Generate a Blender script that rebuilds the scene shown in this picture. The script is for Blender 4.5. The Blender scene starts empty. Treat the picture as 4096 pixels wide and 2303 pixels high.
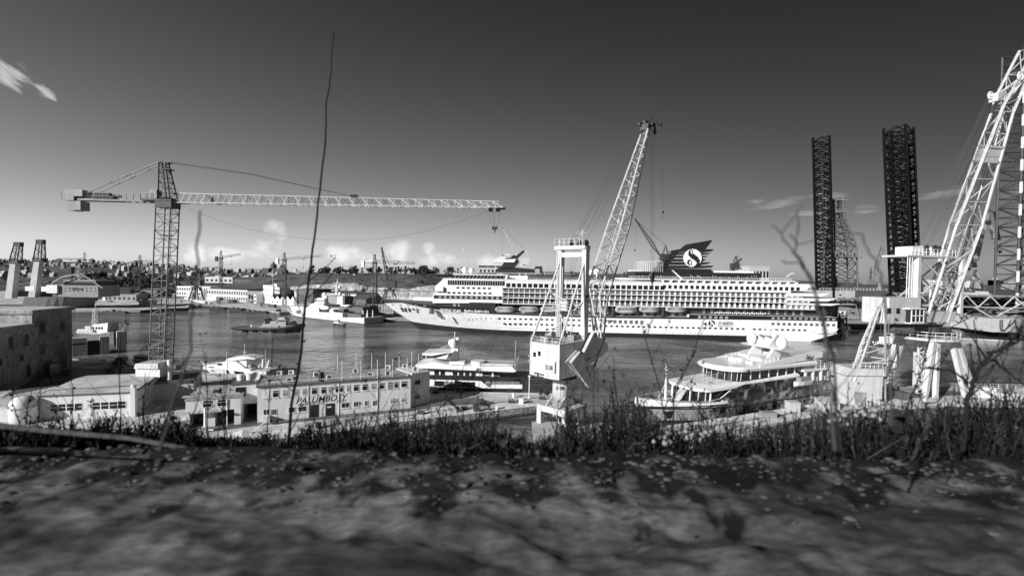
import bpy, math, random
from mathutils import Vector as V, Matrix, noise as MN
SC = bpy.context.scene
COL = SC.collection
rnd = random.Random(11)
R = math.radians
# ------------------------------------------------------------ camera model (photo pixels 4096 x 2303)
FP, CX, CY = 1900.0, 2048.0, 1151.5
CAM = V((0, 0, 32))
PIT, ROL = math.atan(58.5/FP), 0.0155
_f = V((0, math.cos(PIT), -math.sin(PIT))); _r = V((1, 0, 0)); _u = V((0, math.sin(PIT), math.cos(PIT)))
CR = _r*math.cos(ROL) + _u*math.sin(ROL); CU = _u*math.cos(ROL) - _r*math.sin(ROL)
def ray(x, y): return CR*((x-CX)/FP) - CU*((y-CY)/FP) + _f
def P(x, y, Y):
    d = ray(x, y); return CAM + d*(Y/d.y)
def G(x, y, z=0.0):
    d = ray(x, y); return CAM + d*((z-CAM.z)/d.z)
class Fr:
    """upright frame: local x runs from a to b along the ground, local y away from the viewer, z up"""
    def __init__(s, a, b, z=0.0):
        d = V((b.x-a.x, b.y-a.y, 0)).normalized()
        s.o = V((a.x, a.y, z)); s.d = d; s.n = V((-d.y, d.x, 0)); s.rz = math.atan2(d.y, d.x)
        s.M = Matrix.Translation(s.o) @ Matrix.Rotation(s.rz, 4, 'Z')
    def pt(s, x, y, ly=0.0):
        r = ray(x, y); q = s.o + s.n*ly - CAM
        h = CAM + r*(q.dot(s.n)/r.dot(s.n)) - s.o
        return V((h.dot(s.d), ly, h.z))
    def w(s, v): return s.M @ V(v)
# ------------------------------------------------------------ materials
_mats = {}
def mat(name, val, rough=.6, var=.18, sc=.6, metal=0., bump=0., bsc=4., streak=0., spec=.5, dirt=0.):
    if name in _mats: return _mats[name]
    m = bpy.data.materials.new(name); m.use_nodes = True; _mats[name] = m
    nt = m.node_tree; N = nt.nodes; L = nt.links; b = N['Principled BSDF']
    b.inputs['Roughness'].default_value = rough; b.inputs['Metallic'].default_value = metal
    b.inputs['Specular IOR Level'].default_value = spec
    tc = N.new('ShaderNodeTexCoord')
    nz = N.new('ShaderNodeTexNoise'); nz.inputs['Scale'].default_value = sc; nz.inputs['Detail'].default_value = 6
    L.new(tc.outputs['Object'], nz.inputs['Vector'])
    mr = N.new('ShaderNodeMapRange'); mr.inputs[1].default_value = .3; mr.inputs[2].default_value = .7
    mr.inputs[3].default_value = val*(1-var); mr.inputs[4].default_value = val*(1+var)
    L.new(nz.outputs[0], mr.inputs[0]); out = mr.outputs[0]
    if streak:
        mp = N.new('ShaderNodeMapping'); mp.inputs['Scale'].default_value = (1.3, 1.3, .09)
        L.new(tc.outputs['Object'], mp.inputs[0])
        n2 = N.new('ShaderNodeTexNoise'); n2.inputs['Scale'].default_value = 1.; n2.inputs['Detail'].default_value = 5
        L.new(mp.outputs[0], n2.inputs['Vector'])
        m2 = N.new('ShaderNodeMapRange'); m2.inputs[1].default_value = .42; m2.inputs[2].default_value = .75
        m2.inputs[3].default_value = 1; m2.inputs[4].default_value = 1-streak
        L.new(n2.outputs[0], m2.inputs[0])
        mm = N.new('ShaderNodeMath'); mm.operation = 'MULTIPLY'; L.new(out, mm.inputs[0]); L.new(m2.outputs[0], mm.inputs[1]); out = mm.outputs[0]
    if dirt:
        n3 = N.new('ShaderNodeTexNoise'); n3.inputs['Scale'].default_value = sc*3.1; n3.inputs['Detail'].default_value = 8
        L.new(tc.outputs['Object'], n3.inputs['Vector'])
        m3 = N.new('ShaderNodeMapRange'); m3.inputs[1].default_value = .5; m3.inputs[2].default_value = .68
        m3.inputs[3].default_value = 1; m3.inputs[4].default_value = 1-dirt
        L.new(n3.outputs[0], m3.inputs[0])
        mm = N.new('ShaderNodeMath'); mm.operation = 'MULTIPLY'; L.new(out, mm.inputs[0]); L.new(m3.outputs[0], mm.inputs[1]); out = mm.outputs[0]
    L.new(out, b.inputs['Base Color'])
    if bump:
        nb = N.new('ShaderNodeTexNoise'); nb.inputs['Scale'].default_value = bsc; nb.inputs['Detail'].default_value = 8
        L.new(tc.outputs['Object'], nb.inputs['Vector'])
        bp = N.new('ShaderNodeBump'); bp.inputs['Strength'].default_value = bump; bp.inputs['Distance'].default_value = .3/bsc*4
        L.new(nb.outputs[0], bp.inputs['Height']); L.new(bp.outputs[0], b.inputs['Normal'])
    return m
WHITE = mat('white_paint', .78, .45, .06, .3, streak=.10)
HULLW = mat('white_hull_paint', .8, .35, .05, .15, streak=.08)
YWHITE = mat('white_gelcoat', .8, .18, .03, .5)
CRANEW = mat('cream_crane_paint', .55, .5, .10, .5, streak=.22)
LGREY = mat('light_grey_paint', .5, .55, .12, .4, streak=.18)
NAVY = mat('pale_grey_hull_paint', .62, .5, .08, .2, streak=.12)
MGREY = mat('grey_paint', .26, .6, .15, .4, streak=.15)
DGREY = mat('dark_grey_paint', .1, .6, .2, .5)
BLACK = mat('black_paint', .018, .45, .2, .4)
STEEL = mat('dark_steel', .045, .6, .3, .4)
LSTEEL = mat('weathered_steel', .2, .6, .25, .5)
GLASS = mat('dark_glass', .02, .06, .1, 1.)
CURT = mat('curtained_window', .3, .3, .4, .9)
STONE = mat('limestone', .7, .9, .22, .35, bump=.4, bsc=3, dirt=.3)
OLDST = mat('old_limestone', .33, .9, .28, .25, bump=.5, bsc=3, dirt=.45, streak=.35)
CONC = mat('concrete', .42, .9, .22, .12, bump=.25, bsc=2, dirt=.35)
QUAYTOP = mat('worn_quay_paving', .6, .85, .35, .1, bump=.3, bsc=2, dirt=.5)
WALLW = mat('painted_masonry', .68, .85, .07, .25, streak=.14, bump=.1, bsc=5)
ROOFG = mat('roofing_felt', .34, .9, .18, .2, dirt=.25)
RUBBER = mat('black_rubber', .02, .9, .2, 2.)
ROPE = mat('wire_rope', .05, .7, .2, 2.)
FAB = mat('pale_canvas', .62, .9, .1, .6)
LEAF = mat('dark_foliage', .05, .8, .4, .25)
LEAF2 = mat('olive_foliage', .085, .8, .35, .3)
BARK = mat('bark', .07, .9, .3, 3.)
FARW = mat('far_plaster', .5, .9, .3, .05)
FARD = mat('far_stone', .17, .9, .3, .05)
SKIN = mat('skin', .35, .6, .05, 3.)
# ------------------------------------------------------------ mesh builder
_rootM = {}
class MB:
    def __init__(s, fr=None):
        s.v = []; s.f = []; s.mi = []; s.M = fr.M if fr else None; s.m = 0
    def add(s, vs, fs):
        o = len(s.v)
        s.v += [s.M @ V(p) for p in vs] if s.M else [V(p) for p in vs]
        s.f += [tuple(i+o for i in f) for f in fs]; s.mi += [s.m]*len(fs)
        return s
    def box(s, x0, x1, y0, y1, z0, z1):
        return s.add([(x0,y0,z0),(x1,y0,z0),(x1,y1,z0),(x0,y1,z0),(x0,y0,z1),(x1,y0,z1),(x1,y1,z1),(x0,y1,z1)],
                     [(0,3,2,1),(4,5,6,7),(0,1,5,4),(1,2,6,5),(2,3,7,6),(3,0,4,7)])
    def bar(s, p, q, r, n=4, r2=None):
        p = V(p); q = V(q); a = q-p
        if a.length < 1e-6: return s
        a.normalize(); h = V((0,0,1)) if abs(a.z) < .9 else V((1,0,0))
        u = a.cross(h).normalized(); w = a.cross(u); r2 = r if r2 is None else r2
        o = math.pi/n
        c = [(math.cos(2*math.pi*i/n+o), math.sin(2*math.pi*i/n+o)) for i in range(n)]
        vs = [p+(u*x+w*y)*r for x, y in c]+[q+(u*x+w*y)*r2 for x, y in c]
        fs = [(i, (i+1) % n, n+(i+1) % n, n+i) for i in range(n)]+[tuple(range(n))[::-1], tuple(range(n, 2*n))]
        return s.add(vs, fs)
    def tube(s, pts, r, n=6, taper=None):
        pts = [V(p) for p in pts]; k = len(pts); vs = []; fs = []; u = None
        for i, p in enumerate(pts):
            a = (pts[min(i+1, k-1)]-pts[max(i-1, 0)]).normalized()
            if u is None:
                h = V((0,0,1)) if abs(a.z) < .9 else V((1,0,0)); u = a.cross(h).normalized()
            u = (u - a*u.dot(a)).normalized(); w = a.cross(u)
            rr = r if taper is None else r+(taper-r)*i/(k-1)
            vs += [p+(u*math.cos(2*math.pi*j/n)+w*math.sin(2*math.pi*j/n))*rr for j in range(n)]
        for i in range(k-1):
            fs += [(i*n+j, i*n+(j+1) % n, (i+1)*n+(j+1) % n, (i+1)*n+j) for j in range(n)]
        fs += [tuple(range(n))[::-1], tuple(range((k-1)*n, k*n))]
        return s.add(vs, fs)
    def prism(s, pts, d):
        pts = [V(p) for p in pts]; d = V(d); n = len(pts)
        return s.add(pts+[p+d for p in pts], [tuple(range(n)), tuple(range(n, 2*n))[::-1]]+[(i, i+n, (i+1) % n+n, (i+1) % n) for i in range(n)])
    def loft(s, rings, caps=True, closed=True):
        n = len(rings[0]); vs = [p for r in rings for p in r]; fs = []
        for i in range(len(rings)-1):
            for j in range(n if closed else n-1):
                fs.append((i*n+j, i*n+(j+1) % n, (i+1)*n+(j+1) % n, (i+1)*n+j))
        if caps: fs += [tuple(range(n))[::-1], tuple(range((len(rings)-1)*n, len(rings)*n))]
        return s.add(vs, fs)
    def lathe(s, prof, c=(0,0,0), n=16):
        c = V(c)
        return s.loft([[c+V((r*math.cos(2*math.pi*j/n), r*math.sin(2*math.pi*j/n), z)) for j in range(n)] for r, z in prof])
    def sph(s, c, r, n=14, k=8, sz=1.):
        return s.lathe([(max(r*math.sin(math.pi*i/k), r*.02), -r*sz*math.cos(math.pi*i/k)) for i in range(k+1)], c, n)
    def rail(s, pts, h=1.0, r=.035, sp=2.0, rows=2):
        pts = [V(p) for p in pts]
        for a, b in zip(pts, pts[1:]):
            L = (b-a).length; n = max(1, int(L/sp))
            for i in range(n+1):
                q = a.lerp(b, i/n); s.bar(q, q+V((0,0,h)), r, 3)
            for j in range(rows):
                zz = V((0,0,h*(j+1)/rows)); s.bar(a+zz, b+zz, r, 3)
        return s
    def ladder(s, a, b, w=.5, r=.04, sp=.6, side=(1,0,0)):
        a = V(a); b = V(b); u = V(side)*w/2
        s.bar(a-u, b-u, r, 3); s.bar(a+u, b+u, r, 3); n = max(2, int((b-a).length/sp))
        for i in range(1, n):
            q = a.lerp(b, i/n); s.bar(q-u, q+u, r*.8, 3)
        return s
    def wheel(s, c, ax, r, w, n=16):
        c = V(c); ax = V(ax).normalized(); return s.bar(c-ax*w/2, c+ax*w/2, r, n)
    def ring(s, c, ax, r, t, n=16, m=6):
        c = V(c); ax = V(ax).normalized(); h = V((0,0,1)) if abs(ax.z) < .9 else V((1,0,0)); u = ax.cross(h).normalized(); w = ax.cross(u); vs = []; fs = []
        for i in range(n):
            d = u*math.cos(2*math.pi*i/n)+w*math.sin(2*math.pi*i/n)
            vs += [c+d*(r+t*math.cos(2*math.pi*j/m))+ax*t*math.sin(2*math.pi*j/m) for j in range(m)]
        for i in range(n):
            fs += [(i*m+j, ((i+1) % n)*m+j, ((i+1) % n)*m+(j+1) % m, i*m+(j+1) % m) for j in range(m)]
        return s.add(vs, fs)
    def truss(s, chords, n, rc, rb, faces=None, horiz=True, xb=False):
        """chords: polylines with the same number of stations; n panels per segment"""
        k = len(chords); st = len(chords[0])
        for c in chords:
            for i in range(st-1): s.bar(c[i], c[i+1], rc, 5)
        faces = faces or [(i, (i+1) % k) for i in range(k)]
        for i in range(st-1):
            nn = n[i] if isinstance(n, (list, tuple)) else n
            for p in range(nn):
                t0, t1 = p/nn, (p+1)/nn
                for fi, (a, b) in enumerate(faces):
                    A0 = V(chords[a][i]).lerp(V(chords[a][i+1]), t0); A1 = V(chords[a][i]).lerp(V(chords[a][i+1]), t1)
                    B0 = V(chords[b][i]).lerp(V(chords[b][i+1]), t0); B1 = V(chords[b][i]).lerp(V(chords[b][i+1]), t1)
                    if horiz: s.bar(A0, B0, rb, 3)
                    if xb: s.bar(A0, B1, rb, 3); s.bar(B0, A1, rb, 3)
                    elif (p+fi) % 2: s.bar(A0, B1, rb, 3)
                    else: s.bar(B0, A1, rb, 3)
        return s
    def build(s, name, mats, parent=None, smooth=False, loc=None, rz=0.):
        me = bpy.data.meshes.new(name)
        if parent is not None:
            r = parent
            while r.parent: r = r.parent
            Mi = _rootM[r].inverted()
        else:
            M = Matrix.Translation(V(loc or (0,0,0))) @ Matrix.Rotation(rz, 4, 'Z'); Mi = M.inverted()
        me.from_pydata([Mi @ p for p in s.v], [], s.f)
        mats = mats if isinstance(mats, (list, tuple)) else [mats]
        for m in mats: me.materials.append(m)
        if len(mats) > 1: me.polygons.foreach_set('material_index', s.mi)
        if smooth: me.polygons.foreach_set('use_smooth', [True]*len(me.polygons))
        me.update()
        o = bpy.data.objects.new(name, me); COL.objects.link(o)
        if parent is not None: o.parent = parent
        else:
            o.matrix_world = M; _rootM[o] = M
        return o
def each(mb, name, mats, parent, smooth=False):
    """every separate piece of the mesh becomes a part of its own"""
    n = len(mb.v); p = list(range(n))
    def f(i):
        while p[i] != i: p[i] = p[p[i]]; i = p[i]
        return i
    for fc in mb.f:
        a = f(fc[0])
        for i in fc[1:]: p[f(i)] = a
    grp = {}
    for k, fc in enumerate(mb.f): grp.setdefault(f(fc[0]), []).append(k)
    out = []
    for ks in grp.values():
        b = MB(); mp = {}
        for k in ks:
            for i in mb.f[k]:
                if i not in mp: mp[i] = len(b.v); b.v.append(mb.v[i])
            b.f.append(tuple(mp[i] for i in mb.f[k])); b.mi.append(mb.mi[k])
        out.append(b.build(name, mats, parent, smooth))
    return out
def tag(o, label, cat, group=None, kind=None):
    if label: o['label'] = label
    if cat: o['category'] = cat
    if group: o['group'] = group
    if kind: o['kind'] = kind
    return o
def thing(name, label, cat, loc, rz=0., group=None):
    o = bpy.data.objects.new(name, None); o.empty_display_size = .3; COL.objects.link(o)
    M = Matrix.Translation(V(loc)) @ Matrix.Rotation(rz, 4, 'Z'); o.matrix_world = M; _rootM[o] = M
    return tag(o, label, cat, group)
def solo(mb, name, mats, label, cat, loc=None, group=None, smooth=False, rz=0.):
    if loc is None:
        xs = [p.x for p in mb.v]; ys = [p.y for p in mb.v]; loc = ((min(xs)+max(xs))/2, (min(ys)+max(ys))/2, min(p.z for p in mb.v))
    return tag(mb.build(name, mats, None, smooth, loc, rz), label, cat, group)
def struct(mb, name, mats, kind='structure', smooth=False):
    o = mb.build(name, mats, None, smooth); o['kind'] = kind; return o
_kids = {}
def dup(root, loc, rz=0., label=None, group=None, scale=None):
    if root not in _kids: _kids[root] = [(c, list(c.children)) for c in root.children]
    r = root.copy(); COL.objects.link(r)
    M = Matrix.Translation(V(loc)) @ Matrix.Rotation(rz, 4, 'Z')
    if scale: M = M @ Matrix.Diagonal((*scale, 1))
    r.matrix_world = M; _rootM[r] = M
    if label: r['label'] = label
    if group: r['group'] = group
    for c, gg in _kids[root]:
        d = c.copy(); COL.objects.link(d); d.parent = r
        for g in gg:
            e = g.copy(); COL.objects.link(e); e.parent = d
    return r
def text(body, name, m, parent, M, size, shear=0., ex=.01, bold=0., sx=1.):
    """lettering; M: world matrix of a plane whose local x runs along the line and y up"""
    cu = bpy.data.curves.new(name, 'FONT'); cu.body = body; cu.size = size; cu.shear = shear; cu.extrude = ex; cu.offset = bold
    cu.align_x = 'LEFT'; cu.align_y = 'BOTTOM_BASELINE'
    t = bpy.data.objects.new(name, cu); COL.objects.link(t)
    dg = bpy.context.evaluated_depsgraph_get()
    me = bpy.data.meshes.new_from_object(t.evaluated_get(dg)); bpy.data.objects.remove(t)
    me.materials.clear(); me.materials.append(m)
    r = parent
    while r.parent: r = r.parent
    me.transform(_rootM[r].inverted() @ M @ Matrix.Diagonal((sx,1,1,1)))
    o = bpy.data.objects.new(name, me); COL.objects.link(o); o.parent = parent
    return o
def wallM(fr, lx, lz, ly=0.):
    """plane on a frame's front face (text faces the viewer)"""
    return fr.M @ Matrix.Translation(V((lx, ly, lz))) @ Matrix.Rotation(R(90), 4, 'X')
# ------------------------------------------------------------ camera, light, sky
cd = bpy.data.cameras.new('camera'); cam = bpy.data.objects.new('camera', cd); COL.objects.link(cam)
cd.sensor_width = 36; cd.lens = 36*FP/4096; cd.clip_end = 20000; cd.clip_start = .02
cam.matrix_world = Matrix.Translation(CAM) @ Matrix((CR, CU, -_f)).transposed().to_4x4()
cd.dof.use_dof = True; cd.dof.focus_distance = 150; cd.dof.aperture_fstop = 3.4
SC.camera = cam
SA, SE = R(42), R(22)
SD = V((-math.cos(SA)*math.cos(SE), -math.sin(SA)*math.cos(SE), math.sin(SE)))
sl = bpy.data.lights.new('sun', 'SUN'); sl.energy = 4.2; sl.angle = R(.5); sun = bpy.data.objects.new('sun', sl); COL.objects.link(sun)
sun.rotation_euler = SD.to_track_quat('Z', 'Y').to_euler(); sun.location = (0, 0, 300)
wd = bpy.data.worlds.new('World'); SC.world = wd; wd.use_nodes = True
def world():
    nt = wd.node_tree; N = nt.nodes; L = nt.links; bg = N['Background']
    def math_(op, a, b=None, c=None, clamp=False):
        n = N.new('ShaderNodeMath'); n.operation = op; n.use_clamp = clamp
        for i, q in enumerate((a, b, c)):
            if q is None: continue
            if isinstance(q, (int, float)): n.inputs[i].default_value = q
            else: L.new(q, n.inputs[i])
        return n.outputs[0]
    sky = N.new('ShaderNodeTexSky'); sky.sky_type = 'NISHITA'; sky.sun_disc = False
    sky.sun_elevation = SE; sky.sun_rotation = math.atan2(SD.x, SD.y); sky.dust_density = .5; sky.air_density = 1.0
    sep = N.new('ShaderNodeSeparateColor'); L.new(sky.outputs[0], sep.inputs[0])
    # black-and-white film behind a red filter
    v = math_('MULTIPLY', math_('POWER', sep.outputs[0], SKY_POW), SKY_GAIN)
    sx = N.new('ShaderNodeSeparateXYZ'); nrm = N.new('ShaderNodeTexCoord'); L.new(nrm.outputs['Generated'], sx.inputs[0])
    X, Y, Z = sx.outputs
    # the filter darkens the blue away from the sun and overhead
    ex = math_('MULTIPLY_ADD', math_('MINIMUM', math_('MAXIMUM', Z, 0.), .6), -2.44, -.08)
    ex = math_('MULTIPLY_ADD', X, -1.0, ex); ex = math_('MULTIPLY_ADD', math_('MULTIPLY', X, X), -.35, ex)
    v = math_('MULTIPLY', v, math_('EXPONENT', ex))
    v = math_('MULTIPLY', v, math_('MULTIPLY_ADD', math_('MAXIMUM', math_('MULTIPLY', Y, -1.), 0.), SKY_BACK, 1.))  # sky behind the camera dimmed to keep shade deep on camera-facing sides
    az = math_('ARCTAN2', X, Y); el = math_('ARCSINE', Z)
    def blob(a0, e0, wa, we, tilt=0.):
        a = math_('SUBTRACT', az, R(a0)); e = math_('SUBTRACT', el, R(e0))
        if tilt: e = math_('SUBTRACT', e, math_('MULTIPLY', a, tilt))
        q = math_('ADD', math_('POWER', math_('DIVIDE', a, R(wa)), 2.), math_('POWER', math_('DIVIDE', e, R(we)), 2.))
        return math_('SUBTRACT', 1., q, clamp=True)
    def cloud(blobs, sc, stretch, lo, hi, gain, det=7, seed=0., slant=0.):
        m = None
        for b in blobs:
            q = blob(*b); m = q if m is None else math_('MAXIMUM', m, q)
        cb = N.new('ShaderNodeCombineXYZ'); L.new(math_('MULTIPLY', az, 1.), cb.inputs[0]); L.new(math_('MULTIPLY', math_('MULTIPLY_ADD', az, slant, el), stretch), cb.inputs[1]); cb.inputs[2].default_value = seed
        nz = N.new('ShaderNodeTexNoise'); nz.inputs['Scale'].default_value = sc; nz.inputs['Detail'].default_value = det; nz.inputs['Roughness'].default_value = .55
        L.new(cb.outputs[0], nz.inputs['Vector'])
        t = math_('MULTIPLY_ADD', nz.outputs[0], 1., math_('MULTIPLY_ADD', m, .55, -.55))
        mr = N.new('ShaderNodeMapRange'); mr.interpolation_type = 'SMOOTHSTEP'
        mr.inputs[1].default_value = lo; mr.inputs[2].default_value = hi; mr.inputs[3].default_value = 0; mr.inputs[4].default_value = gain
        L.new(t, mr.inputs[0]); return mr.outputs[0]
    # heaped clouds low over the hills, thin streaks top left and low on the right
    low = [(-28,2.2,4,2.6),(-26.5,3.5,2.2,3.6),(-31,1.5,4,1.6),(-19,1.8,4,2.6),(-13.5,2.2,3,2.8),(-15.5,1.2,4,1.8),(-8.5,1.6,5,1.6),(-33.5,1.5,1.7,2),(-2,1.5,5,1.8),(-10,2.6,1.8,1.6)]
    c1 = cloud(low, 17, 1.3, .33, .62, .30, 6, 3.1)
    c2 = cloud([(-46.8,15.6,3.4,2.2,-.6),(-44.3,14.6,1.2,.7,-.5)], 26, 2.6, .30, .58, .42, 5, 3.7, .6)
    c3 = cloud([(29,7.7,4.6,.9,.12),(33.5,8.2,3,.7),(36.5,6.6,2.2,.7),(42,7.6,4,.9,.12),(47,7.4,4,1.1),(31.5,6.6,3,.5),(39,5.4,2,.4)], 13, 6.5, .30, .58, .13, 6, 1.3)
    c4 = cloud([(8.3,4.9,1.3,.5),(26.5,8,2,.5)], 24, 2., .30, .5, .12, 4, 5.)
    for c in (c1, c2, c3, c4): v = math_('ADD', v, math_('MULTIPLY', c, CLOUD_GAIN))
    cc = N.new('ShaderNodeCombineColor')
    for i in range(3): L.new(v, cc.inputs[i])
    L.new(cc.outputs[0], bg.inputs[0]); bg.inputs[1].default_value = .1
SKY_POW, SKY_GAIN, CLOUD_GAIN, SKY_BACK = 1., .70, 7., -.85
world()
vs = SC.view_settings; vs.view_transform = 'Standard'; vs.look = 'None'; vs.gamma = 1; vs.exposure = .5
SC.cycles.max_bounces = 6; SC.cycles.use_denoising = True
# ------------------------------------------------------------ water, land, hills
def water():
    m = bpy.data.materials.new('harbour_water'); m.use_nodes = True; nt = m.node_tree; N = nt.nodes; L = nt.links; b = N['Principled BSDF']
    b.inputs['Base Color'].default_value = (.065, .065, .065, 1); b.inputs['Roughness'].default_value = .06; b.inputs['IOR'].default_value = 1.33
    tc = N.new('ShaderNodeTexCoord'); prev = None
    # slow gust patches decide how ruffled the surface is
    g = N.new('ShaderNodeTexNoise'); g.inputs['Scale'].default_value = .016; g.inputs['Detail'].default_value = 5; g.inputs['Distortion'].default_value = 1.2; L.new(tc.outputs['Object'], g.inputs['Vector'])
    gm = N.new('ShaderNodeMapRange'); gm.inputs[1].default_value = .35; gm.inputs[2].default_value = .65; gm.inputs[3].default_value = .12; gm.inputs[4].default_value = 1.15
    L.new(g.outputs[0], gm.inputs[0])
    for sc, dist, st, rot in ((.16, .55, (1, 1.7, 1), 15), (.55, .20, (1, 1.5, 1), -20), (1.7, .05, (1, 1.3, 1), 35)):
        mp = N.new('ShaderNodeMapping'); mp.inputs['Scale'].default_value = st; mp.inputs['Rotation'].default_value = (0, 0, R(rot)); L.new(tc.outputs['Object'], mp.inputs[0])
        nz = N.new('ShaderNodeTexNoise'); nz.inputs['Scale'].default_value = sc; nz.inputs['Detail'].default_value = 4; nz.inputs['Distortion'].default_value = .6
        L.new(mp.outputs[0], nz.inputs['Vector'])
        bp = N.new('ShaderNodeBump'); bp.inputs['Distance'].default_value = dist*3.2
        L.new(gm.outputs[0], bp.inputs['Strength']); L.new(nz.outputs[0], bp.inputs['Height'])
        if prev: L.new(prev.outputs[0], bp.inputs['Normal'])
        prev = bp
    L.new(prev.outputs[0], b.inputs['Normal'])
    # paler colour patches painted in for the bright reflection off wind-ruffled water
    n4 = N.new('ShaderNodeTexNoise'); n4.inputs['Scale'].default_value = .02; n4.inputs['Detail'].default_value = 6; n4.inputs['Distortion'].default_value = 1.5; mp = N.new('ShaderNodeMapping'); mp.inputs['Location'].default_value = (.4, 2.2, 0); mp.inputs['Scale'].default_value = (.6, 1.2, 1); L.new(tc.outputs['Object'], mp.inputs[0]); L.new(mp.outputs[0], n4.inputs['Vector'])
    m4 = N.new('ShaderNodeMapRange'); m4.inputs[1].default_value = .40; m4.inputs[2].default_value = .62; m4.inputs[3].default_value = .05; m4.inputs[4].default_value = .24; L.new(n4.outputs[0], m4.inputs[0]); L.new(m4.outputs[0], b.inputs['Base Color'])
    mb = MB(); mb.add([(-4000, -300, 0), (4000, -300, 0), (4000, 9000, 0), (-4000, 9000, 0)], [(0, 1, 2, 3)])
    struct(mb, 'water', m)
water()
def land(name, pts, z, m, depth=6., kind='structure'):
    """flat ground with a real quay wall down into the water; pts = world XY outline"""
    mb = MB(); mb.prism([(p[0], p[1], z) for p in pts], (0, 0, -depth-z)); mb.mi = [0]+[1]*(len(mb.f)-1); return struct(mb, name, [m, quay_wall()], kind)
def quay_wall():
    if 'quay_wall' in _mats: return _mats['quay_wall']
    m = mat('quay_wall', .4, .9, .3, .3, bump=.4, bsc=2, dirt=.45, streak=.5); nt = m.node_tree; N = nt.nodes; L = nt.links; b = N['Principled BSDF']; src = b.inputs['Base Color'].links[0].from_socket
    tc = N.new('ShaderNodeTexCoord'); sp = N.new('ShaderNodeSeparateXYZ'); L.new(tc.outputs['Object'], sp.inputs[0])
    ad = N.new('ShaderNodeMath'); L.new(sp.outputs[0], ad.inputs[0]); L.new(sp.outputs[1], ad.inputs[1]); cb = N.new('ShaderNodeCombineXYZ'); L.new(ad.outputs[0], cb.inputs[0]); L.new(sp.outputs[2], cb.inputs[1])
    br = N.new('ShaderNodeTexBrick'); br.inputs['Scale'].default_value = 1; br.inputs['Brick Width'].default_value = 1.5; br.inputs['Row Height'].default_value = .62; br.inputs['Mortar Size'].default_value = .035
    br.inputs['Color1'].default_value = (1, 1, 1, 1); br.inputs['Color2'].default_value = (.7, .7, .7, 1); br.inputs['Mortar'].default_value = (.3, .3, .3, 1); L.new(cb.outputs[0], br.inputs['Vector'])
    mr = N.new('ShaderNodeMapRange'); mr.inputs[1].default_value = .25; mr.inputs[2].default_value = .95; mr.inputs[3].default_value = .1; mr.inputs[4].default_value = 1; L.new(sp.outputs[2], mr.inputs[0])   # weed line
    a = N.new('ShaderNodeMath'); a.operation = 'MULTIPLY'; L.new(src, a.inputs[0]); L.new(br.outputs[0], a.inputs[1]); c = N.new('ShaderNodeMath'); c.operation = 'MULTIPLY'; L.new(a.outputs[0], c.inputs[0]); L.new(mr.outputs[0], c.inputs[1]); L.new(c.outputs[0], b.inputs['Base Color'])
    return m
g2 = lambda x, y, z=0.: (G(x, y, z).x, G(x, y, z).y)
# far dockyard: shoreline traced from left to right, then back to the hills
shore = [(-900, 470), g2(-400, 1252), g2(300, 1252), g2(560, 1252), g2(640, 1244), g2(752, 1240), g2(758, 1226), g2(868, 1228), g2(1000, 1240), g2(1118, 1258),
         (-158, 345), (-100, 312), (-84, 303), (-60, 300), (60, 292), (180, 286), (186, 330), (150, 560), (-300, 1100), (-1500, 1100)]
land('dockyard_ground', shore, 1.9, QUAYTOP)
# right-hand far shore under the fortified city
land('far_shore_ground', [(120, 640), (800, 520), (1400, 900), (500, 1200), (100, 1200)], 2.0, mat('dusty_ground', .2, .9, .3, .02))
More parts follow.
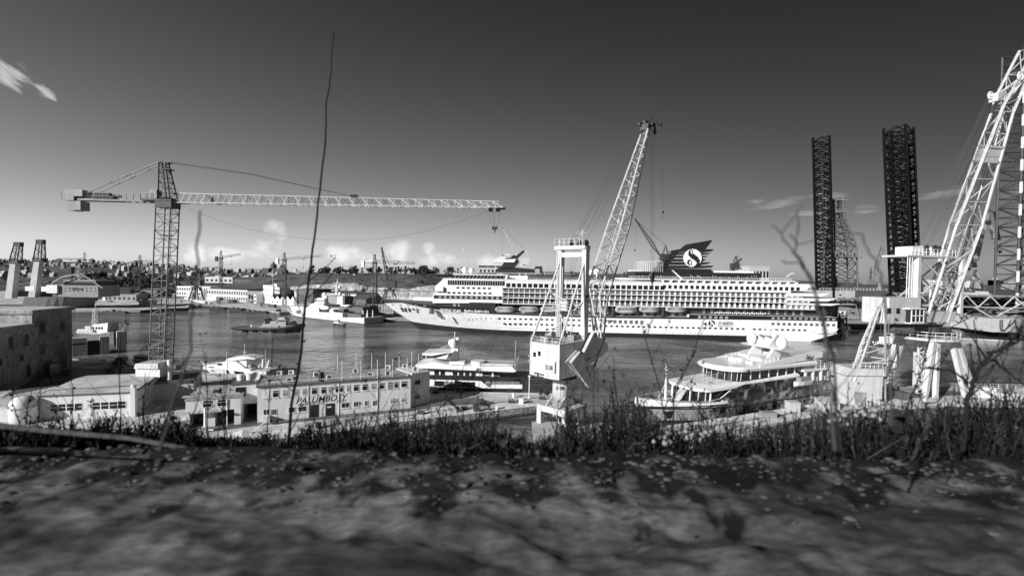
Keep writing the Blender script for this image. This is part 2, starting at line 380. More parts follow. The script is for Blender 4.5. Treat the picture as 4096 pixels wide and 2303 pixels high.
# near yard: pier with the office block, yard on the left, quay on the right
pier = [(-146, 155), (-88, 136), (-62, 134), (-56, 119), (14.2, 118.2), (14.4, 111), (-24, 93.2), (-34, 86), (-52, 80), (-70, 74), (-200, 60), (-240, 155)]
land('yard_ground', pier, 2.0, QUAYTOP)
land('crane_quay', [(4.5, 97), (22, 97), (24, 40), (4.5, 40)], 1.6, CONC)
rq = [(29, 92.8), (36, 96), (60, 106.6), (88, 119.4), (98, 125), (112, 133), (205, 133), (230, 60), (29, 60)]
land('right_quay', rq, 2.0, QUAYTOP)
def hills():
    m = bpy.data.materials.new('hill_scrub'); m.use_nodes = True; nt = m.node_tree; N = nt.nodes; L = nt.links; b = N['Principled BSDF']; b.inputs['Roughness'].default_value = .95
    tc = N.new('ShaderNodeTexCoord'); nz = N.new('ShaderNodeTexNoise'); nz.inputs['Scale'].default_value = .035; nz.inputs['Detail'].default_value = 9; nz.inputs['Roughness'].default_value = .62
    L.new(tc.outputs['Object'], nz.inputs['Vector'])
    cr = N.new('ShaderNodeValToRGB'); e = cr.color_ramp.elements
    e[0].position = .36; e[0].color = (.028,)*3+(1,); e[1].position = .62; e[1].color = (.16,)*3+(1,)
    q = e.new(.48); q.color = (.06,)*3+(1,)
    L.new(nz.outputs[0], cr.inputs[0]); L.new(cr.outputs[0], b.inputs['Base Color'])
    n2 = N.new('ShaderNodeTexNoise'); n2.inputs['Scale'].default_value = .3; n2.inputs['Detail'].default_value = 6; L.new(tc.outputs['Object'], n2.inputs['Vector'])
    bp = N.new('ShaderNodeBump'); bp.inputs['Strength'].default_value = .8; bp.inputs['Distance'].default_value = 3; L.new(n2.outputs[0], bp.inputs['Height']); L.new(bp.outputs[0], b.inputs['Normal'])
    def lerp(pts, x):
        if x <= pts[0][0]: return pts[0][1]
        for (a, ya), (c, yc) in zip(pts, pts[1:]):
            if x <= c: return ya+(yc-ya)*(x-a)/(c-a)
        return pts[-1][1]
    def sheet(name, rows, xs, mat_, amp):
        """rows: (depth, [(pixel x, pixel y), ...]) from near to far -> a height field"""
        vs = []; fs = []; n = len(xs)
        for k, (Y, prof) in enumerate(rows):
            for x in xs:
                p = P(x, lerp(prof, x), Y)
                d = MN.noise(V((p.x*.02, p.y*.02, k*.7)))*amp*min(1, k)
                vs.append((p.x, p.y, p.z+d))
        for k in range(len(rows)-1):
            fs += [(k*n+i, k*n+i+1, (k+1)*n+i+1, (k+1)*n+i) for i in range(n-1)]
        # far slope back down
        base = len(vs)
        for x in xs:
            p = P(x, lerp(rows[-1][1], x), rows[-1][0]); vs.append((p.x*1.15, p.y*1.15, -5))
        k = len(rows)-1; fs += [(k*n+i, k*n+i+1, base+i+1, base+i) for i in range(n-1)]
        mb = MB(); mb.add(vs, fs); return struct(mb, name, mat_, smooth=True)
    xs = [-900+45*i for i in range(64)]
    global HROWS, lerpP; lerpP = lerp
    HROWS = [(560, [(-900, 1165), (700, 1162), (1600, 1180)]),
                   (720, [(-900, 1125), (0, 1120), (300, 1115), (560, 1118), (830, 1128), (1100, 1132), (1900, 1140)]),
                   (950, [(-900, 1085), (0, 1082), (300, 1080), (560, 1085), (830, 1103), (1100, 1108), (1900, 1125)]),
                   (1200, [(-900, 1056), (0, 1052), (300, 1053), (560, 1060), (830, 1084), (1100, 1092), (1900, 1110)]),
                   (1450, [(-900, 1040), (0, 1036), (120, 1046), (230, 1044), (400, 1047), (560, 1053), (700, 1063), (830, 1078), (950, 1087), (1100, 1086), (1300, 1092), (1900, 1100)])]
    sheet('hill', HROWS, xs, m, 6)
    # ridge with rubble slope above the old quarry face
    mr_ = mat('ridge_rubble', .11, .95, .55, .09, bump=.8, bsc=.8, dirt=.5)
    xr = [1000+30*i for i in range(90)]
    sheet('ridge', [(439, [(1000, 1224), (3700, 1250)]), (446, [(1000, 1168), (1250, 1152), (1350, 1155), (1500, 1160), (1640, 1168), (1800, 1180), (3700, 1200)]),
                    (456, [(1000, 1160), (1250, 1140), (1300, 1138), (1440, 1133), (1480, 1140), (1560, 1146), (1700, 1150), (1800, 1170), (3700, 1190)]),
                    (480, [(1000, 1140), (1180, 1128), (1250, 1118), (1350, 1112), (1420, 1116), (1480, 1125), (1530, 1118), (1650, 1120), (1740, 1140), (1800, 1160), (3700, 1180)]),
                    (516, [(1000, 1122), (1120, 1110), (1250, 1100), (1400, 1097), (1460, 1106), (1520, 1100), (1600, 1097), (1680, 1100), (1760, 1122), (1830, 1140), (3700, 1160)]),
                    (564, [(1000, 1112), (1120, 1100), (1250, 1093), (1400, 1092), (1480, 1098), (1560, 1094), (1680, 1096), (1800, 1098), (2000, 1096), (2300, 1096), (2700, 1105), (3700, 1150)]),
                    (672, [(1000, 1110), (1250, 1094), (1500, 1093), (1800, 1094), (2000, 1092), (2300, 1094), (2700, 1100), (3700, 1145)])],
          xr, mr_, 1.2)
    # pale cut rock face below it (quarry)
    mc = mat('quarry_face', .46, .95, .3, .12, bump=.35, bsc=1.2, dirt=.6, streak=.5)
    mb = MB(); top = [(1150, 1152), (1170, 1144), (1200, 1150), (1215, 1140), (1300, 1138), (1360, 1136), (1425, 1130), (1440, 1140), (1470, 1148), (1560, 1153), (1640, 1156), (1690, 1146), (1745, 1142), (1800, 1160)]
    rings = []
    for i in range(0, 66):
        x = 1150+i*10; yt = lerp(top, x)+MN.noise(V((x*.05, 0, 0)))*3; w = MN.noise(V((x*.03, 5, 0)))*2
        pt = P(x, yt, 445+w); pm = P(x, yt+(14), 442+w+MN.noise(V((x*.11, 2, 0)))*1.5); rings.append([tuple(pt+V((0, 6, .3))), tuple(pt), tuple(pm), (P(x, 1190, 438+w).x, 438+w, 1.5)])
    mb.loft(rings, caps=False, closed=False); struct(mb, 'quarry_cliff', mc)
    # lower stone terrace wall nearer the crane rails
    mb = MB(); rings = []
    for i in range(0, 31):
        x = 1460+i*11; w = MN.noise(V((x*.04, 9, 0)))*1.5
        a = P(x, 1166+MN.noise(V((x*.06, 1, 0)))*3, 410+w); rings.append([(a.x, a.y+12, a.z+.6), tuple(a), (a.x, a.y-2, 1.5)])
    mb.loft(rings, caps=False, closed=False); struct(mb, 'terrace_cliff', mc)
    # far right: fortified peninsula
    global RROWS
    xs2 = [3000+40*i for i in range(60)]
    RROWS = [(640, [(3000, 1190), (3700, 1192), (4096, 1198), (5300, 1215)]), (760, [(3000, 1165), (3700, 1170), (4096, 1175), (5300, 1190)]),
                       (950, [(3000, 1146), (3700, 1145), (4096, 1148), (5300, 1160)]), (1100, [(3000, 1140), (3700, 1136), (4096, 1138), (5300, 1150)])]
    sheet('far_hill', RROWS, xs2, m, 4)
    return m
HILLM = hills()
def on_rows(rows, x, Y):
    for (Ya, pa), (Yb, pb) in zip(rows, rows[1:]):
        if Y <= Yb: t = (Y-Ya)/(Yb-Ya); return P(x, lerpP(pa, x)*(1-t)+lerpP(pb, x)*t, Y)
    return P(x, lerpP(rows[-1][1], x), Y)
# ------------------------------------------------------------ cruise ship
def ribbon(mb, fr, c, r, path, ly, th):
    """flat ribbon in a frame's front plane; path: (x, y, half width) in units of r round centre c"""
    L = []; Rr = []
    for i, (x, y, w) in enumerate(path):
        a = path[max(i-1, 0)]; b = path[min(i+1, len(path)-1)]; dx, dy = b[0]-a[0], b[1]-a[1]; l = math.hypot(dx, dy) or 1
        nx, ny = -dy/l*w, dx/l*w
        L.append((c[0]+(x+nx)*r, c[1]+(y+ny)*r)); Rr.append((c[0]+(x-nx)*r, c[1]+(y-ny)*r))
    for i in range(len(path)-1):
        mb.prism([(L[i][0], ly, L[i][1]), (Rr[i][0], ly, Rr[i][1]), (Rr[i+1][0], ly, Rr[i+1][1]), (L[i+1][0], ly, L[i+1][1])], (0, th, 0))
SWAN = [[(-.12, .97, .02), (-.36, .72, .1), (-.34, .42, .17), (-.05, .16, .22), (.35, -.06, .24), (.62, -.34, .22), (.62, -.64, .16), (.36, -.86, .07), (.1, -.97, .02)],
        [(.12, .95, .02), (-.08, .68, .05), (.02, .45, .06), (.35, .2, .07), (.7, -.02, .02)],
        [(-.1, -.2, .02), (-.42, -.3, .12), (-.5, -.55, .13), (-.25, -.85, .05)],
        [(.02, -.32, .02), (-.16, -.5, .06), (-.1, -.75, .05), (.05, -.92, .02)]]
def disc(mb, c, r, ly, th, n=28):
    mb.prism([(c[0]+r*math.cos(2*math.pi*i/n), ly, c[1]+r*math.sin(2*math.pi*i/n)) for i in range(n)], (0, th, 0))
def cruise():
    fr = Fr(V((-66, 250, 0)), V((163, 238, 0)))
    T = thing('cruise_ship', 'huge white cruise ship with black name band and black funnel across the harbour', 'cruise ship', fr.o, fr.rz)
    q = lambda x, y, ly=0.: fr.pt(x, y, ly)
    tip = q(1535, 1209, 16); end = q(3349, 1290, 0).x; ZT = q(2000, 1211).z
    bnd = [(q(x, y, 0).x, q(x, y, 0).z) for x, y in ((1979, 1257), (2229, 1266), (2423, 1272), (2757, 1276), (3076, 1280), (3346, 1285))]
    bow = [(tip.x, tip.z-.5), (tip.x+12, ZT-1.6), (tip.x+26, 12.9), (tip.x+38, 11.6)]
    pts = bow+bnd
    def zb(s):
        if s <= pts[0][0]: return pts[0][1]
        for (a, ya), (c, yc) in zip(pts, pts[1:]):
            if s <= c: return ya+(yc-ya)*(s-a)/(c-a)
        return pts[-1][1]
    def stem(z): t = max(0, min(1, z/tip.z)); return tip.x+23.5*(1-t)**1.15
    def hb(s, z):
        t = max(0, min(1, z/tip.z)); ln = 78-26*t; u = max(0, min(1, (s-stem(z))/ln)); return 16*(1-(1-u)**2.1)
    xa, xb = q(1979, 1240).x, q(2757, 1240).x
    st = [tip.x+.02]+[tip.x+2+i*2.6 for i in range(32)]; st = [s for s in st if s < xa-1]+[xa, xa+.05]+[xa+8+i*14 for i in range(40) if xa+8+i*14 < xb-2]+[xb-.05, xb]+[xb+12+i*14 for i in range(40) if xb+12+i*14 < end-20]+[end-18, end-9, end]
    hull = MB(fr); rows = []
    for s in st:
        top = ZT if s <= xa else (zb(s)+1.0 if s < xb else 12.4)
        b = zb(s); low = -3.
        if s > end-20: low = -3+(s-end+20)*.34
        bt = 2.2+3.2*max(0, 1-(s-tip.x)/70)**2; zz = [low, max(bt, low+.2), max(bt+.02, low+.22), max(b*.33+.6, bt+.3), b*.66+.3, b, b+.02, (b+top)/2, top]
        if s > end-20: zz = [low, low+.5, low+.52]+zz[3:]
        r = []
        for z in zz:
            sx = max(s, stem(max(z, 0))); r.append((sx, 16-hb(sx, max(z, 0)), z))
        rows.append(r)
    n = len(rows[0])
    for side in (0, 1):
        R2 = [[(p[0], 32-p[1] if side else p[1], p[2]) for p in r] for r in rows]
        vs = [p for r in R2 for p in r]; o = len(hull.v); hull.v += [fr.M @ V(p) for p in vs]
        for i in range(len(rows)-1):
            for j in range(n-1):
                f = (i*n+j, (i+1)*n+j, (i+1)*n+j+1, i*n+j+1); f = f if not side else f[::-1]
                hull.f.append(tuple(k+o for k in f)); hull.mi.append(1 if j in (0, 5, 6, 7) else 0)
    tr = rows[-1]; hull.m = 0
    hull.add([p for p in tr]+[(p[0], 32-p[1], p[2]) for p in tr], [(j, j+1, n+j+1, n+j) for j in range(n-1)])
    # decks closing the hull
    dk = [r[-1] for r in rows]
    for a, b in zip(dk, dk[1:]):
        hull.add([a, b, (b[0], 32-b[1], b[2]), (a[0], 32-a[1], a[2])], [(0, 1, 2, 3)])
    hull.build('hull', [WHITE, BLACK], T)
    # stern ledge
    mb = MB(fr); c = [q(3230, 1315), q(3351, 1315), q(3333, 1331), q(3270, 1334)]
    mb.prism([(p.x, -.8, p.z) for p in c], (0, .9, 0)); mb.build('stern_ledge', WHITE, T)
    # recessed promenade
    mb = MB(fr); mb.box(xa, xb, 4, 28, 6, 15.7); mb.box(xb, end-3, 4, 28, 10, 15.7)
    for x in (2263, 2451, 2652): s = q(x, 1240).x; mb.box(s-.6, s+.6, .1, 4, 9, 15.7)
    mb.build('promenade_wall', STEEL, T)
    mb = MB(fr)
    for k in range(26):
        s = xa+3+k*3.7
        if s < xb-3: mb.box(s, s+1.6, 3.9, 4, 11.2, 12.9)
    for k in range(24): s = xb+8+k*4.1; (mb.box(s, s+1.3, 3.9, 4, 13, 15) if s < end-12 else 0)
    each(mb, 'promenade_window', CURT, T); mb = MB(fr)
    for k in range(24): s = q(2865, 1240).x+k*1.08; mb.sph((s, 1.2, 13.4+.3*(k % 2)), .42, 6, 4)
    each(mb, 'life_raft', WHITE, T)
    # superstructure
    zd = [q(2500, y).z for y in (1223.5, 1199.5, 1178.5, 1161.5)]; z27 = q(2500, 1127).z
    mb = MB(fr)
    front = [q(*p) for p in ((1730, 1212), (1731, 1180), (1749, 1165), (1743, 1142), (1772, 1117), (2010, 1117), (2010, 1212))]
    mb.prism([(p.x, .02, p.z) for p in front], (0, 31.96, 0))
    x0, x1 = q(1927, 1200).x, q(3190, 1140).x
    mb.box(front[5].x-.1, x1, 1.9, 30, 15.8, zd[3]); mb.box(q(3150, 1200).x, q(3270, 1220).x, 1.7, 30, 15.8, zd[0]+2.5)
    mb.box(front[5].x+.01, q(3165, 1140).x, .15, 31.9, zd[3]+.2, z27)
    mb.box(q(1742, 1150).x, q(1775, 1150).x, -1.6, 0, q(1750, 1164).z, q(1750, 1146).z)
    for i, (ya, yb, xe) in enumerate(((1135, 1162, 3235), (1172, 1187, 3300), (1192, 1206, 3325), (1213, 1223, 3340))):
        a = q(3150, ya); b = q(xe, yb); mb.prism([(a.x, .3, a.z), (b.x+3, .3, a.z+(.2 if i else 0)), (b.x-1.5, .3, b.z), (a.x, .3, b.z)], (0, 31, 0))
    mb.build('superstructure', WHITE, T)
    pitch = 2.76; nw = 0; rest = MB(fr)
    def window(a, b, z0, z1, ly, m=GLASS, name='cabin_window'):
        nonlocal nw
        if nw < 99:
            nw += 1; w = MB(fr); w.box(a, b, ly-.05, ly+.05, z0, z1); w.build(name, m, T)
        else: rest.box(a, b, ly-.05, ly+.05, z0, z1)
    # upper row of square windows, lounge windows
    k = 0
    for i in range(25):
        s = q(2652, 1140).x+i*pitch; window(s, s+1.55, q(2672, 1154).z, q(2672, 1140).z, .15)
    for i in range(29):
        s = front[5].x+2+i*2.82
        window(s, s+2.1, q(2300, 1153).z, q(2300, 1137).z, .15, GLASS)
    for i in range(7): s = q(1826, 1150).x+i*2.75; window(s, s+1.5, q(1850, 1154.5).z, q(1850, 1148).z, .0)
    for i in range(9): s = q(1790, 1150).x+i*2.7; window(s, s+1.5, q(1850, 1175).z, q(1850, 1168).z, .0)
    w = MB(fr); a = q(1790, 1139); b = q(2018, 1124); w.box(a.x, b.x, -.05, .05, a.z, b.z); w.build('lounge_window', GLASS, T)
    w = MB(fr)
    for i in range(24): s = a.x+i*(b.x-a.x)/24; w.box(s, s+.13, -.1, .04, a.z, b.z)
    w.build('window_mullions', WHITE, T)
    w = MB(fr); a = q(1732, 1194); b = q(2008, 1185); w.box(a.x+.4, b.x, -.06, .05, a.z, b.z); w.build('dark_window_band', BLACK, T)
    for i in range(14): s = a.x+3+i*2.75; window(s, s+1.4, a.z+.25, b.z-.25, -.1, CURT, 'band_window')
    # balcony rows
    for r, (xs, xe) in enumerate(((2009, 3262), (1927, 3240), (1927, 3213))):
        mb = MB(fr); a, b = q(xs, 1210).x, q(xe, 1210).x; z = zd[r]; h = zd[r+1]-z
        mb.box(a, b, -.05, 2., z-.16, z+.2)
        nn = int((b-a)/pitch)
        for i in range(nn+1):
            s = a+i*pitch; mb.prism([(s, .05, z+.2), (s, 1.9, z+.2), (s, 1.9, z+h-.16), (s, .9, z+h-.16), (s, .05, z+1.3)], (.14, 0, 0))
        mb.build('balcony_row', WHITE, T)
        rl = MB(fr); rl.box(a, b, -.02, .04, z+1.15, z+1.27); rl.box(a, b, 0, .02, z+.62, z+.7); rl.build('balcony_railing', WHITE, T)
        for i in range(nn):
            s = a+i*pitch+.42; rest.box(s, s+.95, 1.7, 1.88, z+.2, z+h-.3); rest.box(s+1.05, s+2.0, 1.7, 1.88, z+.2, z+h-.3)
    mb = MB(fr); a, b = q(2632, 1120).x, q(3166, 1125).x; zt = q(2700, 1119).z
    mb.box(a, b, 3, 28, z27, zt-.2); mb.box(a-12, b+2, -.1, 32, zt-.2, zt+.35)
    for i in range(17):
        s = a+2+i*4.15; mb.prism([(s, .1, z27), (s+.8, .1, z27), (s+1.3, .1, zt-.2), (s, .1, zt-.2)], (0, 3, 0))
    mb.build('penthouse_deck', WHITE, T)
    for i in range(17): s = a+3.8+i*4.15; rest.box(s, s+1.6, 2.9, 2.98, z27+.3, zt-.5)
    # hull windows
    for row, (xa_, ya_, n_) in enumerate(((1997, 1274, 22), (2018, 1295, 56))):
        p = q(xa_, ya_)
        for i in range(n_):
            if row and i == 45: continue
            s = p.x+i*pitch; z = p.z; rest.box(s-.65, s+.65, -.04, .05, z-.42, z+.42)
    for i in range(7):
        s = q(2432, 1286).x+i*2.75; z = q(2437, 1286).z
        for j in range(3): rest.box(s+j*.55, s+j*.55+.42, -.04, .05, z-.9, z+.9)
    for i in range(12):
        s = q(3086, 1295).x+i*2.7; z = q(3092, 1295).z
        for j in range(3): rest.box(s+j*.5, s+j*.5+.4, -.04, .05, z-.65, z+.65)
    for i in range(30):
        for (xx, yy) in ((1857, 1271), (2520, 1326)):
            s = q(xx, yy).x+i*2.75
            if (xx < 2000 and i < 7) or (xx > 2000 and i < 20): rest.box(s-.16, s+.16, -.04, .1 if xx > 2000 else .6, q(xx, yy).z-.16, q(xx, yy).z+.16)
    for (x, y) in ((1607, 1233), (1622, 1234), (1638, 1235), (1655, 1236), (1671, 1237), (1612, 1241), (1624, 1242), (1640, 1242), (1671, 1246)):
        p = q(x, y, 8); l = 16-hb(p.x, p.z); p = q(x, y, l); l = 16-hb(p.x, p.z)-.12; p = q(x, y, l); rest.box(p.x-.75, p.x+.75, l-.05, l+1.2, p.z-.5, p.z+.5)
    o = rest.build('window', GLASS, T); o['kind'] = 'stuff'; o['label'] = 'small square hull windows and dark balcony doors'
    mb = MB(fr)
    for i in range(12):
        s = q(3086, 1272).x+i*2.7; z = q(3092, 1272).z; mb.box(s, s+1.5, -.05, .05, z-.55, z+.55)
    for i in range(6):
        s = q(2792, 1268).x+i*2.7; z = q(2792, 1268).z; mb.box(s, s+1.5, -.05, .05, z-.7, z+.7)
    for i in range(4): p = q(1812+20*i, 1219.5); mb.box(p.x, p.x+1.4, .3, .5, p.z-.8, p.z+.8)
    for x in (1571, 1602, 1633, 1667, 1701):
        p = q(x, 1217+(x-1571)*.04, 10); l = 16-hb(p.x, p.z); p = q(x, 1218+(x-1571)*.035, l); l = 16-hb(p.x, p.z)-.1; mb.box(p.x-.9, p.x+.9, l, l+1, p.z-.3, p.z+.3)
    each(mb, 'curtained_window', CURT, T)
    # foredeck, anchor pocket
    mb = MB(fr); p = q(1728, 1240, 1.5); mb.box(p.x-1.2, p.x+1.2, .6, 2.2, p.z-1.6, p.z+.6); mb.bar((p.x-1.4, .7, p.z-1.6), (p.x+1.4, .5, p.z-1.9), .35); mb.bar((p.x, .5, p.z-1.6), (p.x, .5, p.z+.8), .3)
    mb.build('anchor', DGREY, T)
    mb = MB(fr)
    for x in (1787,): p = q(x, 1268, 1); mb.box(p.x-.2, p.x+.6, .2, 1.2, p.z-1.2, p.z+1.2)
    mb.box(tip.x+18, tip.x+32, 12, 20, ZT, ZT+1.5); mb.rail([(tip.x+4, 15.2, ZT), (tip.x+26, 5, ZT), (tip.x+45, 1, ZT)], 1.1, .05, 2); mb.build('foredeck_gear', WHITE, T)
    # lounge glass, roof slab, railings
    mb = MB(fr); pr = [q(*p) for p in ((1797, 1117), (1815, 1099), (2023, 1099), (2019, 1117))]; mb.prism([(p.x, 1.2, p.z) for p in pr], (0, 29.6, 0)); mb.build('lounge_glazing', GLASS, T)
    mb = MB(fr); a, b = q(1812, 1099), q(2300, 1096); mb.box(a.x, q(2023, 1098).x, .8, 31, a.z, a.z+.5); mb.box(q(2010, 1100).x, q(2110, 1100).x, 6, 26, z27, a.z)
    for i in range(15): s = pr[0].x+2+i*1.9; mb.bar((s, 1.1, pr[0].z), (s+(1.6 if i < 12 else 0), 1.1, a.z), .06, 3)
    mb.prism([(pr[3].x, .9, pr[3].z), (pr[3].x+.8, .9, pr[3].z), (pr[2].x+1.2, .9, pr[2].z), (pr[2].x, .9, pr[2].z)], (0, 2, 0))
    mb.box(q(1770, 1120).x, q(2640, 1120).x, -.15, 32, z27-.1, z27+.35); mb.build('lounge_roof', WHITE, T)
    mb = MB(fr); zr = zt+.35; mb.rail([(a_, -.0, zr) for a_ in (q(2515, 1110).x, q(3165, 1115).x)], 1.25, .06, 1.1); mb.rail([(q(2023, 1100).x, .3, z27+.3), (q(2510, 1125).x, .3, z27+.3)], 1.1, .035, 1.6)
    mb.rail([(q(1850, 1095).x, 1.2, a.z+.5), (q(2165, 1095).x, 1.2, a.z+.5)], 1.1, .045, 1.5); mb.build('deck_railing', WHITE, T)
    mb = MB(fr); p = q(2548, 1105); e = q(3060, 1088); mb.box(p.x, e.x, 5, 27, zt+.3, q(2600, 1086).z); c = q(2680, 1073); mb.box(q(2660, 1080).x, q(2866, 1080).x, 7, 25, q(2600, 1086).z-.1, q(2760, 1074).z); mb.build('black_upper_deck', BLACK, T)
    mb = MB(fr)
    for i in range(26):
        s = p.x+2+rnd.random()*(e.x-p.x-4); z_ = zt+1+rnd.random()*1.4; mb.box(s, s+.3, 4.85, 5, z_, z_+.3)
    each(mb, 'deck_lamp', WHITE, T)
    mb = MB(fr); mb.box(q(2878, 1085).x, q(3045, 1085).x, 8, 24, q(2900, 1092).z, q(2900, 1082).z); mb.build('deckhouse', WHITE, T)
    # funnel bar and round pool house, staircase
    mb = MB(fr); cx = q(2575, 1110).x; mb.lathe([(10.5, z27), (10.5, zt-.2), (13, zt-.2), (13, zt+.35), (10, zt+.35), (10, zt+.4)], (cx, 14, 0), 28); mb.prism([(q(2695, 1080).x, 4.6, q(2695, 1080).z), (q(2700, 1080).x, 4.6, q(2700, 1080).z), (q(2740, 1110).x, 4.6, zt+.4), (q(2732, 1110).x, 4.6, zt+.4)], (0, -1.2, 0)); mb.build('round_pool_house', WHITE, T)
    mb = MB(fr)
    for i in range(14): s = q(2562, 1080).x+i*.98; mb.bar((s, 6, q(2600, 1086).z), (s, 6, q(2600, 1045).z), .09, 3); mb.bar((s, 14, q(2600, 1086).z), (s, 14, q(2600, 1043).z), .09, 3)
    mb.bar((q(2562, 1080).x, 6, q(2600, 1046).z), (q(2660, 1080).x, 6, q(2600, 1043).z), .12, 3); each(mb, 'screen_pole', WHITE, T)
    # slatted funnel
    ly0 = 8.; F_ = lambda u, v: fr.pt(2200+u/3.14, 900+v/3.14, ly0)
    mb = MB(fr); core = [F_(1640, 318), F_(1900, 318), F_(1960, 540), F_(1470, 540)]; mb.prism([(p.x, ly0+.6, p.z) for p in core], (0, 15, 0)); mb.build('funnel_casing', LGREY, T)
    mb = MB(fr)
    lef = lambda v: 1625-(v-300)*.93
    for v0, v1, ur in ((300, 332, 2065), (346, 366, 2030), (384, 405, 1990), (424, 448, 1970), (464, 490, 2020), (506, 536, 2060)):
        c = [F_(lef(v0)+14, v0), F_(ur, v0+4), F_(ur-40, v1), F_(lef(v1)-6, v1)]; mb.prism([(p.x, ly0-.2, p.z) for p in c], (0, 16.4, 0))
    for i in range(5):
        u = 1712+i*52; c = [F_(u, 302), F_(u+94, 226-i*9), F_(u+134, 222-i*9), F_(u+44, 302)]; mb.prism([(p.x, ly0+1, p.z) for p in c], (0, 13, 0))
    fn = mb.build('funnel', BLACK, T)
    mb = MB(fr); p = F_(1787, 414); r = 36.5/7.75; c = (p.x, p.z); disc(mb, c, r, ly0-.5, .25); mb.build('funnel_emblem', WHITE, T)
    mb = MB(fr)
    for path in SWAN: ribbon(mb, fr, c, r, path, ly0-.56, .05)
    mb.build('emblem_swan', BLACK, T)
    mb = MB(fr); p = q(2847, 1294); c = (p.x, p.z); disc(mb, c, 13.2/7.75, -.04, .06); mb.build('hull_emblem', BLACK, T)
    mb = MB(fr)
    for path in SWAN: ribbon(mb, fr, c, 13.2/7.75, path, -.08, .03)
    mb.build('hull_emblem_swan', WHITE, T)
    # radar mast, domes
    U = lambda u, v, ly=12.: fr.pt(1500+u/3.14, 1000+v/3.14, ly)
    mb = MB(fr)
    for pl in ([(1570, 235), (1655, 100), (1782, 95), (1805, 150), (1730, 235)], [(1505, 288), (1520, 240), (1600, 222), (1730, 215), (2005, 240), (2012, 290)], [(1700, 98), (1735, 66), (1760, 66), (1735, 98)], [(1745, 98), (1860, 2), (1880, 12), (1785, 100)], [(2000, 250), (2015, 205), (2100, 205), (2106, 315), (2070, 315), (2068, 235), (2030, 232)]):
        mb.prism([(U(*p).x, 11, U(*p).z) for p in pl], (0, 9, 0))
    mb.box(U(1310, 280).x, U(1510, 280).x, 10, 22, U(1310, 300).z, U(1310, 282).z); mb.build('radar_mast', BLACK, T)
    mb = MB(fr); pl = [(1485, 152), (1505, 126), (1775, 112), (1748, 154)]; mb.prism([(U(*p).x, 10.5, U(*p).z) for p in pl], (0, 10, 0))
    for u in (1508, 1520): mb.bar(U(u, 150), U(u, 240), .1, 4)
    mb.rail([U(1500, 125), U(1640, 120)], 1, .06, 1.5)
    for u, v in ((1605, 92), (1665, 62)): mb.bar(U(u, 118), U(u, v), .12, 4); mb.box(U(u, v).x-1.2, U(u, v).x+1.2, 12, 12.5, U(u, v).z, U(u, v).z+.4)
    mb.build('mast_platform', WHITE, T)
    for x, y, r in ((1860, 1081, 1.95), (1886, 1083, 1.65), (2365, 1090, 1.6), (2387, 1087, 1.9)):
        mb = MB(fr); p = q(x, y, 9); mb.sph(p, r, 16, 10); mb.bar((p.x, 9, p.z-r-1.2), (p.x, 9, p.z-r+.2), .35, 8); mb.build('radar_dome', WHITE, T, True)
    mb = MB(fr); p = q(3145, 1108, 4); e = q(3163, 1094, 4); mb.bar(p, e, .25); mb.bar(e, (e.x+1.5, 4, e.z+.1), .3); mb.build('deck_davit', WHITE, T)
    # name on the black band and on the hull
    def hullM(x, y, x2, y2):
        def pt(x, y):
            p = q(x, y, 3)
            for _ in range(6): p = q(x, y, 16-hb(p.x, p.z)-.15)
            return p
        a, b, c = pt(x, y), pt(x2, y2), pt(x, y-20); ux = (b-a).normalized(); uy = c-a; uy = (uy-ux*uy.dot(ux)).normalized(); uz = ux.cross(uy)
        M = Matrix((ux, uy, uz)).transposed().to_4x4(); M.translation = a+uz*.35; return fr.M @ M, (b-a).length
    M, w_ = hullM(1763, 1245, 1847, 1250); text('天海新世纪', 'name_lettering', WHITE, T, M, w_/5.0, 0, .03, .09)
    M, w_ = hullM(1857, 1246, 1969, 1250); text('SkySea Golden Era', 'name_lettering', WHITE, T, M, w_/8.6, 0, .03, .07)
    p = q(2872, 1298.5); text('天海邮轮', 'line_lettering', BLACK, T, wallM(fr, p.x, p.z, -.06), 2.0, 0, .02, .01, .97)
    p = q(2872, 1306); text('SkySea Cruise Line', 'line_lettering', BLACK, T, wallM(fr, p.x, p.z, -.06), .95, 0, .02, .0, .95)
    return fr, q
CFR, CQ = cruise()
def lifeboat(big=False):
    t = thing('lifeboat', '', 'lifeboat', (0, 0, 0), 0, 'lifeboats slung under the balconies of the cruise ship')
    L = 5.3; rings = []
    for u in (-1, -.93, -.75, -.4, 0, .4, .75, .93, 1):
        w = 1.75*(1-abs(u)**3.2)**.7+.05; d = 1.5*(1-abs(u)**3.)**.6+.1
        rings.append([(u*L, -w, 0), (u*L, -w*.8, -d*.65), (u*L, -w*.25, -d), (u*L, w*.25, -d), (u*L, w*.8, -d*.65), (u*L, w, 0)])
    MB().loft(rings).build('hull', LGREY, t, True)
    rings = []
    for u in (-.95, -.8, -.4, 0, .4, .8, .95):
        w = 1.6*(1-abs(u)**3.2)**.7+.05; h = (1.5 if not big else 2.1)*(1-abs(u)**4)**.5+.15
        rings.append([(u*L, -w, .02), (u*L, -w*.93, h*.6), (u*L, -w*.6, h), (u*L, w*.6, h), (u*L, w*.93, h*.6), (u*L, w, .02)])
    MB().loft(rings).build('canopy', mat('lifeboat_canopy', .33, .6, .1, 1), t)
    b = MB()
    for i in range(-5, 6):
        if abs(i) > (1 if not big else -1): b.box(i*.8-.25, i*.8+.25, -1.63, -1.4, .5, .95)
    b.build('cabin_windows', GLASS, t)
    b = MB(); b.box(-L*.98, L*.98, -1.8, -1.7, -.1, .1)
    for s in (-3.6, 3.6): b.bar((s, 0, 1.2), (s, .4, 4.2), .1)
    b.build('fender_strip', DGREY, t)
    return t
